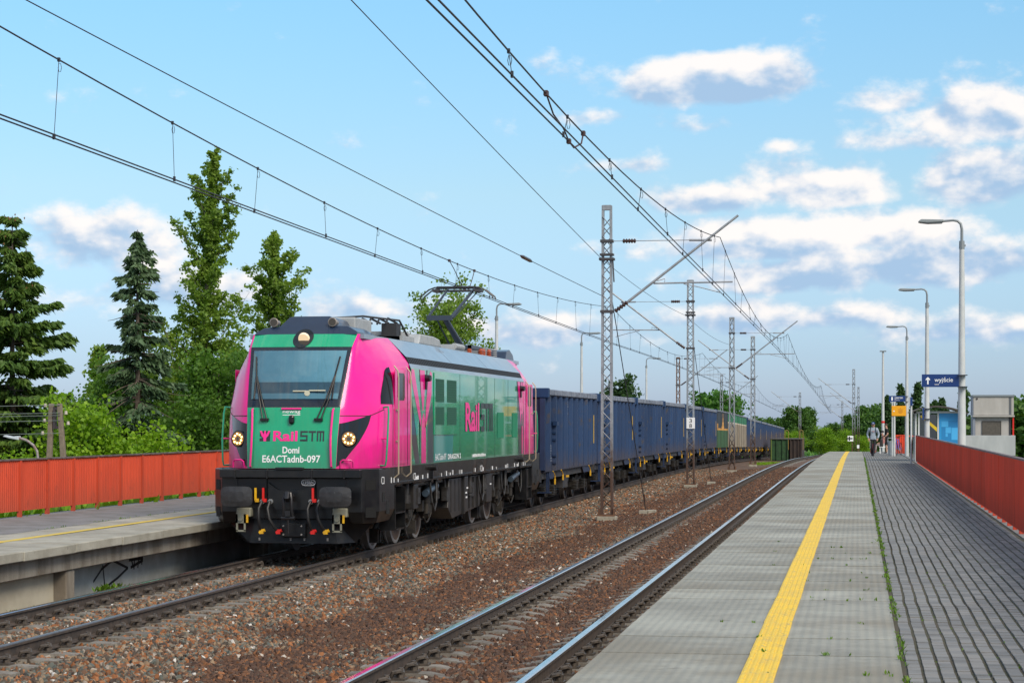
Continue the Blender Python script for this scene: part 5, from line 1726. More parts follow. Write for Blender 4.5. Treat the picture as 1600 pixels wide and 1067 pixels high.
# roof gear: blue fairing, horns, cooler, resistors, insulators, pantograph
NAVY = mat('navy_fairing', (0.010, 0.022, 0.050), (0.014, 0.028, 0.06), scale=2, rough=0.35, coat=0.3)
mb = MB()
prof_ = [(-.95, 3.99), (-.80, 4.10), (-.52, 4.13), (-.38, 4.30), (-.30, 4.32), (.36, 4.32), (.42, 4.29), (.50, 4.14), (.75, 4.13), (.95, 4.02), (.95, 3.97), (-.95, 3.97)]
n_ = len(prof_)
f0 = [(p[0], 1.40 + (p[1] - 3.97) * 1.0, p[1]) for p in prof_]
f1 = [(p[0] * .98, 2.9, p[1] if p[1] < 4.2 else p[1] - .02) for p in prof_]
mb.add(f0 + f1, [tuple(range(n_ - 1, -1, -1))] + [(i, (i + 1) % n_, n_ + (i + 1) % n_, n_ + i) for i in range(n_)] + [tuple(range(n_, 2 * n_))])
lpart('roof_fairing', mb, NAVY, bevel=.02)
for x_ in (-.62, .47):
    mb = MB(); mb.lathe([(.075, 0), (.085, .01), (.075, .05), (.058, .10), (.05, .30), (.0, .30)], (x_, 1.50, 4.20), 'y', 18)
    hn = lpart('horn', mb, mat('horn_bronze', (.28, .24, .21), rough=.4, metal=.4), smooth=True)
    mb = MB(); mb.tube((x_, 1.497, 4.20), (x_, 1.502, 4.20), .066, .066, 18); lpart('horn_grille', mb, mat('horn_dark', (.05, .045, .04), rough=.7), hn)
AIRG = mat('light_grey_housing', (.36, .38, .39), (.30, .32, .33), scale=3, rough=.5)
mb = MB(); mb.bx(-.50, .55, 2.95, 4.3, 3.99, 4.36); lpart('air_conditioner', mb, AIRG, bevel=.03)
mb = MB()
for yy in np.arange(5.0, 6.1, .22): mb.bx(.2, .95, yy, yy + .05, 3.99, 4.18 - .0)
mb.bx(.15, 1.0, 5.0, 6.15, 4.0, 4.10); lpart('resistor_bank', mb, AIRG)
mb = MB(); mb.prism([(6.6, 3.99), (9.0, 3.99), (8.8, 4.16), (8.2, 4.20), (6.8, 4.20)], 'x', .0, 1.0); lpart('cooling_hood', mb, AIRG, bevel=.03)
mb = MB(); mb.bx(.4, 1.0, 10.4, 11.6, 3.99, 4.12); mb.tube((.98, 10.5, 4.08), (.98, 11.5, 4.08), .07, .07, 10); lpart('roof_valve', mb, AIRG)
mb = MB()
for k in range(5): mb.path([(.1 + .17 * k, 4.5, 4.3), (.1 + .17 * k, 4.7, 4.42), (.15 + .17 * k, 5.3, 4.35)], .022, 6)
mb.path([(-.6, 4.4, 4.40), (.3, 4.6, 4.46), (.9, 5.2, 4.40), (.98, 5.6, 4.1)], .022, 6); mb.box(.8, 4.9, 4.2, .3, .4, .25)
lpart('roof_cabling', mb, mat('roof_cable_black', (.02, .02, .022), rough=.6))
mb = MB(); mb.bx(-.3, .55, 17.1, 18.3, 3.99, 4.28); lpart('roof_cabinet', mb, mat('mid_grey_cabinet', (.20, .21, .22), rough=.5), bevel=.02)
mb = MB()
mb.prism([(17.6, 3.98), (19.0, 3.98), (18.8, 4.15), (18.3, 4.26), (17.8, 4.2)], 'x', -.95, .95); lpart('roof_fairing', mb, NAVY, bevel=.02)
ORI = mat('orange_insulator', (.42, .09, .03), (.33, .06, .02), scale=9, rough=.3, coat=.4)
PY = 16.0     # pantograph base centre
def insul(x_, y_, z_, m_, n_=5, r_=.075, parent=loco):
    mb_ = MB(); pr = []
    for k in range(n_): pr += [(r_ * .6, k * .05), (r_, k * .05 + .02), (r_ * .6, k * .05 + .045)]
    mb_.lathe(pr + [(.04, n_ * .05 + .03)], (x_, y_, z_), 'z', 12, 0)
    return lpart('insulator', mb_, m_, parent, smooth=True)
for (x_, y_) in ((-.45, PY - .75), (.45, PY - .75), (.62, PY - .1), (.62, PY + .25), (-.45, PY + .75), (.45, PY + .75), (.70, PY + .6)): insul(x_, y_, 3.985, ORI, 4)
insul(.75, PY + 1.15, 3.985, mat('grey_insulator', (.25, .26, .28), rough=.4), 5)
PANM = mat('pantograph_blue_grey', (.045, .060, .085), rough=.4, metal=.3)
mb = MB()
mb.bx(-.5, .5, PY - .8, PY - .72, 4.20, 4.28); mb.bx(-.5, .5, PY + .72, PY + .8, 4.20, 4.28); mb.bx(-.5, -.42, PY - .8, PY + .8, 4.20, 4.28); mb.bx(.42, .5, PY - .8, PY + .8, 4.20, 4.28)
pan = lpart('pantograph', mb, PANM)
kn = (-.10, PY - 1.1, 4.93)
mb = MB(); mb.tube((.02, PY + .5, 4.28), kn, .085, .065, 10); mb.tube((-.22, PY + .3, 4.28), (kn[0] - .2, kn[1] + .1, kn[2] - .05), .02, .02, 6); lpart('lower_arm', mb, PANM, pan, smooth=True)
mb = MB(); mb.box(kn[0] - .12, kn[1], kn[2], .62, .14, .12); mb.tube((kn[0] - .42, kn[1], kn[2]), (-.60 + .35, PY + .1, 5.70), .032, .026, 8); mb.tube((kn[0] + .16, kn[1], kn[2]), (.42, PY + .1, 5.70), .045, .032, 8); mb.tube((kn[0] + .2, kn[1] + .1, kn[2]), (.48, PY + .15, 5.62), .014, .014, 6)
lpart('upper_arm', mb, PANM, pan, smooth=True)
mb = MB()
for dy in (-.16, .22):
    mb.path([(-.93, PY + .1 + dy, 5.44), (-.90, PY + .1 + dy, 5.52), (-.70, PY + .1 + dy, 5.68), (-.55, PY + .1 + dy, 5.735), (.55, PY + .1 + dy, 5.735), (.70, PY + .1 + dy, 5.68), (.90, PY + .1 + dy, 5.52), (.93, PY + .1 + dy, 5.44)], .020, 6)
    mb.bx(-.5, .5, PY + .1 + dy - .03, PY + .1 + dy + .03, 5.735, 5.765)
mb.tube((-.5, PY + .12, 5.66), (.5, PY + .12, 5.66), .03, .03, 8); mb.box(-.52, PY + .12, 5.66, .16, .5, .07); mb.box(.52, PY + .12, 5.66, .16, .5, .07)
lpart('collector_head', mb, mat('collector_head', (.06, .06, .065), rough=.5, metal=.3), pan)
# ------------------------------------------------------------------ wagons
WBLUE = mat('wagon_blue_paint', (0.017, 0.050, 0.132), (0.012, 0.034, 0.092), scale=1.2, rough=0.55, spec=.3, streak=(1, 1, .2), obj_rand=0.06, c3=(0.055, 0.052, 0.058), s3=3.5, f3=(.55, .74), dirt=(1.5, .7, (.07, .055, .05), .6))
WDARK = mat('wagon_dark_blue', (0.012, 0.030, 0.085), (0.010, 0.022, 0.06), scale=2, rough=.55)
WRIM = mat('wagon_dusty_rim', (0.23, 0.26, 0.31), (0.12, 0.14, 0.19), scale=3, rough=.75, c3=(.035, .03, .03), s3=6, f3=(.60, .68))
WYEL = mat('wagon_yellow_stripe', (.55, .34, .02), (.42, .27, .03), scale=8, rough=.6)
SPR = MB()
for k in range(6): SPR.lathe([(.10, k * .048), (.135, k * .048 + .012), (.135, k * .048 + .026), (.10, k * .048 + .038)], (0, 0, 0), 'z', 12)
SPRING = SPR.mesh('spring', UNDER, smooth=True)
WWH = wheel_mesh(.46, mat('wagon_wheel', (.035, .03, .028), (.08, .07, .065), scale=6, rough=.5))
WL, WP = 11.15, 11.85
mb = MB()
for sx in (1, -1):
    mb.prism([(-1.25, .52), (-.95, .70), (-.5, .64), (0, .80), (.5, .64), (.95, .70), (1.25, .52), (1.25, .38), (.65, .40), (.3, .55), (-.3, .55), (-.65, .40), (-1.25, .38)], 'x', sx * .93, sx * 1.05)
    for ya in (-.9, .9): mb.box(sx * 1.08, ya, .46, .20, .26, .26)
mb.bx(-.95, .95, -.25, .25, .55, .78)
BOGF = mb.mesh('bogie', UNDER)
PAD = MB(); PAD.lathe([(.0, -.0), (.19, .02), (.20, .05), (.09, .07), (.09, .30), (.13, .32), (.13, .52)], (0, 0, 0), 'y', 16)
BUFFER = PAD.mesh('buffer', UNDER, smooth=True)


def wagon_meshes(kind):
    """parts of one open wagon: (name, mesh, [(loc, rot)])"""
    P_ = []
    W2, ZB, ZT = 1.40, 1.02, 3.30
    body_m = WBLUE
    if kind == 'blue':
        mb_ = MB()
        for sx in (1, -1):
            mb_.bx(sx * (W2 - .10), sx * (W2 - .04), .0, WL, ZB, ZT - .16)
        P_.append(('body_side', mb_.mesh('body_side', body_m), [((0, 0, 0), 0)]))
    elif kind == 'green':
        GW = [mat('wagon_green_lower', (.030, .11, .022), (.02, .07, .016), scale=2, rough=.6), mat('wagon_navy_upper', (.018, .026, .036), rough=.6), mat('wagon_orange_skyline', (.62, .30, .05), rough=.6)]
        mb_ = MB()
        for sx in (1, -1):
            mb_.bx(sx * (W2 - .06), sx * W2, 0, WL, ZB, 2.10, 0); mb_.bx(sx * (W2 - .06), sx * W2, 0, WL, 2.10, ZT - .05, 1)
            x_ = sx * (W2 + .004)
            for (ya, yb, za, zb) in ((.2, WL - .2, 2.10, 2.22), (.2, 1.2, 2.20, 2.50), (4.6, 7.2, 2.22, 2.36), (5.2, 6.6, 2.36, 2.62), (5.6, 6.2, 2.62, 2.88), (5.8, 6.0, 2.88, 3.16)): mb_.bx(x_ - sx * .002, x_ + sx * .002, ya, yb, za, zb, 2)
        P_.append(('body_side', mb_.mesh('body_side', GW), [((0, 0, 0), 0)]))
    else:
        TW = [mat('wagon_tan', (.30, .25, .18), (.23, .185, .13), scale=2, rough=.7, c3=(.22, .09, .03), s3=4, f3=(.68, .76)), mat('wagon_green_band', (.015, .17, .07), rough=.55), mat('wagon_cream_line', (.6, .55, .42), rough=.6)]
        mb_ = MB()
        for sx in (1, -1):
            mb_.bx(sx * (W2 - .06), sx * W2, 0, WL, ZB, 2.62, 0); mb_.bx(sx * (W2 - .06), sx * W2, 0, WL, 2.70, ZT - .05, 1); mb_.bx(sx * (W2 - .06), sx * W2, 0, WL, 2.62, 2.70, 2)
        P_.append(('body_side', mb_.mesh('body_side', TW), [((0, 0, 0), 0)]))
    mb_ = MB()
    mb_.bx(-1.36, 1.36, .0, .08, ZB, ZT - .14); mb_.bx(-1.36, 1.36, WL - .08, WL, ZB, ZT - .14)
    P_.append(('end_wall', mb_.mesh('end_wall', WDARK if kind == 'blue' else UNDER), [((0, 0, 0), 0)]))
    if kind == 'blue':
        mb_ = MB()
        for yy in (-.03, WL + .03):
            for x_ in (-1.30, -.45, .45, 1.30): mb_.box(x_, yy, (ZB + ZT) / 2 - .1, .14, .10, ZT - ZB - .3)
        P_.append(('end_post', mb_.mesh('end_post', WDARK), [((0, 0, 0), 0)]))
        mb_ = MB(); mb_.bx(-1.47, 1.47, -.06, .22, ZT - .24, ZT + .03); mb_.bx(-1.47, 1.47, WL - .22, WL + .06, ZT - .24, ZT + .03)
        P_.append(('end_cap', mb_.mesh('end_cap', WBLUE, bevel=.02, seg=1), [((0, 0, 0), 0)]))
        mb_ = MB()
        for sx in (1, -1): mb_.bx(sx * 1.30, sx * 1.46, .225, WL - .225, ZT - .17, ZT)
        P_.append(('top_rail', mb_.mesh('top_rail', WRIM, bevel=.02, seg=1), [((0, 0, 0), 0)]))
        rb = MB()
        h_ = ZT - .19 - ZB
        rb.add([(0, -.10, 0), (0, .10, 0), (.115, .050, .03), (.115, -.050, .03), (0, -.10, h_), (0, .10, h_), (.115, .050, h_), (.115, -.050, h_)], [(0, 3, 2, 1), (3, 7, 6, 2), (0, 4, 7, 3), (1, 2, 6, 5), (4, 5, 6, 7)])
        RB = rb.mesh('rib', WBLUE)
        P_.append(('rib', RB, [((1.345, .35 + k * (WL - .7) / 9, ZB), 0) for k in range(10)] + [((-1.345, .35 + k * (WL - .7) / 9, ZB), math.pi) for k in range(10)]))
        mb_ = MB(); mb_.bx(1.462, 1.468, 9.95, 10.12, 1.72, 2.62); P_.append(('yellow_stripe', mb_.mesh('yellow_stripe', WYEL), [((0, 0, 0), 0)]))
        mb_ = MB()
        for z_ in (1.25, 1.45, 1.9, 2.1, 2.34): mb_.box(1.42, 1.5, z_, .10, .22, .05)
        mb_.box(1.45, 1.5, 2.36, .12, .42, .12); P_.append(('ladder', mb_.mesh('ladder', WBLUE), [((0, 0, 0), 0)]))
        mb_ = MB()
        rr = random.Random(2)
        for (y_, z0_) in ((.95, 1.3), (3.1, 1.35), (3.9, 1.6), (4.4, 2.55), (10.9, 1.3)):
            for k in range(7): mb_.bx(1.366, 1.372, y_, y_ + rr.uniform(.10, .24), z0_ + k * .07, z0_ + k * .07 + .035)
        P_.append(('lettering', mb_.mesh('lettering', mat('faded_white_lettering', (.26, .29, .34), rough=.6)), [((0, 0, 0), 0)]))
        mb_ = MB()
        for sx in (1, -1):
            mb_.prism([(.9, ZB), (2.1, ZB), (1.8, ZB - .22), (1.2, ZB - .22)], 'x', sx * 1.28, sx * 1.33); mb_.prism([(WL - 3, ZB), (WL - 1.0, ZB), (WL - 1.3, ZB - .2), (WL - 2.6, ZB - .2)], 'x', sx * 1.28, sx * 1.33)
        P_.append(('gusset', mb_.mesh('gusset', WDARK), [((0, 0, 0), 0)]))
    else:
        mb_ = MB()
        for sx in (1, -1): mb_.bx(sx * 1.31, sx * 1.44, 0, WL, ZT - .06, ZT + .02)
        P_.append(('top_rail', mb_.mesh('top_rail', WRIM), [((0, 0, 0), 0)]))
        mb_ = MB()
        for k in range(4):
            for sx in (1, -1): mb_.bx(sx * 1.40, sx * 1.415, .6 + k * 3.2, .66 + k * 3.2, ZB, ZT - .08)
        P_.append(('rib', mb_.mesh('rib', UNDER), [((0, 0, 0), 0)]))
    mb_ = MB(); mb_.bx(-1.3, 1.3, .05, WL - .05, ZB - .04, ZB + .10); mb_.bx(-.35, .35, .1, WL - .1, .70, ZB)
    for sx in (1, -1): mb_.bx(sx * 1.15, sx * 1.27, -.02, WL + .02, ZB - .20, ZB - .02)
    mb_.bx(-1.25, 1.25, -.10, .10, ZB - .28, ZB + .08); mb_.bx(-1.25, 1.25, WL - .10, WL + .10, ZB - .28, ZB + .08)
    mb_.bx(.7, 1.2, WL / 2 - .9, WL / 2 + .2, .45, .95); mb_.tube((.9, WL / 2 + .5, .7), (.9, WL / 2 + 1.3, .7), .2, .2, 10)
    P_.append(('underframe', mb_.mesh('underframe', mat('wagon_underframe', (.022, .028, .04), (.05, .042, .036), scale=5, rough=.7)), [((0, 0, 0), 0)]))
    mb_ = MB()
    for (yy, zz) in ((1.55, .62), (3.2, .70), (WL - 1.6, .66)): mb_.box(1.42, yy, zz + .10, .035, .08, .15); mb_.path([(1.40, yy - .25, ZB), (1.42, yy - .02, ZB - .12), (1.42, yy, zz + .1)], .014, 6)
    mb_.box(1.36, WL / 2 - 1.0, .80, .05, .30, .06)
    P_.append(('brake_lever', mb_.mesh('brake_lever', YELLOW), [((0, 0, 0), 0)]))
    mb_ = MB(); mb_.bx(1.05, 1.40, .62, 1.0, .42, .45); mb_.bx(1.30, 1.34, .62, .66, .42, 1.0); mb_.bx(1.30, 1.34, .96, 1.0, .42, 1.0)
    P_.append(('step', mb_.mesh('step', WDARK), [((0, 0, 0), 0)]))
    return P_


WM = {k: wagon_meshes(k) for k in ('blue', 'green', 'tan')}


def wagon(i, y0, kind, label, detail):
    z0 = ZL + zd(y0 + WL / 2)
    t = thing('open_wagon', (TL, y0, z0), label, 'wagon', 'open wagons of the freight train')
    t.rotation_euler[0] = math.atan((zd(y0 + WL) - zd(y0)) / WL)
    for nm, me, spots_ in WM[kind]:
        if detail < 1 and nm in ('ladder', 'lettering', 'gusset', 'step'): continue
        for (l_, r_) in spots_:
            if detail < 2 and nm == 'rib' and l_[0] < 0: continue
            inst(nm, me, t, l_, (0, 0, r_))
    for yb in (2.15, WL - 2.15):
        bo = inst('bogie', BOGF, t, (0, yb, 0))
        for sx in (1, -1):
            for ya in (-.9, .9):
                if sx < 0 and detail < 2: continue
                inst('wheel', WWH, bo, (sx * .80, ya, .46), (0, 0, 0 if sx > 0 else math.pi))
            if sx > 0 and detail > 0:
                for ya in (-1.12, -.68, .68, 1.12): inst('spring', SPRING, bo, (sx * 1.09, ya, .30))
    if detail > 1:
        for sx in (1, -1):
            inst('buffer', BUFFER, t, (sx * .87, -.62, .98)); inst('buffer', BUFFER, t, (sx * .87, WL + .62, .98), (0, 0, math.pi))
    return t


wl = ['blue ribbed open wagon coupled directly behind the locomotive', 'second blue wagon behind the locomotive, half behind the lattice mast', 'third blue wagon behind the locomotive', 'fourth blue wagon behind the locomotive, just before the numbered mast', 'fifth blue wagon, standing behind the numbered mast', 'last blue wagon before the green one']
y = 57.35
for i in range(6):
    wagon(i, y, 'blue', wl[i], 2 if i < 3 else 1); y += WP
wagon(6, y, 'green', 'green and dark wagon with an orange skyline painted on its side', 1); y += WP
wagon(7, y, 'tan', 'beige wagon with a green top band and cream line', 1); y += WP
wagon(8, y, 'tan', 'second beige wagon with a green top band, before the blue ones resume', 1); y += WP
nm = ['first', 'second', 'third', 'fourth', 'fifth', 'sixth', 'seventh']
for i in range(7):
    wagon(9 + i, y, 'blue', nm[i] + ' blue wagon after the beige ones, far down the train', 0); y += WP

# ------------------------------------------------------------------ catenary masts
def mast_mat():
    m = mat('mast_paint', (0.30, 0.33, 0.36), (0.22, 0.245, 0.27), scale=5, rough=.55, metal=.2)
    nt = m.node_tree; x = NX(nt); b_ = nt.nodes['Principled BSDF']
    old = b_.inputs['Base Color'].links[0].from_socket
    pos = x.node('ShaderNodeNewGeometry').outputs['Position']; sp = x.node('ShaderNodeSeparateXYZ'); x.put(sp.inputs[0], pos)
    f_ = x.step(x.m('ADD', sp.outputs[2], x.m('MULTIPLY', x.m('SUBTRACT', x.noise(pos, 5, 5, .7), .5), 2.6)), .9, 2.2)
    x.put(b_.inputs['Base Color'], x.mix(f_, (.085, .050, .036, 1), old))
    return m


MASTM = mast_mat()
RUSTM = mat('rusty_steel', (.10, .05, .03), (.17, .09, .05), scale=5, rough=.85)
CONB = mat('pale_foundation_concrete', (.34, .32, .26), (.24, .22, .18), scale=6, rough=.9, bump=.3)
PORC = mat('brown_insulator', (.055, .03, .025), rough=.25, coat=.4)


def mast(x, y, label, h=8.35, side=0, paint=None, name='catenary_mast', zb=None, reach=None, far=False, zt=None):
    g = (-.42 + zd(y)) if zb is None else zb
    t = thing(name, (x, y, g), label, 'mast', 'catenary masts along the line')
    pm = paint or MASTM
    bw, tw = .135, .105
    for sx in (-1, 1):
        mb_ = MB()
        mb_.add([(sx * bw - .03, -.11, .12), (sx * bw + .03, -.11, .12), (sx * bw + .03, .11, .12), (sx * bw - .03, .11, .12), (sx * tw - .03, -.08, h), (sx * tw + .03, -.08, h), (sx * tw + .03, .08, h), (sx * tw - .03, .08, h)], [(0, 1, 5, 4), (1, 2, 6, 5), (2, 3, 7, 6), (3, 0, 4, 7), (4, 5, 6, 7)])
        mb_.build('upright', pm, t)
    mb_ = MB()
    zz, sgn, st = .35, 1, (.26 if not far else .5)
    while zz < h - .35:
        w_ = bw + (tw - bw) * zz / h
        for yy, s2_ in ((-.095, 1), (.09, -1)):
            a_, b_ = Vector((-w_ * sgn * s2_, yy, zz)), Vector((w_ * sgn * s2_, yy, zz + st))
            mb_.tube(a_, b_, .013 if not far else .02, None, 4, caps=False)
        sgn = -sgn; zz += st
    mb_.bx(-.11, .11, -.09, .09, h - .12, h + .01)
    mb_.build('lattice', pm, t)
    mb_ = MB(); mb_.box(0, 0, .02, .52, .42, .26); mb_.build('foundation', CONB, t, bevel=.015)
    mb_ = MB(); mb_.box(0, 0, .17, .42, .34, .05)
    for sx in (-1, 1): mb_.box(sx * .2, -.1, .26, .05, .1, .2)
    mb_.build('base_plate', RUSTM, t)
    if side:
        S = side
        zlow, zcon = 5.47 + .05 + .15, 5.60 + .42
        # local heights above mast foot
        hb = (2.25 + (659 - 487) * .01712) - (-.42)
        hb = 5.62; ht = 7.50
        tip = 3.5 if reach is None else reach
        def ins(p0, p1, nm_='insulator'):
            m2 = MB(); p0, p1 = Vector(p0), Vector(p1); L_ = (p1 - p0).length; n2 = 5
            pts, rs = [], []
            for k in range(n2):
                for q_, r2 in ((.0, .03), (.35, .062), (.65, .062), (.98, .03)): pts.append(p0 + (p1 - p0) * ((k + q_) / n2)); rs.append(r2)
            m2.path(pts, rs, 10); m2.build(nm_, PORC, t, smooth=True)
        d_ = Vector((S * tip, 0, 2.55))
        ins((S * .22, -.05, hb), Vector((S * .22, -.05, hb)) + d_.normalized() * .42)
        m2 = MB(); p0 = Vector((S * .22, -.05, hb)) + d_.normalized() * .42; p1 = Vector((S * tip, -.05, hb + 2.55 * .985)); m2.tube(p0, p1, .036, .032, 10); m2.build('cantilever_tube', GALV, t, smooth=True)
        ins((S * .42, 0, ht), (S * .78, 0, ht))
        m2 = MB(); m2.tube((S * .12, 0, ht), (S * .42, 0, ht), .012, .012, 6); m2.tube((S * .78, 0, ht), (S * (tip - .82), 0, ht), .012, .012, 6); m2.tube((S * (tip - 1.3), 0, ht), (S * (tip - .70), 0, ht - .01), .03, .03, 8); m2.build('tie_rod', GALV, t)
        zr = hb + .74
        m2 = MB(); m2.tube((S * (1.25), 0, zr), (S * (tip - .15), 0, zr + .02), .022, .022, 8); m2.path([(S * 1.35, -.04, hb + .8), (S * 1.55, -.02, zr + .12), (S * 1.55, 0, zr)], .012, 6); m2.build('registration_arm', GALV, t, smooth=True)
        m2 = MB(); m2.path([(S * (2.05), 0, zr - .02), (S * 2.5, 0, zr - .12), (S * 3.02, 0, zr - .26)], .014, 6); m2.build('steady_arm', GALV, t, smooth=True)
        m2 = MB()
        for zz in (hb, ht): m2.box(0, 0, zz, .34, .26, .07)
        m2.build('clamp', mat('dark_clamp', (.05, .05, .055), rough=.6), t)
    return t


MX = -6.62
MA = mast(MX, 56.2, 'tallest lattice mast between the tracks in front of the blue wagons', side=1, h=8.45)
MBm = mast(MX, 84.8, 'lattice mast carrying the white 3 over 8 number plate', side=-1, h=8.35)
MC = mast(MX - .05, 114.0, 'lattice mast in front of the beige wagons with an arm over the platform track', side=1, far=True)
MD = mast(MX, 136.0, 'lattice mast standing before the last blue wagons', side=-1, far=True)
mast(-.38, 212.7, 'lattice mast beyond the platform end bearing the plus sign', side=-1, far=True, h=9.0)
mast(.1, 267.5, 'brown footed mast just past the plus sign mast', side=-1, far=True, paint=MASTM, h=8.8)
mast(-12.6, 150.2, 'rusty twin post mast rising behind the blue train', h=7.6, side=1, paint=RUSTM, far=True)
mast(-13.0, 205.0, 'pale thin mast behind the end of the train', h=8.2, side=1, far=True)
mast(-2.2, 310.0, 'distant mast in the gap before the wood', h=8.0, side=-1, far=True)
mast(-7.0, 262.0, 'distant mast past the steel bridge girders', h=8.0, side=-1, far=True)
# bracket with the earth wire on the first mast, number plate on the second
mb = MB(); mb.box(0, 0, 7.02, .40, .34, .06); mb.box(0, 0, 7.14, .36, .30, .05); mb.tube((.17, -.1, 7.0), (.2, -.1, 6.4), .02, .02, 6); mb.build('wire_bracket', mat('dark_clamp', (.05, .05, .055)), MA)
mb = MB(); mb.box(0, 0, 6.95, .40, .34, .06); mb.box(0, 0, 7.06, .36, .30, .05); mb.build('wire_bracket', mat('dark_clamp', (.05, .05, .055)), MBm)
mb = MB(); mb.box(.02, -.16, 2.62, .34, .02, .44); np_ = mb.build('number_plate', WHITE, MBm, bevel=.008)
LBL = mat('black_lettering', (.01, .01, .012), rough=.5)
for ch, z0 in (('3', 2.64), ('8', 2.44)):
    vs2, fs2 = fit_text(ch, -.035, .075, z0, z0 + .155, .004)
    mb = MB(); mb.add([(v_[0], -.174, v_[1]) for v_ in vs2], fs2); mb.build('numeral', LBL, np_)
# stay wire anchored in its own block beside the first mast
st = thing('guy_wire', (MX + .75, 59.2, -.42), 'slanting stay cable running from the tallest mast down to a concrete block', 'cable')
mb = MB(); mb.tube((0, 0, .15), (-.62, -2.9, 5.9), .013, .013, 6); mb.build('cable', DARKW, st)
mb = MB(); mb.tube((0, 0, .1), (-.03, -.14, .65), .02, .02, 6); mb.build('anchor_rod', RUSTM, st)
mb = MB(); mb.box(-.05, 0, .08, .28, .3, .22); mb.box(.16, 0, .08, .24, .3, .24); mb.build('anchor_block', CONB, st, bevel=.015)
st = thing('guy_wire', (MX + .62, 87.9, -.42), 'thin stay cable from the numbered mast to its small block', 'cable')
mb = MB(); mb.tube((0, 0, .15), (-.5, -3.0, 5.8), .013, .013, 6); mb.build('cable', DARKW, st)
mb = MB(); mb.box(0, 0, .08, .34, .3, .22); mb.build('anchor_block', CONB, st, bevel=.015)

# ------------------------------------------------------------------ overhead line
def catenary(x, supports, zcs, sysh, mid, r_, label, stag=.15):
    root = thing('catenary', (x, supports[0], 0), label, 'overhead line')
    y_0 = supports[0]
    def zc_(y_): return float(np.interp(y_, supports, zcs))
    mw, c1, c2 = [], [], []
    def stg(i): return stag * .3 if i % 2 else -stag * .3
    drops = []
    for i in range(len(supports) - 1):
        a_, b_ = supports[i], supports[i + 1]
        L_ = b_ - a_
        n_ = 28
        for k in range(n_ + (1 if i == len(supports) - 2 else 0)):
            t = k / n_
            y_ = a_ + L_ * t
            xx = stg(i) * (1 - t) + stg(i + 1) * t
            dip = 4 * t * (1 - t)
            mw.append((xx, y_ - y_0, zc_(y_) + zd(y_) + sysh - (sysh - mid) * dip))
            c1.append((xx - .045, y_ - y_0, zc_(y_) + zd(y_)))
            c2.append((xx + .045, y_ - y_0, zc_(y_) + zd(y_) + .012))
        nd = max(int(L_ / 4.3), 4)
        for k in range(nd):
            t = (k + .5) / nd
            y_ = a_ + L_ * t
            xx = stg(i) * (1 - t) + stg(i + 1) * t
            dip = 4 * t * (1 - t)
            drops.append((xx, y_ - y_0, zc_(y_) + zd(y_), zc_(y_) + zd(y_) + sysh - (sysh - mid) * dip, k))
    MB().path(mw, r_, 6).build('messenger_wire', DARKW, root)
    MB().path(c1, r_, 6).build('contact_wire', DARKW, root)
    MB().path(c2, r_, 6).build('contact_wire', DARKW, root)
    for (xx, yy, z0, z1, k) in drops:
        mb_ = MB()
        off = .045 if k % 2 else -.045
        mb_.tube((xx + off, yy, z0), (xx, yy + .05, z1), .0045, .0045, 4)
        mb_.box(xx, yy + .05, z1, .03, .04, .05); mb_.box(xx + off, yy, z0 + .02, .028, .04, .07)
        lp = [(xx + .012 + .022 * math.cos(q_), yy + .05, z1 - .10 + .06 * math.sin(q_)) for q_ in np.linspace(0, 6.28, 7)]
        mb_.path(lp, .004, 4, caps=False)
        mb_.build('dropper', DARKW, root)
    return root, mw, c1


cr_, mwr, cwr = catenary(TR, [-3.0, 56.2, 114.0, 212.7, 300], [6.02, 5.74, 5.62, 5.6, 5.6], 1.40, .25, .0105, 'overhead line of the platform track crossing the upper sky')
cl_, mwl, cwl = catenary(TL, [14.0, 84.8, 136.0, 205.0, 290], [5.85, 5.42, 5.4, 5.4, 5.4], 1.47, .55, .0105, 'overhead line above the train running out over the trees', stag=.06)
# jumper loops
def jumper(root, pts):
    MB().path(pts, .011, 6).build('jumper_cable', mat('jumper_brown', (.06, .03, .03), rough=.6), root)
def wire_at(w_, y_):
    ys2 = [p[1] for p in w_]
    return tuple(np.interp(y_, ys2, [p[k] for p in w_]) for k in range(3))
for root, mw, cw, yj in ((cr_, mwr, cwr, 26.2 + 3.0), (cl_, mwl, cwl, 52.0 - 14.0)):
    a_, b_, c2_ = wire_at(mw, yj - 1.4), wire_at(cw, yj + .9), wire_at(mw, yj + 2.0)
    jumper(root, [a_, (a_[0], a_[1] + .6, a_[2] - .16), (b_[0], b_[1] - .5, b_[2] + .10), b_, (b_[0], b_[1] + .5, b_[2] - .02), (c2_[0], c2_[1] - .2, c2_[2] - .16), c2_])
    mb = MB()
    for p in (a_, b_, c2_): mb.box(p[0], p[1], p[2], .05, .12, .06)
    mb.build('wire_clamp', mat('jumper_brown', (.06, .03, .03)), root)
def line_wire(p0, p1, sag, label, name='feeder_wire', r_=.008, n_=24, bead=None):
    p0, p1 = Vector(p0), Vector(p1)
    pts = [p0 + (p1 - p0) * (k / n_) + Vector((0, 0, -sag * 4 * (k / n_) * (1 - k / n_))) for k in range(n_ + 1)]
    t = thing(name, tuple(p0), label, 'wire')
    MB().path([p - p0 for p in pts], r_, 6).build('wire', DARKW, t)
    if bead is not None:
        p = pts[int(bead * n_)] - p0
        MB().path([p + (p1 - p0).normalized() * q_ for q_ in (-.5, -.3, .3, .5)], [.02, .045, .045, .02], 8).build('wire_splice', PORC, t)
A_ = Vector((MX - .15, 56.2, 6.62))
B_ = Vector((-6.69, 27.78, 7.98)); D_ = (B_ - A_)
line_wire(A_, A_ + D_ * 2.0, .10, 'single bare wire from the tallest mast up across the middle of the sky')
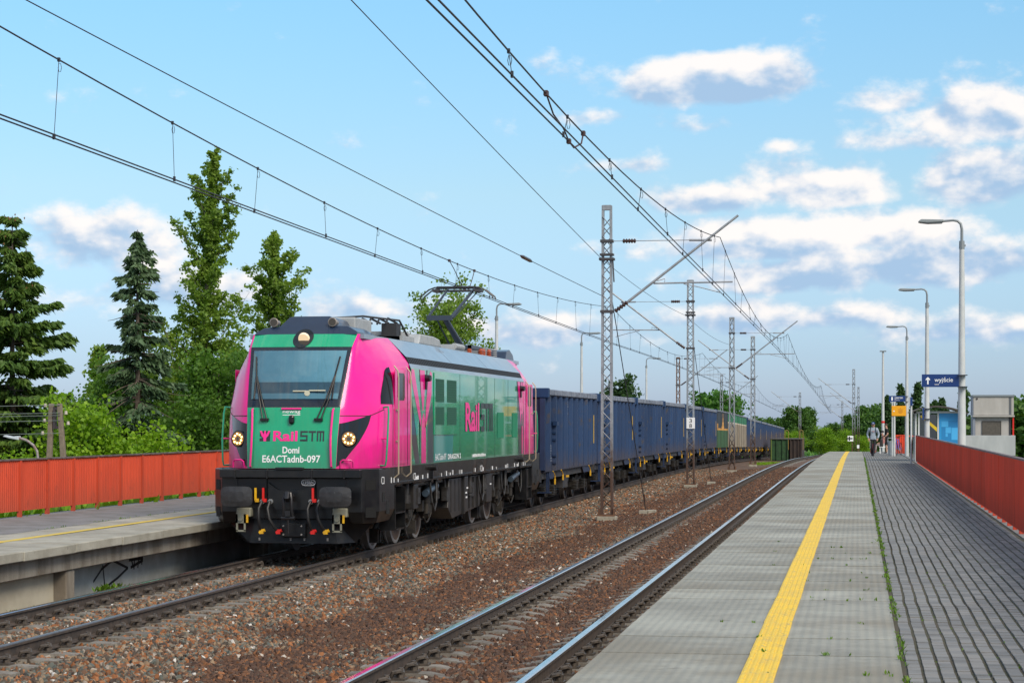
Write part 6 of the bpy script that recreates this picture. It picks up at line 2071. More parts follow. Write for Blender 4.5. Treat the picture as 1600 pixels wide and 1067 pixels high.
A2 = Vector((MX - .15, 56.2, 5.63)); B2 = Vector((-10.02, 24.98, 7.50)); D2 = (B2 - A2)
line_wire(A2, A2 + D2 * 1.5, .12, 'bare anchor wire from the tallest mast to the upper corner above the trees', bead=.17)
line_wire((MX - .15, 56.2, 6.62), (MX - .15, 84.8, 6.5), .15, 'bare wire between the tallest mast and the numbered mast', r_=.007)
line_wire((MX - .15, 84.8, 6.5), (MX - .15, 114.0, 6.4), .2, 'bare wire leading from the numbered mast to the next mast', r_=.007)

# ------------------------------------------------------------------ platform lamps
POLEM = mat('white_lamp_pole', (.52, .55, .56), (.46, .49, .50), scale=4, rough=.45)
HEADM = mat('lamp_head_grey', (.20, .23, .25), rough=.45)


def lamp(x, y, zb, side, label, group, extra=None):
    t = thing('platform_lamp', (x, y, zb), label, 'lamp', group)
    mb_ = MB(); mb_.tube((0, 0, 0), (0, 0, 6.3), .115, .062, 12); mb_.build('pole', POLEM, t, smooth=True)
    mb_ = MB(); mb_.tube((0, 0, 6.22), (0, 0, 6.42), .075, .07, 10); mb_.box(side * -.07, 0, 6.3, .05, .05, .05); mb_.build('collar', HEADM, t)
    mb_ = MB(); mb_.path([(0, 0, 6.4), (side * -.0, 0, 6.72), (side * .03, 0, 6.86), (side * .11, 0, 6.93), (side * .22, 0, 6.95), (side * .50, 0, 6.93)], [.038, .036, .034, .032, .03, .03], 8); mb_.build('arm', HEADM, t, smooth=True)
    mb_ = MB()
    S = side
    prof2 = [(.45, 6.965), (1.02, 6.985), (1.09, 6.94), (1.10, 6.905), (.86, 6.885), (.45, 6.905)]
    mb_.prism([(S * p[0], p[1]) for p in prof2], 'y', -.13, .13)
    mb_.build('lamp_head', mat('lamp_head_shell', (.24, .27, .28), rough=.4), t, bevel=.02)
    mb_ = MB(); mb_.prism([(S * .48, 6.90), (S * 1.06, 6.895), (S * .86, 6.868), (S * .5, 6.875)], 'y', -.11, .11); mb_.build('lens', mat('lamp_lens_dark', (.12, .13, .13), rough=.3), t)
    return t


l1 = lamp(2.63, 55.14, PZ - .05, -1, 'nearer tall white lamp pole holding the blue exit sign', 'lamps along the paved platform')
l2 = lamp(2.66, 83.5, PZ - .05, -1, 'white lamp pole in front of the glass shelter', 'lamps along the paved platform')
l3 = lamp(2.60, 114.9, PZ + zd(115) - .02, -1, 'white lamp pole carrying the platform number sign', 'lamps along the paved platform')
l4 = thing('platform_lamp', (1.78, 152.3, PZ + zd(152) - .02), 'slim white mast with a small flat top and red band, behind the standing people', 'lamp', 'lamps along the paved platform')
mb = MB(); mb.tube((0, 0, 0), (0, 0, 7.1), .12, .07, 12); mb.build('pole', POLEM, l4, smooth=True)
mb = MB(); mb.box(0, 0, 7.14, .46, .3, .08); mb.build('lamp_head', HEADM, l4)
mb = MB(); mb.tube((0, 0, 2.05), (0, 0, 2.2), .122, .121, 12); mb.build('red_band', RED, l4)
for (x_, y_, lab) in ((-15.52, 90.7, 'lamp pole behind the pantograph on the far platform'), (-15.47, 119.0, 'lamp pole rising behind the first blue wagon'), (-15.49, 156.5, 'lamp pole behind the fourth blue wagon')):
    lamp(x_, y_, LZ + zd(y_), 1, lab, 'lamps along the far platform')
# slim pole before the forest
s5 = thing('camera_pole', (2.05, 128.0, PZ + zd(128)), 'dark slim pole with a small box on top beside the shelter', 'pole')
s5.location = (4.95, 106.0, -.5)
mb = MB(); mb.tube((0, 0, 0), (0, 0, 4.15), .05, .045, 8); mb.box(.05, 0, 4.17, .22, .2, .1); mb.build('pole', mat('dark_grey_pole', (.12, .14, .16), rough=.5), s5)

# ------------------------------------------------------------------ signs
def text_on(txt, x0, x1, z0, z1, y_, m_, parent, bold=.008, name='lettering'):
    vs2, fs2 = fit_text(txt, x0, x1, z0, z1, bold)
    mb_ = MB(); mb_.add([(v_[0], y_, v_[1]) for v_ in vs2], fs2)
    return mb_.build(name, m_, parent)


sg = thing('exit_sign', (1.62, 55.0, 3.14), 'dark blue exit sign with a white arrow fixed to the nearer lamp pole', 'sign')
mb = MB(); mb.bx(0, .93, -.02, .02, 0, .325); mb.build('board', BLUESIGN, sg, bevel=.004)
mb = MB(); mb.bx(.90, 1.14, -.13, .16, .29, .31); mb.bx(.90, 1.14, -.13, .16, -.005, .015); mb.build('clamp_band', mat('dark_band', (.03, .04, .06), rough=.5), sg)
SW = mat('sign_white', (.85, .87, .88), rough=.4)
mb = MB(); mb.add([(p[0], -.024, p[1]) for p in ((.135, .07), (.17, .07), (.17, .20), (.205, .165), (.205, .205), (.1525, .255), (.10, .205), (.10, .165), (.135, .20))], [(0, 1, 2, 3, 4, 5, 6, 7, 8)]); mb.build('arrow', SW, sg)
text_on('wyjście', .32, .78, .095, .25, -.024, SW, sg, .003)
text_on('exit', .32, .43, .052, .088, -.024, SW, sg, 0)
sg = thing('platform_sign', (1.66, 114.7, 3.33), 'dark blue platform number 1 sign above the yellow notice', 'sign')
mb = MB(); mb.bx(0, .86, -.02, .02, 0, .31); mb.build('board', BLUESIGN, sg)
text_on('1', .12, .20, .06, .25, -.024, SW, sg, .005)
text_on('peron', .34, .72, .11, .245, -.024, SW, sg, .003)
text_on('platform', .34, .56, .045, .10, -.024, SW, sg, 0)
mb = MB(); mb.bx(.285, .292, -.025, -.02, .05, .26); mb.build('divider', SW, sg)
mb = MB(); mb.bx(.84, 1.02, -.02, .1, .28, .30); mb.bx(.84, 1.02, -.02, .1, .0, .02); mb.build('clamp_band', mat('dark_band', (.03, .04, .06)), sg)
yb = thing('notice_board', (1.79, 114.3, PZ + zd(114) - .01), 'orange-yellow notice board on two white posts by the bin', 'sign')
mb = MB(); mb.bx(0, .76, -.02, .02, 2.14, 2.68); mb.build('board', mat('orange_yellow_sign', (.80, .36, .004), rough=.45), yb, bevel=.01)
for x_ in (.03, .14):
    mb = MB(); mb.tube((x_, .06, 0), (x_, .06, 2.9), .035 if x_ < .1 else .06, None, 10); mb.build('post', POLEM, yb)
OL = mat('notice_dark_orange', (.45, .16, .01), rough=.5)
mb = MB()
rr = random.Random(9)
for k, w_ in enumerate((.05, .26, .2, .24, .14)): mb.bx(.46 - w_ / 2, .46 + w_ / 2, -.025, -.021, 2.54 - k * .065, 2.565 - k * .065)
mb.build('lettering', OL, yb)
mb = MB(); mb.box(.12, -.024, 2.40, .08, .004, .06); mb.build('emblem', WHITE, yb)
pp = thing('sign_post', (2.24, 91.0, PZ + zd(91)), 'thin white post with a narrow blue sign at the end of the red fence', 'sign')
mb = MB(); mb.tube((0, 0, 0), (0, 0, 2.8), .045, .045, 10); mb.build('post', POLEM, pp)
mb = MB(); mb.box(.0, -.05, 2.62, .10, .30, .34); mb.build('board', BLUESIGN, pp)
mb = MB(); mb.box(-.075, -.05, 2.62, .05, .30, .34); mb.build('board_back', mat('sign_back_grey', (.4, .42, .44)), pp)
s2 = thing('narrow_sign', (2.52, 83.35, 2.33), 'narrow dark blue sign seen edge-on on the lamp pole by the shelter', 'sign')
mb = MB(); mb.bx(-.04, 0.02, -.3, .3, 0, .46); mb.build('board', BLUESIGN, s2)
mb = MB(); mb.bx(-.02, .26, -.02, .26, .02, .045); mb.bx(-.02, .26, -.02, .26, .42, .445); mb.build('clamp_band', mat('dark_band', (.03, .04, .06)), s2)
ps = thing('plus_sign', (-.70, 212.4, .80 + zd(212)), 'small white railway sign with a black cross on the far mast', 'sign')
mb = MB(); mb.box(0, 0, .9, .55, .03, .55); mb.build('board', SW, ps)
mb = MB(); mb.box(-.10, -.02, .9, .62, .02, .12); mb.box(-.10, -.02, .9, .12, .025, .42); mb.build('cross', LBL, ps)
mb = MB(); mb.box(.75, 0, .1, .22, .03, .34); mb.build('small_plate', SW, ps)
mb = MB(); mb.tube((.15, .05, -1.5), (.15, .05, 1.0), .04, .04, 6); mb.tube((.75, .05, -1.5), (.75, .05, .2), .04, .04, 6); mb.build('post', RUSTM, ps)

# ------------------------------------------------------------------ shelter, lift house
sh = thing('platform_shelter', (2.55, 96.6, PZ + zd(97) - .6), 'glass platform shelter with an arched dark roof and a blue end panel', 'shelter')
SF = mat('shelter_frame_white', (.55, .58, .58), rough=.45)
H_ = 2.75
mb = MB()
for x_ in (0.0, .13, .98, 1.95):
    mb.bx(x_, x_ + .07, -.03, .04, 0, H_); 
for x_ in (0.0, 1.95): mb.bx(x_, x_ + .07, 3.0, 3.07, 0, H_)
mb.bx(-.1, 2.05, -.06, .06, H_, H_ + .09); mb.bx(-.1, 2.05, 3.0, 3.1, H_, H_ + .09); mb.bx(-.06, .06, -.06, 3.1, H_, H_ + .08)
mb.build('frame', SF, sh)
SGL = glass_mat('shelter_glass', (.30, .42, .40), .10)
for (xa, xb) in ((.20, .95),):
    mb = MB(); mb.bx(xa, xb, -.008, .008, .3, H_ - .06); mb.build('glass_pane', SGL, sh)
mb = MB(); mb.bx(.60, .97, 1.4, 1.45, .3, H_ - .05); mb.build('dark_panel', mat('dark_navy_panel', (.010, .022, .035), rough=.25), sh)
mb = MB(); mb.bx(1.06, 1.94, -.012, .012, .2, H_); bp_ = mb.build('blue_panel', mat('bright_blue_panel', (.03, .31, .66), (.025, .28, .60), scale=3, rough=.3), sh)
LB = mat('light_blue_print', (.07, .42, .80), rough=.35); DB = mat('deep_blue_print', (.022, .22, .50), rough=.35)
for (x0, x1, z0, z1, m_, o_) in ((1.16, 1.93, 1.42, 2.42, DB, .014), (1.16, 1.46, 2.14, 2.40, LB, .018), (1.34, 1.58, 1.86, 2.12, LB, .018), (1.60, 1.90, 1.56, 2.10, LB, .018), (1.34, 1.44, 1.70, 1.84, LB, .019)):
    mb = MB(); mb.bx(x0, x1, -o_ - .002, -o_, z0, z1); mb.build('print', m_, bp_)
mb = MB(); mb.add([(.20, -.012, 2.62), (.30, -.012, 2.66), (.97, -.012, 2.10), (.97, -.012, 1.92)], [(0, 1, 2, 3)]); mb.build('yellow_sticker', mat('yellow_sticker', (.70, .50, .02), rough=.4), sh)
mb = MB(); mb.bx(.05, 1.0, .2, .26, .98, 1.05); mb.build('inner_rail', RED, sh)
arc = [( -.25 + 2.55 * t, H_ + .06 + .42 * math.sin(math.pi * (.12 + .80 * t)) - .15) for t in np.linspace(0, 1, 13)]
mb = MB()
mb.prism(arc + [(p[0], p[1] - .05) for p in reversed(arc)], 'y', -.5, 3.4); mb.build('roof', mat('shelter_roof_dark', (.085, .075, .07), rough=.5), sh)

lh = thing('lift_house', (5.95, 112.4, -.35), 'pale concrete lift house with a metal shutter behind the red fence', 'building')
LHM = mat('pale_grey_render', (.42, .41, .39), (.36, .35, .33), scale=2.2, rough=.85, streak=(1, 1, .2)); LHB = mat('pale_parapet', (.44, .47, .48), (.36, .39, .40), scale=1.6, rough=.85, streak=(1, 1, .3))
mb = MB(); mb.bx(0, 2.05, 0, 2.2, 2.95, 3.90); mb.bx(.10, 1.80, .12, 2.1, .6, 2.95); mb.build('wall', LHM, lh, bevel=.012)
mb = MB(); mb.bx(-.04, 2.09, -.05, 2.3, 3.90, 4.0); mb.build('roof_edge', mat('roof_edge_grey', (.17, .20, .22), rough=.5), lh)
mb = MB(); mb.bx(-.03, 2.09, -.12, .14, 2.86, 2.94); mb.build('canopy', LHM, lh)
mb = MB(); mb.bx(-.03, .10, .0, 1.9, .6, 2.86); mb.bx(-.04, .0, .02, 1.9, 2.95, 3.9); mb.build('pillar', mat('pillar_blue_grey', (.20, .23, .28), rough=.6), lh)
mb = MB(); mb.bx(.46, 1.40, .09, .125, 1.75, 2.62); sw_ = mb.build('shutter', mat('brown_grey_shutter', (.13, .115, .095), (.10, .09, .075), scale=8, rough=.35, metal=.3), lh)
mb = MB(); mb.bx(.44, 1.42, .07, .12, 2.60, 2.66); mb.bx(.44, .47, .07, .12, 1.7, 2.62); mb.bx(1.39, 1.42, .07, .12, 1.7, 2.62); mb.build('shutter_frame', mat('shutter_frame_dark', (.06, .055, .05)), sw_)
mb = MB(); mb.bx(1.80, 1.93, .2, 1.9, .6, 2.86); mb.bx(1.80, 1.93, -.004, .0, 2.97, 3.88); mb.build('dark_recess', mat('recess_dark', (.10, .11, .12), rough=.6), lh)
mb = MB(); mb.bx(1.99, 2.06, -.02, .1, .6, 2.86); mb.build('red_post', RED, lh)
mb = MB(); mb.bx(-.55, 2.10, -.45, -.28, .86, 1.90); mb.bx(1.94, 2.10, -.28, 1.6, .86, 1.9); mb.build('parapet', LHB, lh, bevel=.012)
mb = MB(); mb.bx(.9, 2.08, -.35, 1.6, -2.3, .85); mb.bx(-.5, 2.0, 0, 2.0, -2.3, .6); mb.build('base_wall', mat('brown_base', (.16, .13, .10), rough=.9), lh)
mb = MB(); mb.tube((.18, -.03, 3.80), (.18, .04, 3.80), .05, .05, 10); mb.build('round_lamp', mat('small_dark_lamp', (.05, .04, .04)), lh)

# short red fence behind the bicycle and far platform rails
fe = thing('end_fence', (2.12, 121.6, PZ + zd(121)), 'short red ribbed fence panel behind the parked bicycle', 'fence')
mb = MB()
for k in range(9): mb.box(.06 + .065 * k, (.0 if k % 2 else .03), .58, .06, .02, 1.02)
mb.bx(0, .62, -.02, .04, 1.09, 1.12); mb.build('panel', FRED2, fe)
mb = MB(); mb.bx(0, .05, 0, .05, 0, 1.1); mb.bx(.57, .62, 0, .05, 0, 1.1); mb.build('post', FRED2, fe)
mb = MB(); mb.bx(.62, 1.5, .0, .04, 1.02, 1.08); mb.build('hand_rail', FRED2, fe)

# ------------------------------------------------------------------ steel bridge girders between the tracks
for (x0, x1, m_, nm_, lab, yb_) in ((-7.75, -6.15, mat('girder_green', (.02, .075, .02), (.012, .04, .014), scale=3, rough=.7), 'bridge_girder', 'green steel bridge girder end standing between the tracks', 191.3), (-6.05, -4.95, mat('girder_brown', (.045, .030, .024), (.03, .022, .02), scale=3, rough=.8), 'bridge_girder', 'dark brown rusty bridge girder end next to the green one', 191.8)):
    t = thing(nm_, (x0, yb_, -1.25), lab, 'girder')
    w_ = x1 - x0
    mb = MB(); mb.bx(0, w_, .06, 9.0, 0.05, 1.92); mb.build('web', m_, t)
    mb = MB(); mb.bx(-.05, w_ + .05, -.06, 9.1, 1.92, 1.98); mb.build('flange', mat('girder_flange', (.05, .045, .035), rough=.8), t)
    for x_ in (0.05, w_ * .33, w_ * .66, w_ - .12):
        mb = MB(); mb.bx(x_, x_ + .07, -.05, .06, 0.0, 1.92); mb.build('stiffener', mat('stiffener_pale_green', (.13, .17, .03), rough=.7) if (x0 < -7 and x_ < .5) else m_, t)
    mb = MB(); xx = w_ * .82; mb.path([(xx, 0, 1.9), (xx, 0, 2.65), (xx + .08, 0, 2.75), (xx + .22, 0, 2.75), (xx + .30, 0, 2.65), (xx + .30, 0, 1.0)], .03, 6); mb.build('ladder_hoop', mat('hoop_yellow_brown', (.25, .16, .04), rough=.6), t)
gp = []
for k in range(700): tuft(random.gauss(-6.2, .45), random.gauss(150, 3.0), -.42 + zd(150), 3, .08, random.uniform(.08, .2), gp)
tag(inst('grass_patch', fast_mesh('grass_patch', np.array([tuple(p) for p in gp]), 4, BUSHLEAF)), 'bright green grass patch on the ballast near the girders', 'grass', kind='stuff')

# ------------------------------------------------------------------ concrete pole and street lamp behind the orange fence
ap = thing('concrete_pole', (-28.1, 71.4, gz_(-28.1, 71.4)), 'A-shaped pair of concrete poles in front of the bright shrubs', 'pole')
CP = mat('pole_concrete', (.21, .175, .13), (.16, .13, .10), scale=6, rough=.9)
zt = 2.9 - gz_(-28.1, 71.4)
for (xb_, xt_) in ((-.42, -.16), (.62, .14)):
    mb = MB(); mb.add([(xb_ - .12, -.1, 0), (xb_ + .12, -.1, 0), (xb_ + .12, .1, 0), (xb_ - .12, .1, 0), (xt_ - .08, -.08, zt), (xt_ + .08, -.08, zt), (xt_ + .08, .08, zt), (xt_ - .08, .08, zt)], [(0, 1, 5, 4), (1, 2, 6, 5), (2, 3, 7, 6), (3, 0, 4, 7), (4, 5, 6, 7)]); mb.build('post', CP, ap, bevel=.02)
mb = MB(); mb.bx(-.14, .14, -.06, .06, zt - .22, zt - .12); mb.bx(-.20, .22, -.05, .05, zt - .90, zt - .80); mb.bx(-.06, .0, -.12, .1, zt - .9, zt - .2); mb.build('brace', mat('pole_steel', (.05, .04, .045)), ap)
mb = MB()
for (x_, z_) in ((-.35, zt - .12), (.42, zt - .38), (-.38, zt - .65), (.5, zt - .75), (-.45, zt - 1.1)): mb.tube((x_, -.1, z_), (x_, -.1, z_ + .12), .06, .045, 8)
mb.build('insulator', mat('porcelain_pale', (.45, .40, .34), rough=.3), ap)
for k, z_ in enumerate((zt - .05, zt - .33, zt - .42, zt - .60, zt - 1.05)):
    mb = MB(); mb.path([(.2, -.1, z_), (-2.5, -.6, z_ - .06), (-7, -1.2, z_ - .12 - .04 * k)], .012, 5); mb.build('wire', mat('grey_green_wire', (.14, .17, .16), rough=.5), ap)
sl = thing('street_lamp', (-27.6, 68.5, gz_(-27.6, 68.5)), 'old street lamp with a rusty curved arm peeping over the orange fence', 'lamp')
zt2 = 1.25 - gz_(-27.6, 68.5)
mb = MB(); mb.path([(0, 0, 0), (0, 0, zt2 - .2), (-.03, 0, zt2), (-.16, 0, zt2 + .2), (-.4, 0, zt2 + .37), (-.68, 0, zt2 + .45)], .045, 8); mb.build('pole', mat('rusty_pole', (.20, .13, .11), (.30, .30, .31), scale=8, rough=.7), sl, smooth=True)
mb = MB(); mb.prism([(-.66, zt2 + .38), (-.66, zt2 + .52), (-.9, zt2 + .50), (-1.16, zt2 + .55), (-1.22, zt2 + .50), (-1.0, zt2 + .44)], 'y', -.12, .12); mb.build('lamp_head', mat('lamp_head_pale', (.5, .55, .6), rough=.4), sl, bevel=.02)
# ------------------------------------------------------------------ people, bin, bicycle
SKIN = mat('skin', (.44, .25, .18), rough=.55)
def body_mesh(name, joints, bones, mats, pick):
    """one continuous skinned figure; pick(center)->material index"""
    me = bpy.data.meshes.new(name)
    names = list(joints)
    me.from_pydata([joints[n][0] for n in names], [(names.index(a), names.index(b)) for a, b in bones], [])
    ob = bpy.data.objects.new(name, me)
    COL.objects.link(ob)
    sk = ob.modifiers.new('skin', 'SKIN')
    if not me.skin_vertices:
        bm = bmesh.new(); bm.from_mesh(me); bm.verts.layers.skin.verify(); bm.to_mesh(me); bm.free()
    for i, n in enumerate(names):
        r = joints[n][1]
        me.skin_vertices[0].data[i].radius = r if isinstance(r, tuple) else (r, r)
        me.skin_vertices[0].data[i].use_root = (n == 'pelvis')
    sk.use_smooth_shade = True
    ob.modifiers.new('sub', 'SUBSURF').levels = 2
    dg = bpy.context.evaluated_depsgraph_get()
    out = bpy.data.meshes.new_from_object(ob.evaluated_get(dg))
    bpy.data.objects.remove(ob)
    out.name = name
    out.materials.clear()
    for m_ in mats: out.materials.append(m_)
    for p in out.polygons:
        p.material_index = pick(p.center)
        p.use_smooth = True
    return out


def hand(mb_, wrist, dirv, s):
    """palm and five short fingers"""
    d_ = Vector(dirv).normalized(); w_ = Vector(wrist)
    side_ = d_.cross(Vector((0, 1, 0))).normalized() if abs(d_.y) < .9 else Vector((1, 0, 0))
    mb_.path([w_, w_ + d_ * .05, w_ + d_ * .09], [.028, .036, .034], 6)
    for k, L_ in enumerate((.07, .08, .075, .06)):
        b_ = w_ + d_ * .085 + side_ * (-.03 + .02 * k)
        mb_.path([b_, b_ + d_ * L_ * .55, b_ + d_ * L_ * .9 + Vector((0, -.012, 0))], [.010, .009, .007], 5)
    b_ = w_ + d_ * .03 + side_ * .035 * s
    mb_.path([b_, b_ + (d_ + side_ * s * .8).normalized() * .05, b_ + (d_ * 1.4 + side_ * s * .5).normalized() * .08], [.011, .010, .008], 5)


def head(t, c, r, face, hair_m, cap=None, name='head'):
    """face parts: nose, eyes, ears, mouth as children, hair or cap"""
    f = Vector(face).normalized(); sd2 = Vector((0, 0, 1)).cross(f).normalized()
    c = Vector(c)
    mb_ = MB()
    for s in (-1, 1): mb_.tube(c + f * r * .93 + sd2 * s * r * .38 + Vector((0, 0, .01)), c + f * r * 1.0 + sd2 * s * r * .38 + Vector((0, 0, .01)), .012, .010, 6)
    mb_.box(*(c + f * r * .93 - Vector((0, 0, .062))), .05, .02, .010)
    mb_.build('eyes_and_mouth', mat('dark_features', (.06, .03, .025)), t)
    mb_ = MB(); mb_.path([c + f * r * .9 + Vector((0, 0, .01)), c + f * r * 1.12 - Vector((0, 0, .03)), c + f * r * .92 - Vector((0, 0, .04))], [.010, .018, .012], 6)
    for s in (-1, 1): mb_.path([c + sd2 * s * r * .86 + Vector((0, 0, .02)), c + sd2 * s * r * 1.0, c + sd2 * s * r * .88 - Vector((0, 0, .035))], [.012, .018, .010], 6)
    mb_.build('nose_and_ears', SKIN, t)
    mb_ = MB()
    pr = [(r * 1.07, -.0), (r * 1.08, .03), (r * .98, .07), (r * .72, .105), (.02, .125)]
    mb_.lathe(pr, (c.x - f.x * .01, c.y - f.y * .01, c.z + .02), 'z', 16)
    if cap is not None:
        mb_.box(*(c + f * (r + .045) + Vector((0, 0, .025))), .15, .13, .014)
        mb_.build('cap', cap, t, smooth=True)
        mb_ = MB(); mb_.box(*(c + f * (r * 1.06) + Vector((0, 0, .065))), .05, .012, .035); mb_.build('cap_badge', WHITE, t)
    else:
        mb_.build('hair', hair_m, t, smooth=True)


def figure(H, pose):
    k = H / 1.75
    return {n: (tuple(c * k for c in v[0]), tuple(r * k for r in v[1]) if isinstance(v[1], tuple) else v[1] * k) for n, v in pose.items()}


BONES = [('pelvis', 'spine'), ('spine', 'chest'), ('chest', 'neck'), ('neck', 'headb'), ('headb', 'headm'), ('headm', 'headt'), ('pelvis', 'hipL'), ('hipL', 'kneeL'), ('kneeL', 'ankL'), ('ankL', 'toeL'), ('pelvis', 'hipR'), ('hipR', 'kneeR'), ('kneeR', 'ankR'), ('ankR', 'toeR'),
         ('chest', 'shL'), ('shL', 'elL'), ('elL', 'wrL'), ('chest', 'shR'), ('shR', 'elR'), ('elR', 'wrR')]
# walker coming towards the camera (faces -y)
JW = figure(1.78, {'pelvis': ((0, 0, .95), (.155, .115)), 'spine': ((0, .0, 1.12), (.165, .12)), 'chest': ((0, -.01, 1.36), (.165, .12)), 'neck': ((0, -.01, 1.49), .06), 'headb': ((0, -.035, 1.56), (.075, .085)), 'headm': ((0, -.035, 1.63), (.082, .098)), 'headt': ((0, -.03, 1.69), (.068, .08)),
    'hipL': ((-.09, 0, .88), .095), 'kneeL': ((-.085, -.06, .48), .068), 'ankL': ((-.05, .02, .10), .05), 'toeL': ((-.05, -.13, .045), .045), 'hipR': ((.09, 0, .88), .095), 'kneeR': ((.06, -.10, .50), .068), 'ankR': ((.015, -.22, .10), .05), 'toeR': ((.015, -.38, .05), .045),
    'shL': ((-.20, 0, 1.41), .078), 'elL': ((-.29, .06, 1.13), .062), 'wrL': ((-.235, -.06, .93), .045), 'shR': ((.20, 0, 1.41), .078), 'elR': ((.29, .05, 1.13), .062), 'wrR': ((.235, -.07, .93), .045)})
HOOD = mat('light_grey_hoodie', (.30, .36, .43), (.25, .30, .37), scale=12, rough=.9); TROU = mat('black_trousers', (.010, .011, .015), rough=.85); SHOE = mat('dark_shoes', (.012, .012, .014), rough=.6)
def pick_w(c):
    if c.z > 1.53: return 2
    if c.z > .90 or (abs(c.x) > .20 and c.z > .88): return 0
    return 3 if c.z < .105 else 1
px_, py_ = .80, 112.0
pw = thing('person', (px_, py_, PZ + zd(py_)), 'person in grey hoodie, black trousers and blue cap walking with a backpack', 'person')
inst('body', body_mesh('body', JW, BONES, [HOOD, TROU, SKIN, SHOE], pick_w), pw)
head(pw, (0, -.035, 1.665), .088, (0, -1, 0), None, mat('blue_cap', (.02, .05, .17), rough=.8))
for s, n in ((-1, 'wrL'), (1, 'wrR')):
    mb = MB(); hand(mb, JW[n][0], (.25 * -s, -.3, -1), -s); mb.build('hand', SKIN, pw, smooth=True)
mb = MB(); mb.box(0, .20, 1.25, .32, .18, .46); mb.build('backpack', mat('black_backpack', (.012, .012, .014), rough=.8), pw, bevel=.05)
for s in (-1, 1):
    mb = MB(); mb.path([(s * .12, .10, 1.50), (s * .13, -.06, 1.50), (s * .145, -.145, 1.36), (s * .15, -.10, 1.12), (s * .16, .05, 1.05)], .020, 6); mb.build('backpack_strap', mat('black_backpack', (.012, .012, .014)), pw, smooth=True)
mb = MB(); mb.box(.0, -.145, 1.33, .16, .012, .03); mb.box(.02, -.148, 1.29, .07, .012, .035); mb.build('chest_print', mat('print_red_grey', (.32, .20, .22), rough=.8), pw)
mb = MB(); mb.box(-.155, -.03, .62, .012, .10, .40); mb.build('trouser_stripe', WHITE, pw)

# standing man in black, seen from the side (faces -x)
JS = figure(1.78, {'pelvis': ((0, 0, .95), (.12, .15)), 'spine': ((0.01, 0, 1.12), (.115, .155)), 'chest': ((.02, 0, 1.36), (.12, .165)), 'neck': ((.0, 0, 1.50), .055), 'headb': ((-.03, 0, 1.57), (.085, .075)), 'headm': ((-.03, 0, 1.64), (.098, .08)), 'headt': ((-.02, 0, 1.70), (.08, .068)),
    'hipL': ((0, -.09, .88), .095), 'kneeL': ((-.01, -.09, .48), .068), 'ankL': ((.02, -.09, .10), .045), 'toeL': ((-.12, -.10, .045), .042), 'hipR': ((0, .09, .88), .095), 'kneeR': ((-.02, .09, .48), .068), 'ankR': ((.01, .10, .10), .045), 'toeR': ((-.13, .11, .045), .042),
    'shL': ((.03, -.20, 1.42), .070), 'elL': ((.07, -.24, 1.14), .050), 'wrL': ((-.10, -.22, .98), .038), 'shR': ((.03, .20, 1.42), .070), 'elR': ((.05, .24, 1.14), .050), 'wrR': ((-.18, .18, 1.02), .038)})
BLK = mat('black_tshirt', (.010, .010, .012), rough=.9)
def pick_s(c):
    if c.z > 1.50: return 1
    if abs(c.y) > .185 and c.z < 1.26 and c.z > .9: return 1
    if c.z > .52: return 0
    return 2 if c.z < .11 else 1
sx_, sy_ = 1.70, 128.0
pm = thing('person', (sx_, sy_, PZ + zd(sy_)), 'person in black t-shirt and shorts standing beside the bin', 'person')
inst('body', body_mesh('body', JS, BONES, [BLK, SKIN, SHOE], pick_s), pm)
head(pm, (-.03, 0, 1.67), .088, (-1, 0, 0), mat('short_brown_hair', (.05, .03, .02), rough=.8))
for n in ('wrL', 'wrR'):
    mb = MB(); hand(mb, JS[n][0], (-.6, 0, -1), 1); mb.build('hand', SKIN, pm, smooth=True)
bgb = thing('shoulder_bag', (sx_ - .30, sy_ - .25, PZ + zd(sy_) + .42), 'black bag held in front of the standing person', 'bag')
mb = MB(); mb.box(0, 0, .22, .22, .16, .44, taper=.7); mb.build('pouch', mat('black_bag', (.012, .012, .014), rough=.7), bgb, bevel=.04)
mb = MB(); mb.path([(-.05, 0, .42), (.02, 0, .56), (.10, 0, .62)], .015, 5); mb.build('strap', mat('black_bag', (.012, .012, .014)), bgb)
# seated person on the bench, facing -x
JB = figure(1.66, {'pelvis': ((0, 0, .55), (.13, .16)), 'spine': ((0.02, 0, .74), (.115, .15)), 'chest': ((.02, 0, .95), (.115, .16)), 'neck': ((.0, 0, 1.09), .052), 'headb': ((-.03, 0, 1.16), (.085, .075)), 'headm': ((-.03, 0, 1.23), (.095, .08)), 'headt': ((-.02, 0, 1.29), (.078, .066)),
    'hipL': ((-.05, -.09, .54), .095), 'kneeL': ((-.44, -.10, .54), .070), 'ankL': ((-.46, -.10, .12), .045), 'toeL': ((-.60, -.10, .05), .04), 'hipR': ((-.05, .09, .54), .095), 'kneeR': ((-.44, .12, .54), .070), 'ankR': ((-.42, .12, .12), .045), 'toeR': ((-.55, .12, .05), .04),
    'shL': ((.03, -.19, 1.0), .068), 'elL': ((.02, -.25, .76), .050), 'wrL': ((-.22, -.18, .68), .036), 'shR': ((.03, .19, 1.0), .068), 'elR': ((.02, .25, .76), .050), 'wrR': ((-.22, .16, .68), .036)})
LTP = mat('pale_patterned_trousers', (.42, .38, .36), (.25, .22, .22), scale=30, rough=.9); TOP2 = mat('faded_pink_top', (.36, .16, .15), rough=.9)
def pick_b(c):
    if c.z > 1.03: return 1
    if c.z > .60: return 0
    if c.z < .20: return 1
    return 2
bx_, by_ = 1.52, 130.2
pb = thing('person', (bx_, by_, PZ + zd(by_)), 'seated person in pale patterned trousers behind the standing one', 'person')
inst('body', body_mesh('body', JB, BONES, [TOP2, SKIN, LTP], pick_b), pb)
head(pb, (-.03, 0, 1.25), .085, (-1, 0, 0), mat('dark_hair', (.02, .014, .012), rough=.8))
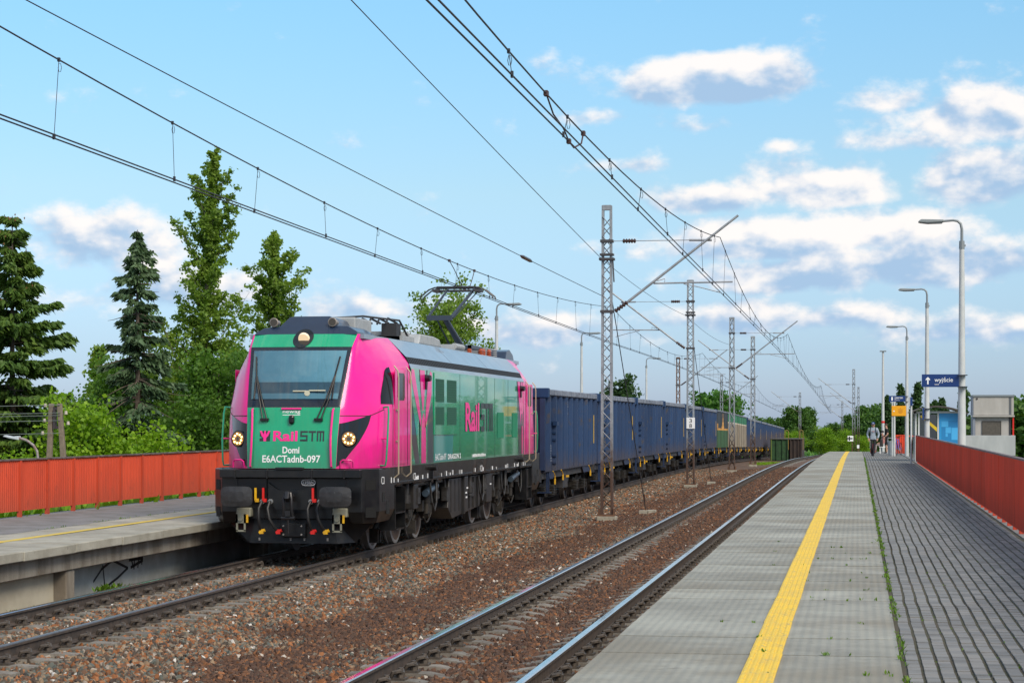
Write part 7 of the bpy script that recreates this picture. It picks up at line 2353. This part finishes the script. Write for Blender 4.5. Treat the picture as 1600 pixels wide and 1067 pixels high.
for n in ('wrL', 'wrR'):
    mb = MB(); hand(mb, JB[n][0], (-1, 0, -.4), 1); mb.build('hand', SKIN, pb, smooth=True)
bn = thing('bench', (bx_ + .05, by_ + .05, PZ + zd(by_)), 'small white bench under the seated person', 'bench')
mb = MB(); mb.bx(-.28, .32, -.5, .5, .38, .42); mb.build('seat', SW, bn)
for (x_, y_) in ((-.22, -.42), (.26, -.42), (-.22, .42), (.26, .42)):
    mb = MB(); mb.bx(x_ - .025, x_ + .025, y_ - .025, y_ + .025, 0, .38); mb.build('leg', SW, bn)
rb_ = thing('red_suitcase', (bx_ - .62, by_ - .5, PZ + zd(by_)), 'dark red upright suitcase beside the walking person', 'suitcase')
mb = MB(); mb.box(0, 0, .33, .30, .2, .56); mb.build('shell', mat('dark_red_case', (.22, .02, .03), rough=.5), rb_, bevel=.03)
mb = MB(); mb.path([(-.09, 0, .6), (-.09, 0, .92), (.09, 0, .92), (.09, 0, .6)], .012, 6); mb.build('handle', SHOE, rb_)
mb = MB(); mb.tube((-.1, -.06, .04), (-.1, .06, .04), .04, .04, 8); mb.tube((.1, -.06, .04), (.1, .06, .04), .04, .04, 8); mb.build('wheels', SHOE, rb_)

bn2 = thing('litter_bin', (1.84, 117.6, PZ + zd(117)), 'pale grey tapered litter bin beside the notice board', 'bin')
mb = MB(); mb.lathe([(.17, 0), (.19, .05), (.22, .70), (.24, .74), (.24, .78), (.20, .78), (.19, .70)], (0, 0, 0), 'z', 20); mb.build('drum', mat('pale_bin_grey', (.42, .47, .50), (.36, .40, .43), scale=6, rough=.6), bn2, smooth=True)
mb = MB(); mb.path([(-.2, 0, .76), (-.2, 0, .95), (.2, 0, .95), (.2, 0, .76)], .018, 6); mb.build('hoop', POLEM, bn2)

# bicycle leaning on the end fence, seen nearly head-on
bk = thing('bicycle', (2.14, 118.6, PZ + zd(118)), 'dark bicycle with a blue frame leaning at the short red fence', 'bicycle')
bk.rotation_euler = (0, math.radians(-4), math.radians(-14))
TYRE = mat('tyre_black', (.01, .01, .011), rough=.8); BLUEF = mat('bicycle_blue', (.03, .05, .35), rough=.35)
for yy in (0.0, 1.05):
    mb = MB(); mb.path([(0, yy + .33 * math.cos(a), .345 + .33 * math.sin(a)) for a in np.linspace(0, 6.283, 33)], .017, 6, caps=False); wl_ = mb.build('wheel', TYRE, bk, smooth=True)
    mb = MB()
    for a in np.linspace(0, 6.283, 17)[:-1]: mb.tube((0, yy, .345), (0, yy + .32 * math.cos(a), .345 + .32 * math.sin(a)), .002, None, 3)
    mb.tube((-.04, yy, .345), (.04, yy, .345), .02, .02, 8); mb.build('spokes', GALV, wl_)
mb = MB()
for a_, b_ in (((0, .12, .95), (0, .18, .80)), ((0, .18, .80), (0, .48, .30)), ((0, .18, .82), (0, .70, .85)), ((0, .48, .30), (0, .72, .92)), ((0, .48, .30), (0, 1.05, .345)), ((0, .70, .80), (0, 1.05, .345)), ((0, .13, .9), (0, 0, .345))): mb.tube(a_, b_, .018, .018, 8)
mb.build('frame', BLUEF, bk)
mb = MB(); mb.path([(-.28, .16, 1.04), (-.2, .08, 1.02), (0, .10, 1.0), (.2, .08, 1.02), (.28, .16, 1.04)], .014, 6); mb.build('handlebar', TYRE, bk)
mb = MB(); mb.box(0, .76, .97, .15, .26, .05, taper=.8); mb.build('saddle', TYRE, bk, bevel=.015)
mb = MB(); mb.lathe([(.09, -.005), (.09, .005)], (.04, .48, .30), 'x', 16); mb.tube((.05, .48, .30), (.06, .60, .20), .01, .01, 6); mb.tube((-.05, .48, .30), (-.06, .36, .40), .01, .01, 6); mb.build('crank', GALV, bk)
